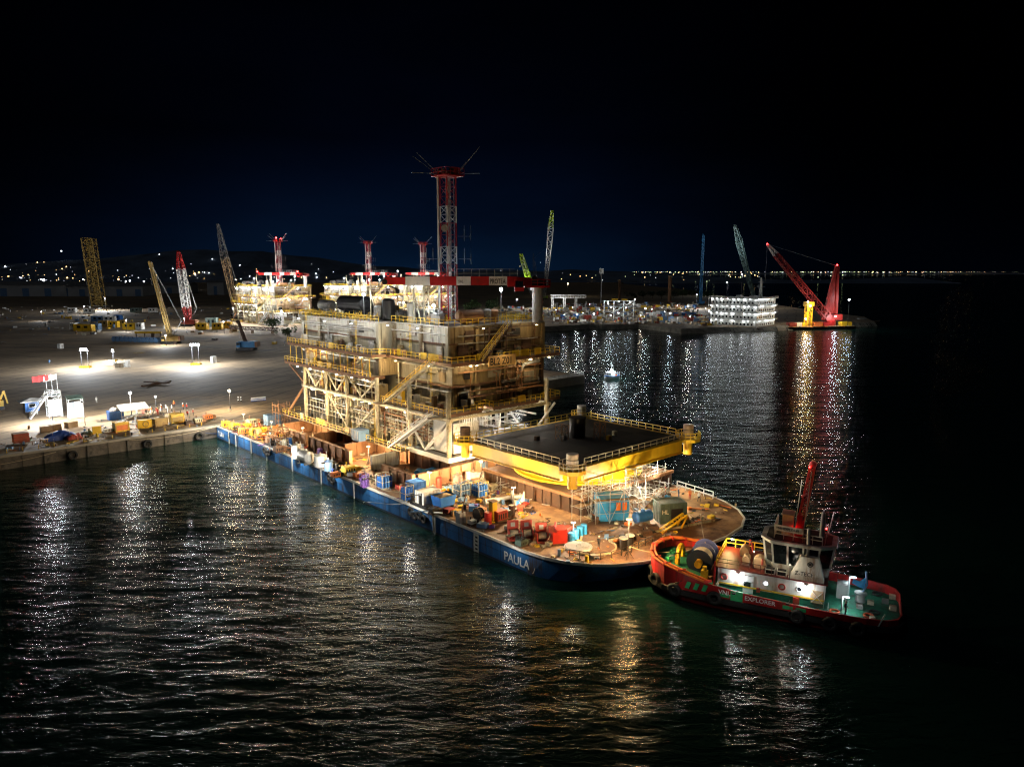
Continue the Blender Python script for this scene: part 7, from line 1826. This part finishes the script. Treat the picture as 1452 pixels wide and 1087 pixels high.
# piles and poles standing on the headland
for i,(x,y0,y1,Y,l) in enumerate([(949,428,392,620,'tall brown steel pile standing on the headland'),(878,424,398,640,'shorter brown pile behind the lit steel frame'),(852,432,388,640,'thin pole with a white tank top on the headland')]):
    b_ = at(x,y0,GZ); T = thing('steel_pile',l,'pile',b_,0); tp = on(x,y1,b_.y).z-GZ
    mb = MB(); mb.cyl((0,0,0),(0,0,tp),2.2 if i == 0 else (1.6 if i == 1 else .5),None,12); mb.build('shaft','rust_plate' if i < 2 else 'grey_steel',T)
    mb = MB(); mb.cyl((0,0,tp),(0,0,tp+(1 if i < 2 else 6)),2.6,2.6,12); mb.build('head','tan' if i < 2 else 'white_steel',T)
# lit pipe bridge and clutter on the headland, each piece its own
rh = random.Random(31)
cols = ['white_steel','rust_plate','blue_paint','tank_grey','paint_yellow','brick_red','steel_blue','white_steel','tan']
ordn = ['first','second','third','fourth','fifth','sixth','seventh','eighth','ninth','tenth','eleventh','twelfth','thirteenth','fourteenth','fifteenth','sixteenth','seventeenth','eighteenth','nineteenth','twentieth']
for row_,(y,x0,x1,n) in enumerate([(452,792,850,12),(447,905,985,12),(440,800,850,8),(455,925,1010,12),(436,900,990,10)]):
    for i in range(n):
        x = x0+(x1-x0)*(i+rh.uniform(.2,.8))/n; c = rh.choice(cols)
        box_c(ordn[i]+' stacked cargo unit from the left in the '+['shoreside lit','middle','back left','right shoreside','back'][row_]+' row on the headland', at(x,y+rh.uniform(-1,1),GZ), rh.uniform(2.5,6),2.6,rh.uniform(1.6,3.6),c,rh.uniform(-.4,.4),'cargo_unit','cargo',['shoreside lit row','middle row','back left row','right shoreside row','back row'][row_]+' of headland cargo',ribs=False)
T = thing('pipe_bridge','long pale pipe lying across the middle of the headland','pipeline',at(935,442,GZ),R(16))
mb = MB(); mb.cyl((-24,0,1.5),(24,0,1.5),.7,.7,8); mb.build('pipe','pipe_pale',T); 
for x in (-18,0,18): mb = MB(); mb.box(x-.4,x+.4,-.8,.8,0,.8); mb.build('support','concrete',T)
T = thing('lit_gantry','white lit pipe rack at the left end of the headland','pipe rack',at(800,437,GZ),R(4))
mb = MB(); mb.lattice((-14,0,12),(22,0,12),3,3,14,.2,.14); mb.build('truss','white_steel',T)
for x in (-12,0,12): mb = MB(); mb.lattice((x,0,0),(x,0,10.4),2,2,5,.16,.1,side=(1,0,0)); mb.build('leg','white_steel',T)
light(T,(-2,-6,9),1500,(.95,.97,1),.4)
for i,(x,y,wt,c,l) in enumerate([(805,420,6500,(1,.9,.62),'warm floodlight pole left on the headland'),(1030,420,22000,(.75,.9,1),'glaring blue-white floodlight pole behind the accommodation block'),(842,455,700,(1,.95,.85),'low work lamp at the shore below the steel frame'),(818,456,800,(1,.95,.85),'low work lamp at the left shore of the headland'),(975,446,1200,(1,.9,.7),'work lamp near the blue crane'),(733,438,2600,(.85,.95,1),'work lamp seen under the roof crane boom'),(915,448,1400,(.9,.95,1),'work lamp among the middle cargo row'),(950,456,900,(.95,.95,1),'work lamp at the right shoreside cargo row'),(1005,452,1300,(.9,.95,1),'work lamp left of the accommodation block'),(862,440,3000,(.85,.95,1),'work lamp left of the steel frame building'),(900,432,3000,(.9,.95,1),'work lamp before the dark trees')]):
    b_ = at(x,y,GZ); h = {805:18,1030:20,842:5,818:5,975:7,733:9}.get(x,6)
    pole_lamp(l, b_, h, wt, c, 'lamp poles on the headland', 'lamp_white' if i != 0 else 'lamp_warm', .8 if h > 10 else .4, .4)

def on_head(r_):
    k = r_.random()
    x = r_.uniform(782,1015); y = r_.uniform(430,459) if x < 990 else r_.uniform(446,462)
    if r_.random() < .15: x = r_.uniform(690,790); y = r_.uniform(436,450)
    return at(x,y,GZ+.01)
loose('headland_stock','steel stock, pipes, boxes and machinery crowding the headland yard',1500,on_head,['rust_dark','white_steel','pipe_pale','grey_steel','tank_grey','paint_yellow','white_paint','steel_blue','brick_red'],17,(.8,3.4))
for i in range(14):
    x = [788,800,812,826,836,850,866,888,908,924,942,960,978,1000][i]; y = [447,455,443,452,438,447,456,444,456,446,450,440,458,444][i]
    T = thing('site_lamp', ORD[i]+' small site lamp from the left among the headland stock','lamp',at(x,y,GZ),0,'small site lamps on the headland')
    mb = MB(); mb.cyl((0,0,0),(0,0,4.5),.1,.08,6); mb.build('pole','dark_post',T); mb = MB(); mb.box(-.3,.3,-.3,.3,4.6,4.9); mb.build('lamp_head','dark_post',T)
    mb = MB(); mb.box(-.28,.28,-.36,-.31,4.55,4.88); mb.build('lens','lamp_soft',T); light(T,(0,-1.3,4.3),500,[(1,.92,.8),(.85,.95,1),(1,.8,.55)][i%3],.25)

# ================================================================ accommodation block on its barge
AC = R(-45)
def accommodation():
    b_ = at(1076,470,0)
    T = thing('flat_barge','dark flat barge moored at the headland under the lit block','barge',b_,AC)
    mb = MB(); mb.box(-42,0,0,34,-1,2.2); mb.build('hull','black_steel',T); mb = MB(); mb.box(-42.2,.2,-.2,34.2,1.9,2.25); mb.build('deck_edge','rust_dark',T)
    H = thing('accommodation_block','white four-storey accommodation block with rows of lamps','building',b_+Vector((0,0,2.26)),AC)
    L, D, S = 37.0, 31.0, 4.9
    ex_ = -2.0
    for k in range(4):
        mb = MB(); mb.box(ex_-L+1.3,ex_-1.3,1.8,D-1.5,k*S+.02,(k+1)*S-.32); wl = mb.build('storey_wall','white_steel',H)
        mb = MB(); mb.box(ex_-L,ex_,.5,D,(k+1)*S-.3,(k+1)*S); mb.build('gallery_floor','white_steel',H)
        mb = MB(); mb.rail([(ex_-L,.6,k*S),(ex_-.05,.6,k*S),(ex_-.05,D-.1,k*S)],1.1,2.4,.06); mb.build('gallery_railing','galv',H)
        wm = MB(); wm.box(-.6,.6,-.06,0,1.2,2.6); me = wm.mesh('window','glass_dark'); wm2 = MB(); wm2.box(0,.06,-.6,.6,1.2,2.6); me2 = wm2.mesh('window','glass_dark')
        for i in range(12): inst('window',me,wl,(ex_-L+3+i*2.7,1.8,k*S))
        for i in range(9): inst('window',me2,wl,(ex_-1.3,3.6+i*2.8,k*S))
        lm = MB(); lm.box(-.3,.3,-.2,.2,-.25,0); lme = lm.mesh('gallery_lamp','lamp_soft')
        for i in range(9):
            x = ex_-L+1.9+i*4.1; (inst('gallery_lamp',lme,H,(x+rh.uniform(-.6,.6),1.1,(k+1)*S-.32)) if rh.random() < .8 else None)
            if i % 2 == 0: light(H,(x,.9,(k+1)*S-.9),rh.uniform(30,110),(.92,.98,1),.2)
        for i in range(8):
            y = 2.5+i*3.7; (inst('gallery_lamp',lme,H,(ex_-.6,y+rh.uniform(-.6,.6),(k+1)*S-.32)) if rh.random() < .7 else None)
            if i % 2 == 0: light(H,(ex_-.5,y,(k+1)*S-.9),rh.uniform(10,40),(.85,.95,1),.2)
        for i in range(8):
            x = ex_-L+.1+i*(L-.3)/7; mb = MB(); mb.box(x-.12,x+.12,.55,.8,k*S,(k+1)*S-.3); mb.build('gallery_post','white_steel',H)
    mb = MB(); mb.rail([(ex_-L,.6,4*S),(ex_-.05,.6,4*S),(ex_-.05,D-.1,4*S)],1.1,2.4,.08); mb.build('roof_railing','white_steel',H)
    mb = MB(); mb.lattice((ex_-5,14,4*S),(ex_-5,14,4*S+14),1.6,.6,8,.12,.07,side=(1,0,0)); mb.bar((ex_-8,14,4*S+8),(ex_-2,14,4*S+8),.25); mb.bar((ex_-7,14,4*S+11),(ex_-3,14,4*S+11),.25); mb.build('roof_mast','white_steel',H)
    for (x,y) in ((ex_-20,8),(ex_-12,12),(ex_-8,6)): mb = MB(); mb.box(x,x+4,y,y+3,4*S,4*S+1.8); mb.build('roof_unit','grey_steel',H)
    return b_
ab = accommodation()
# crane barge with the red derrick
def red_crane():
    b_ = at(1078,469,0)+Vector((1.5,0.7,0))
    ea = Vector((math.cos(R(11)),math.sin(R(11)),0))
    T = thing('crane_barge','long dark crane barge right of the accommodation block','barge',b_+ea*4+Vector((3,3,0)),R(11))
    mb = MB(); mb.box(14,66,0,14,-1,2.0); mb.build('hull','black_steel',T); mb = MB(); mb.box(13.8,66.2,-.2,14.2,1.7,2.05); mb.build('deck','rust_plate',T)
    tm = MB(); tm.torus((0,0,0),1.1,.45,'y',12,6); tme = tm.mesh('tyre_fender','rubber')
    for x in (22,33,45,58): inst('tyre_fender',tme,T,(x,-.5,.8))
    G_ = b_+ea*4+Vector((3,3,0))
    base = G_+ea*52+Vector((-2,8,2.06))
    K = thing('derrick_crane','red derrick crane with long lattice boom on the crane barge','crane',base,0)
    tip = on(1088,346,base.y-4)-base; heel = Vector((-2,-1,5)); top = on(1187,377,base.y)-base
    mb = MB(); mb.lattice(heel,heel.lerp(tip,.86),4.6,3.2,22,.28,.16); mb.build('boom','derrick_red',K)
    mb = MB(); mb.lattice(heel.lerp(tip,.86),tip,3.0,.9,5,.24,.12); mb.build('boom_head','mast_white',K)
    for s in (-1,1):
        mb = MB(); mb._rb((s*5-1,s*1.0,4),(top.x+s*.6,top.y+s*.4,top.z),2.6,1.6); mb.build('a_frame_leg','derrick_red',K)
    mb = MB(); mb.add([(-4.6,-.6,6),(3.4,.4,6),(top.x,top.y,top.z-4),(-4.6,.2,6),(3.4,1.2,6),(top.x,top.y+.6,top.z-4)],[(0,1,2),(5,4,3),(0,3,4,1),(1,4,5,2),(2,5,3,0)]); mb.build('a_frame_web','derrick_red',K)
    mb = MB(); mb.cyl((0,0,0),(0,0,4),3.6,3.6,18); mb.build('turntable','crane_red',K); mb = MB(); mb.box(-4,7,-3,3,4,8); hs_ = mb.build('machinery_house','derrick_red',K)
    mb = MB(); mb.box(-4.05,-4.0,-2,2,5.4,7.4); mb.build('window','glass_dark',hs_)
    mb = MB(); mb.bar(top,tip,.16); mb.bar(top+Vector((0,.6,0)),tip,.16); mb.build('luffing_line','galv',K); mb = MB(); mb.bar(tip,tip-Vector((0,0,26)),.12); mb.build('hoist_line','galv',K)
    beacon(K,tuple(tip),12,.6); beacon(K,tuple(top+Vector((0,0,.6))),14,.6)
    # yellow pedestal, huts and lamps on the barge
    P = thing('mooring_tower','yellow lattice pedestal lit orange on the crane barge','tower',G_+ea*31+Vector((0,6,2.06)),R(11))
    mb = MB(); mb.lattice((0,0,0),(0,0,14),3.4,3.4,6,.35,.2,side=(1,0,0)); mb.build('frame','paint_yellow',P); mb = MB(); mb.box(-2.6,2.6,-2.6,2.6,14,17); mb.build('head','paint_yellow',P); light(P,(-4,-4,7),2600,(1,.62,.2),.3)
    mb = MB(); mb.ball((-3.6,-3.2,5.0),.35,8,5); mb.build('lens','lamp_orange',P)
    for i,(d,s_,m,l) in enumerate([(18,6,'brick_red','red deck hut left on the crane barge'),(23,4,'white_steel','white deck hut on the crane barge'),(27,3,'paint_yellow','yellow deck hut beside the yellow pedestal'),(38,6,'orange','orange deck hut right of the yellow pedestal'),(60,8,'paint_yellow','long yellow deck hut at the right end of the crane barge'),(44,4,'crane_red','small red hut before the derrick')]):
        box_c(l, G_+ea*d+Vector((0,5,2.06)), s_,4,2.8,m,R(11),'deck_hut','hut','huts on the crane barge',ribs=False)
    for i,(d,h,wt,c,ls,l) in enumerate([(28,17,1500,(.9,.96,1),'lamp_white','tall lamp pole left of the yellow pedestal'),(30,14,1500,(.9,.96,1),'lamp_white','second lamp pole at the yellow pedestal'),(50,6.5,3200,(.8,.95,1),'lamp_white','glaring lamp at the foot of the red derrick'),(60,18,2400,(.85,.95,1),'lamp_white','tall lamp pole at the right end of the crane barge'),(27,5,1500,(1,.8,.5),'lamp_warm','low warm lamp on the crane barge')]):
        p_ = pole_lamp(l, G_+ea*d+Vector((0,1.2,2.06)), h, wt, c, 'lamp poles on the crane barge', ls, .5, .35)
red_crane()
T = thing('moored_boat','dim low boat moored right of the crane barge','boat',at(1228,458,0),R(11))
mb = MB(); mb.loft([[(-9,-2,-.5),(8,-2,-.5),(11,0,-.5),(8,2,-.5),(-9,2,-.5)],[(-10,-2.6,1.4),(9,-2.6,1.6),(13,0,2.2),(9,2.6,1.6),(-10,2.6,1.4)]]); mb.build('hull','rust_dark',T); mb = MB(); mb.box(-7,-1,-1.6,1.6,1.4,4); mb.build('cabin','tank_grey',T)

# pier end that shows right of the topside
T = thing('pier_head','pale concrete pier head with a thin guard rail right of the topside','pier',W(186,177,3.0),AN)
mb = MB(); mb.box(-24,8,-6,-1.2,-3,.06); mb.build('slab','concrete',T); mb = MB(); mb.rail([(-24,-5.8,.06),(7.8,-5.8,.06),(7.8,-1.3,.06)],1.1,2.2,.05); mb.build('railing','galv',T)
pole_lamp('lamp on the pier head right of the topside', W(170,181,3.02), 7, 3000,(1,.95,.85))

# ================================================================ town lights
def hill_h(x): return max(6, 92*math.exp(-((x+1300)/1100)**2)+14*math.sin(x/230)+18)
def town():
    mbs = MB(); r_ = random.Random(77)
    spots = [(87,356,1.3,0),(53,372,1,1),(12,392,1.4,1),(62,397,2.2,0),(58,396,1.2,0),(88,381,.9,1),(94,378,.9,1),(118,396,1,0),(178,403,2.8,0),(168,396,1.6,1),(184,398,1.5,0),(204,399,1.5,0),(226,361,1.2,0),(227,368,1,0),(242,362,1,0),(245,381,1,0),(276,388,1.6,1),(282,386,1,1),(300,401,2.4,0),(303,409,1.5,0),(301,367,.8,0),(155,427,2.2,0),(340,376,1,0),(448,388,1,0),(449,393,1,0)]
    for i in range(120): spots.append((r_.uniform(-10,430), 399-abs(r_.gauss(0,11)), min(1.6,.3*math.exp(r_.gauss(.3,.6))), r_.choice((0,1,1,2,2,2))))
    for i in range(30): spots.append((r_.uniform(430,780), 396-abs(r_.gauss(0,9)), r_.uniform(.35,.7), r_.choice((1,2,2))))
    for (x,y,s,c) in spots:
        Y = 1500.0 if y > 395 else 2560.0
        p = on(x,y,Y)
        if y <= 395:
            for k in range(6):
                h = hill_h(p.x); Yn = 2500+360*max(0,min(.97,p.z/max(8,h)))-6; p = on(x,y,Yn)
        mbs.cur = c; mbs.ball(p,s*(1.15 if Y < 2000 else 2.0),6,4)
    tag(mbs.build('town_lights',['town_white','town_warm','town_dim']),'scattered lights of the town on the dark hillside',None,kind='stuff')
    m2 = MB()
    for i in range(330):
        t = r_.random(); x = 880+580*t
        p = on(x, 385.6+r_.uniform(-.5,.9), 10480)
        m2.cur = r_.choice((0,0,1,2)); m2.ball(p, r_.uniform(1.6,5.5)*(1 if x < 1250 else max(.3,1-(x-1250)/260)),5,3)
    for i in range(90):
        x = r_.uniform(785,1080); p = on(x, 387+abs(r_.gauss(0,6)), r_.uniform(2200,4200)); p.z = max(4,p.z)
        m2.cur = r_.choice((0,1,1,2)); m2.ball(p, r_.uniform(.8,2.2)*p.y/3000,5,3)
    for (x,y,s) in [(930,390,9),(938,393,9),(953,390,7),(1050,393,5),(862,386,6),(1160,393,4),(1178,391,4),(1195,390,4)]:
        m2.cur = 0 if x != 930 else 1; m2.ball(on(x,y,3200),s*.55,6,4)
    tag(m2.build('coast_lights',['town_green','town_warm','town_dim']),'long row of lights along the far coast on the horizon',None,kind='stuff')
town()
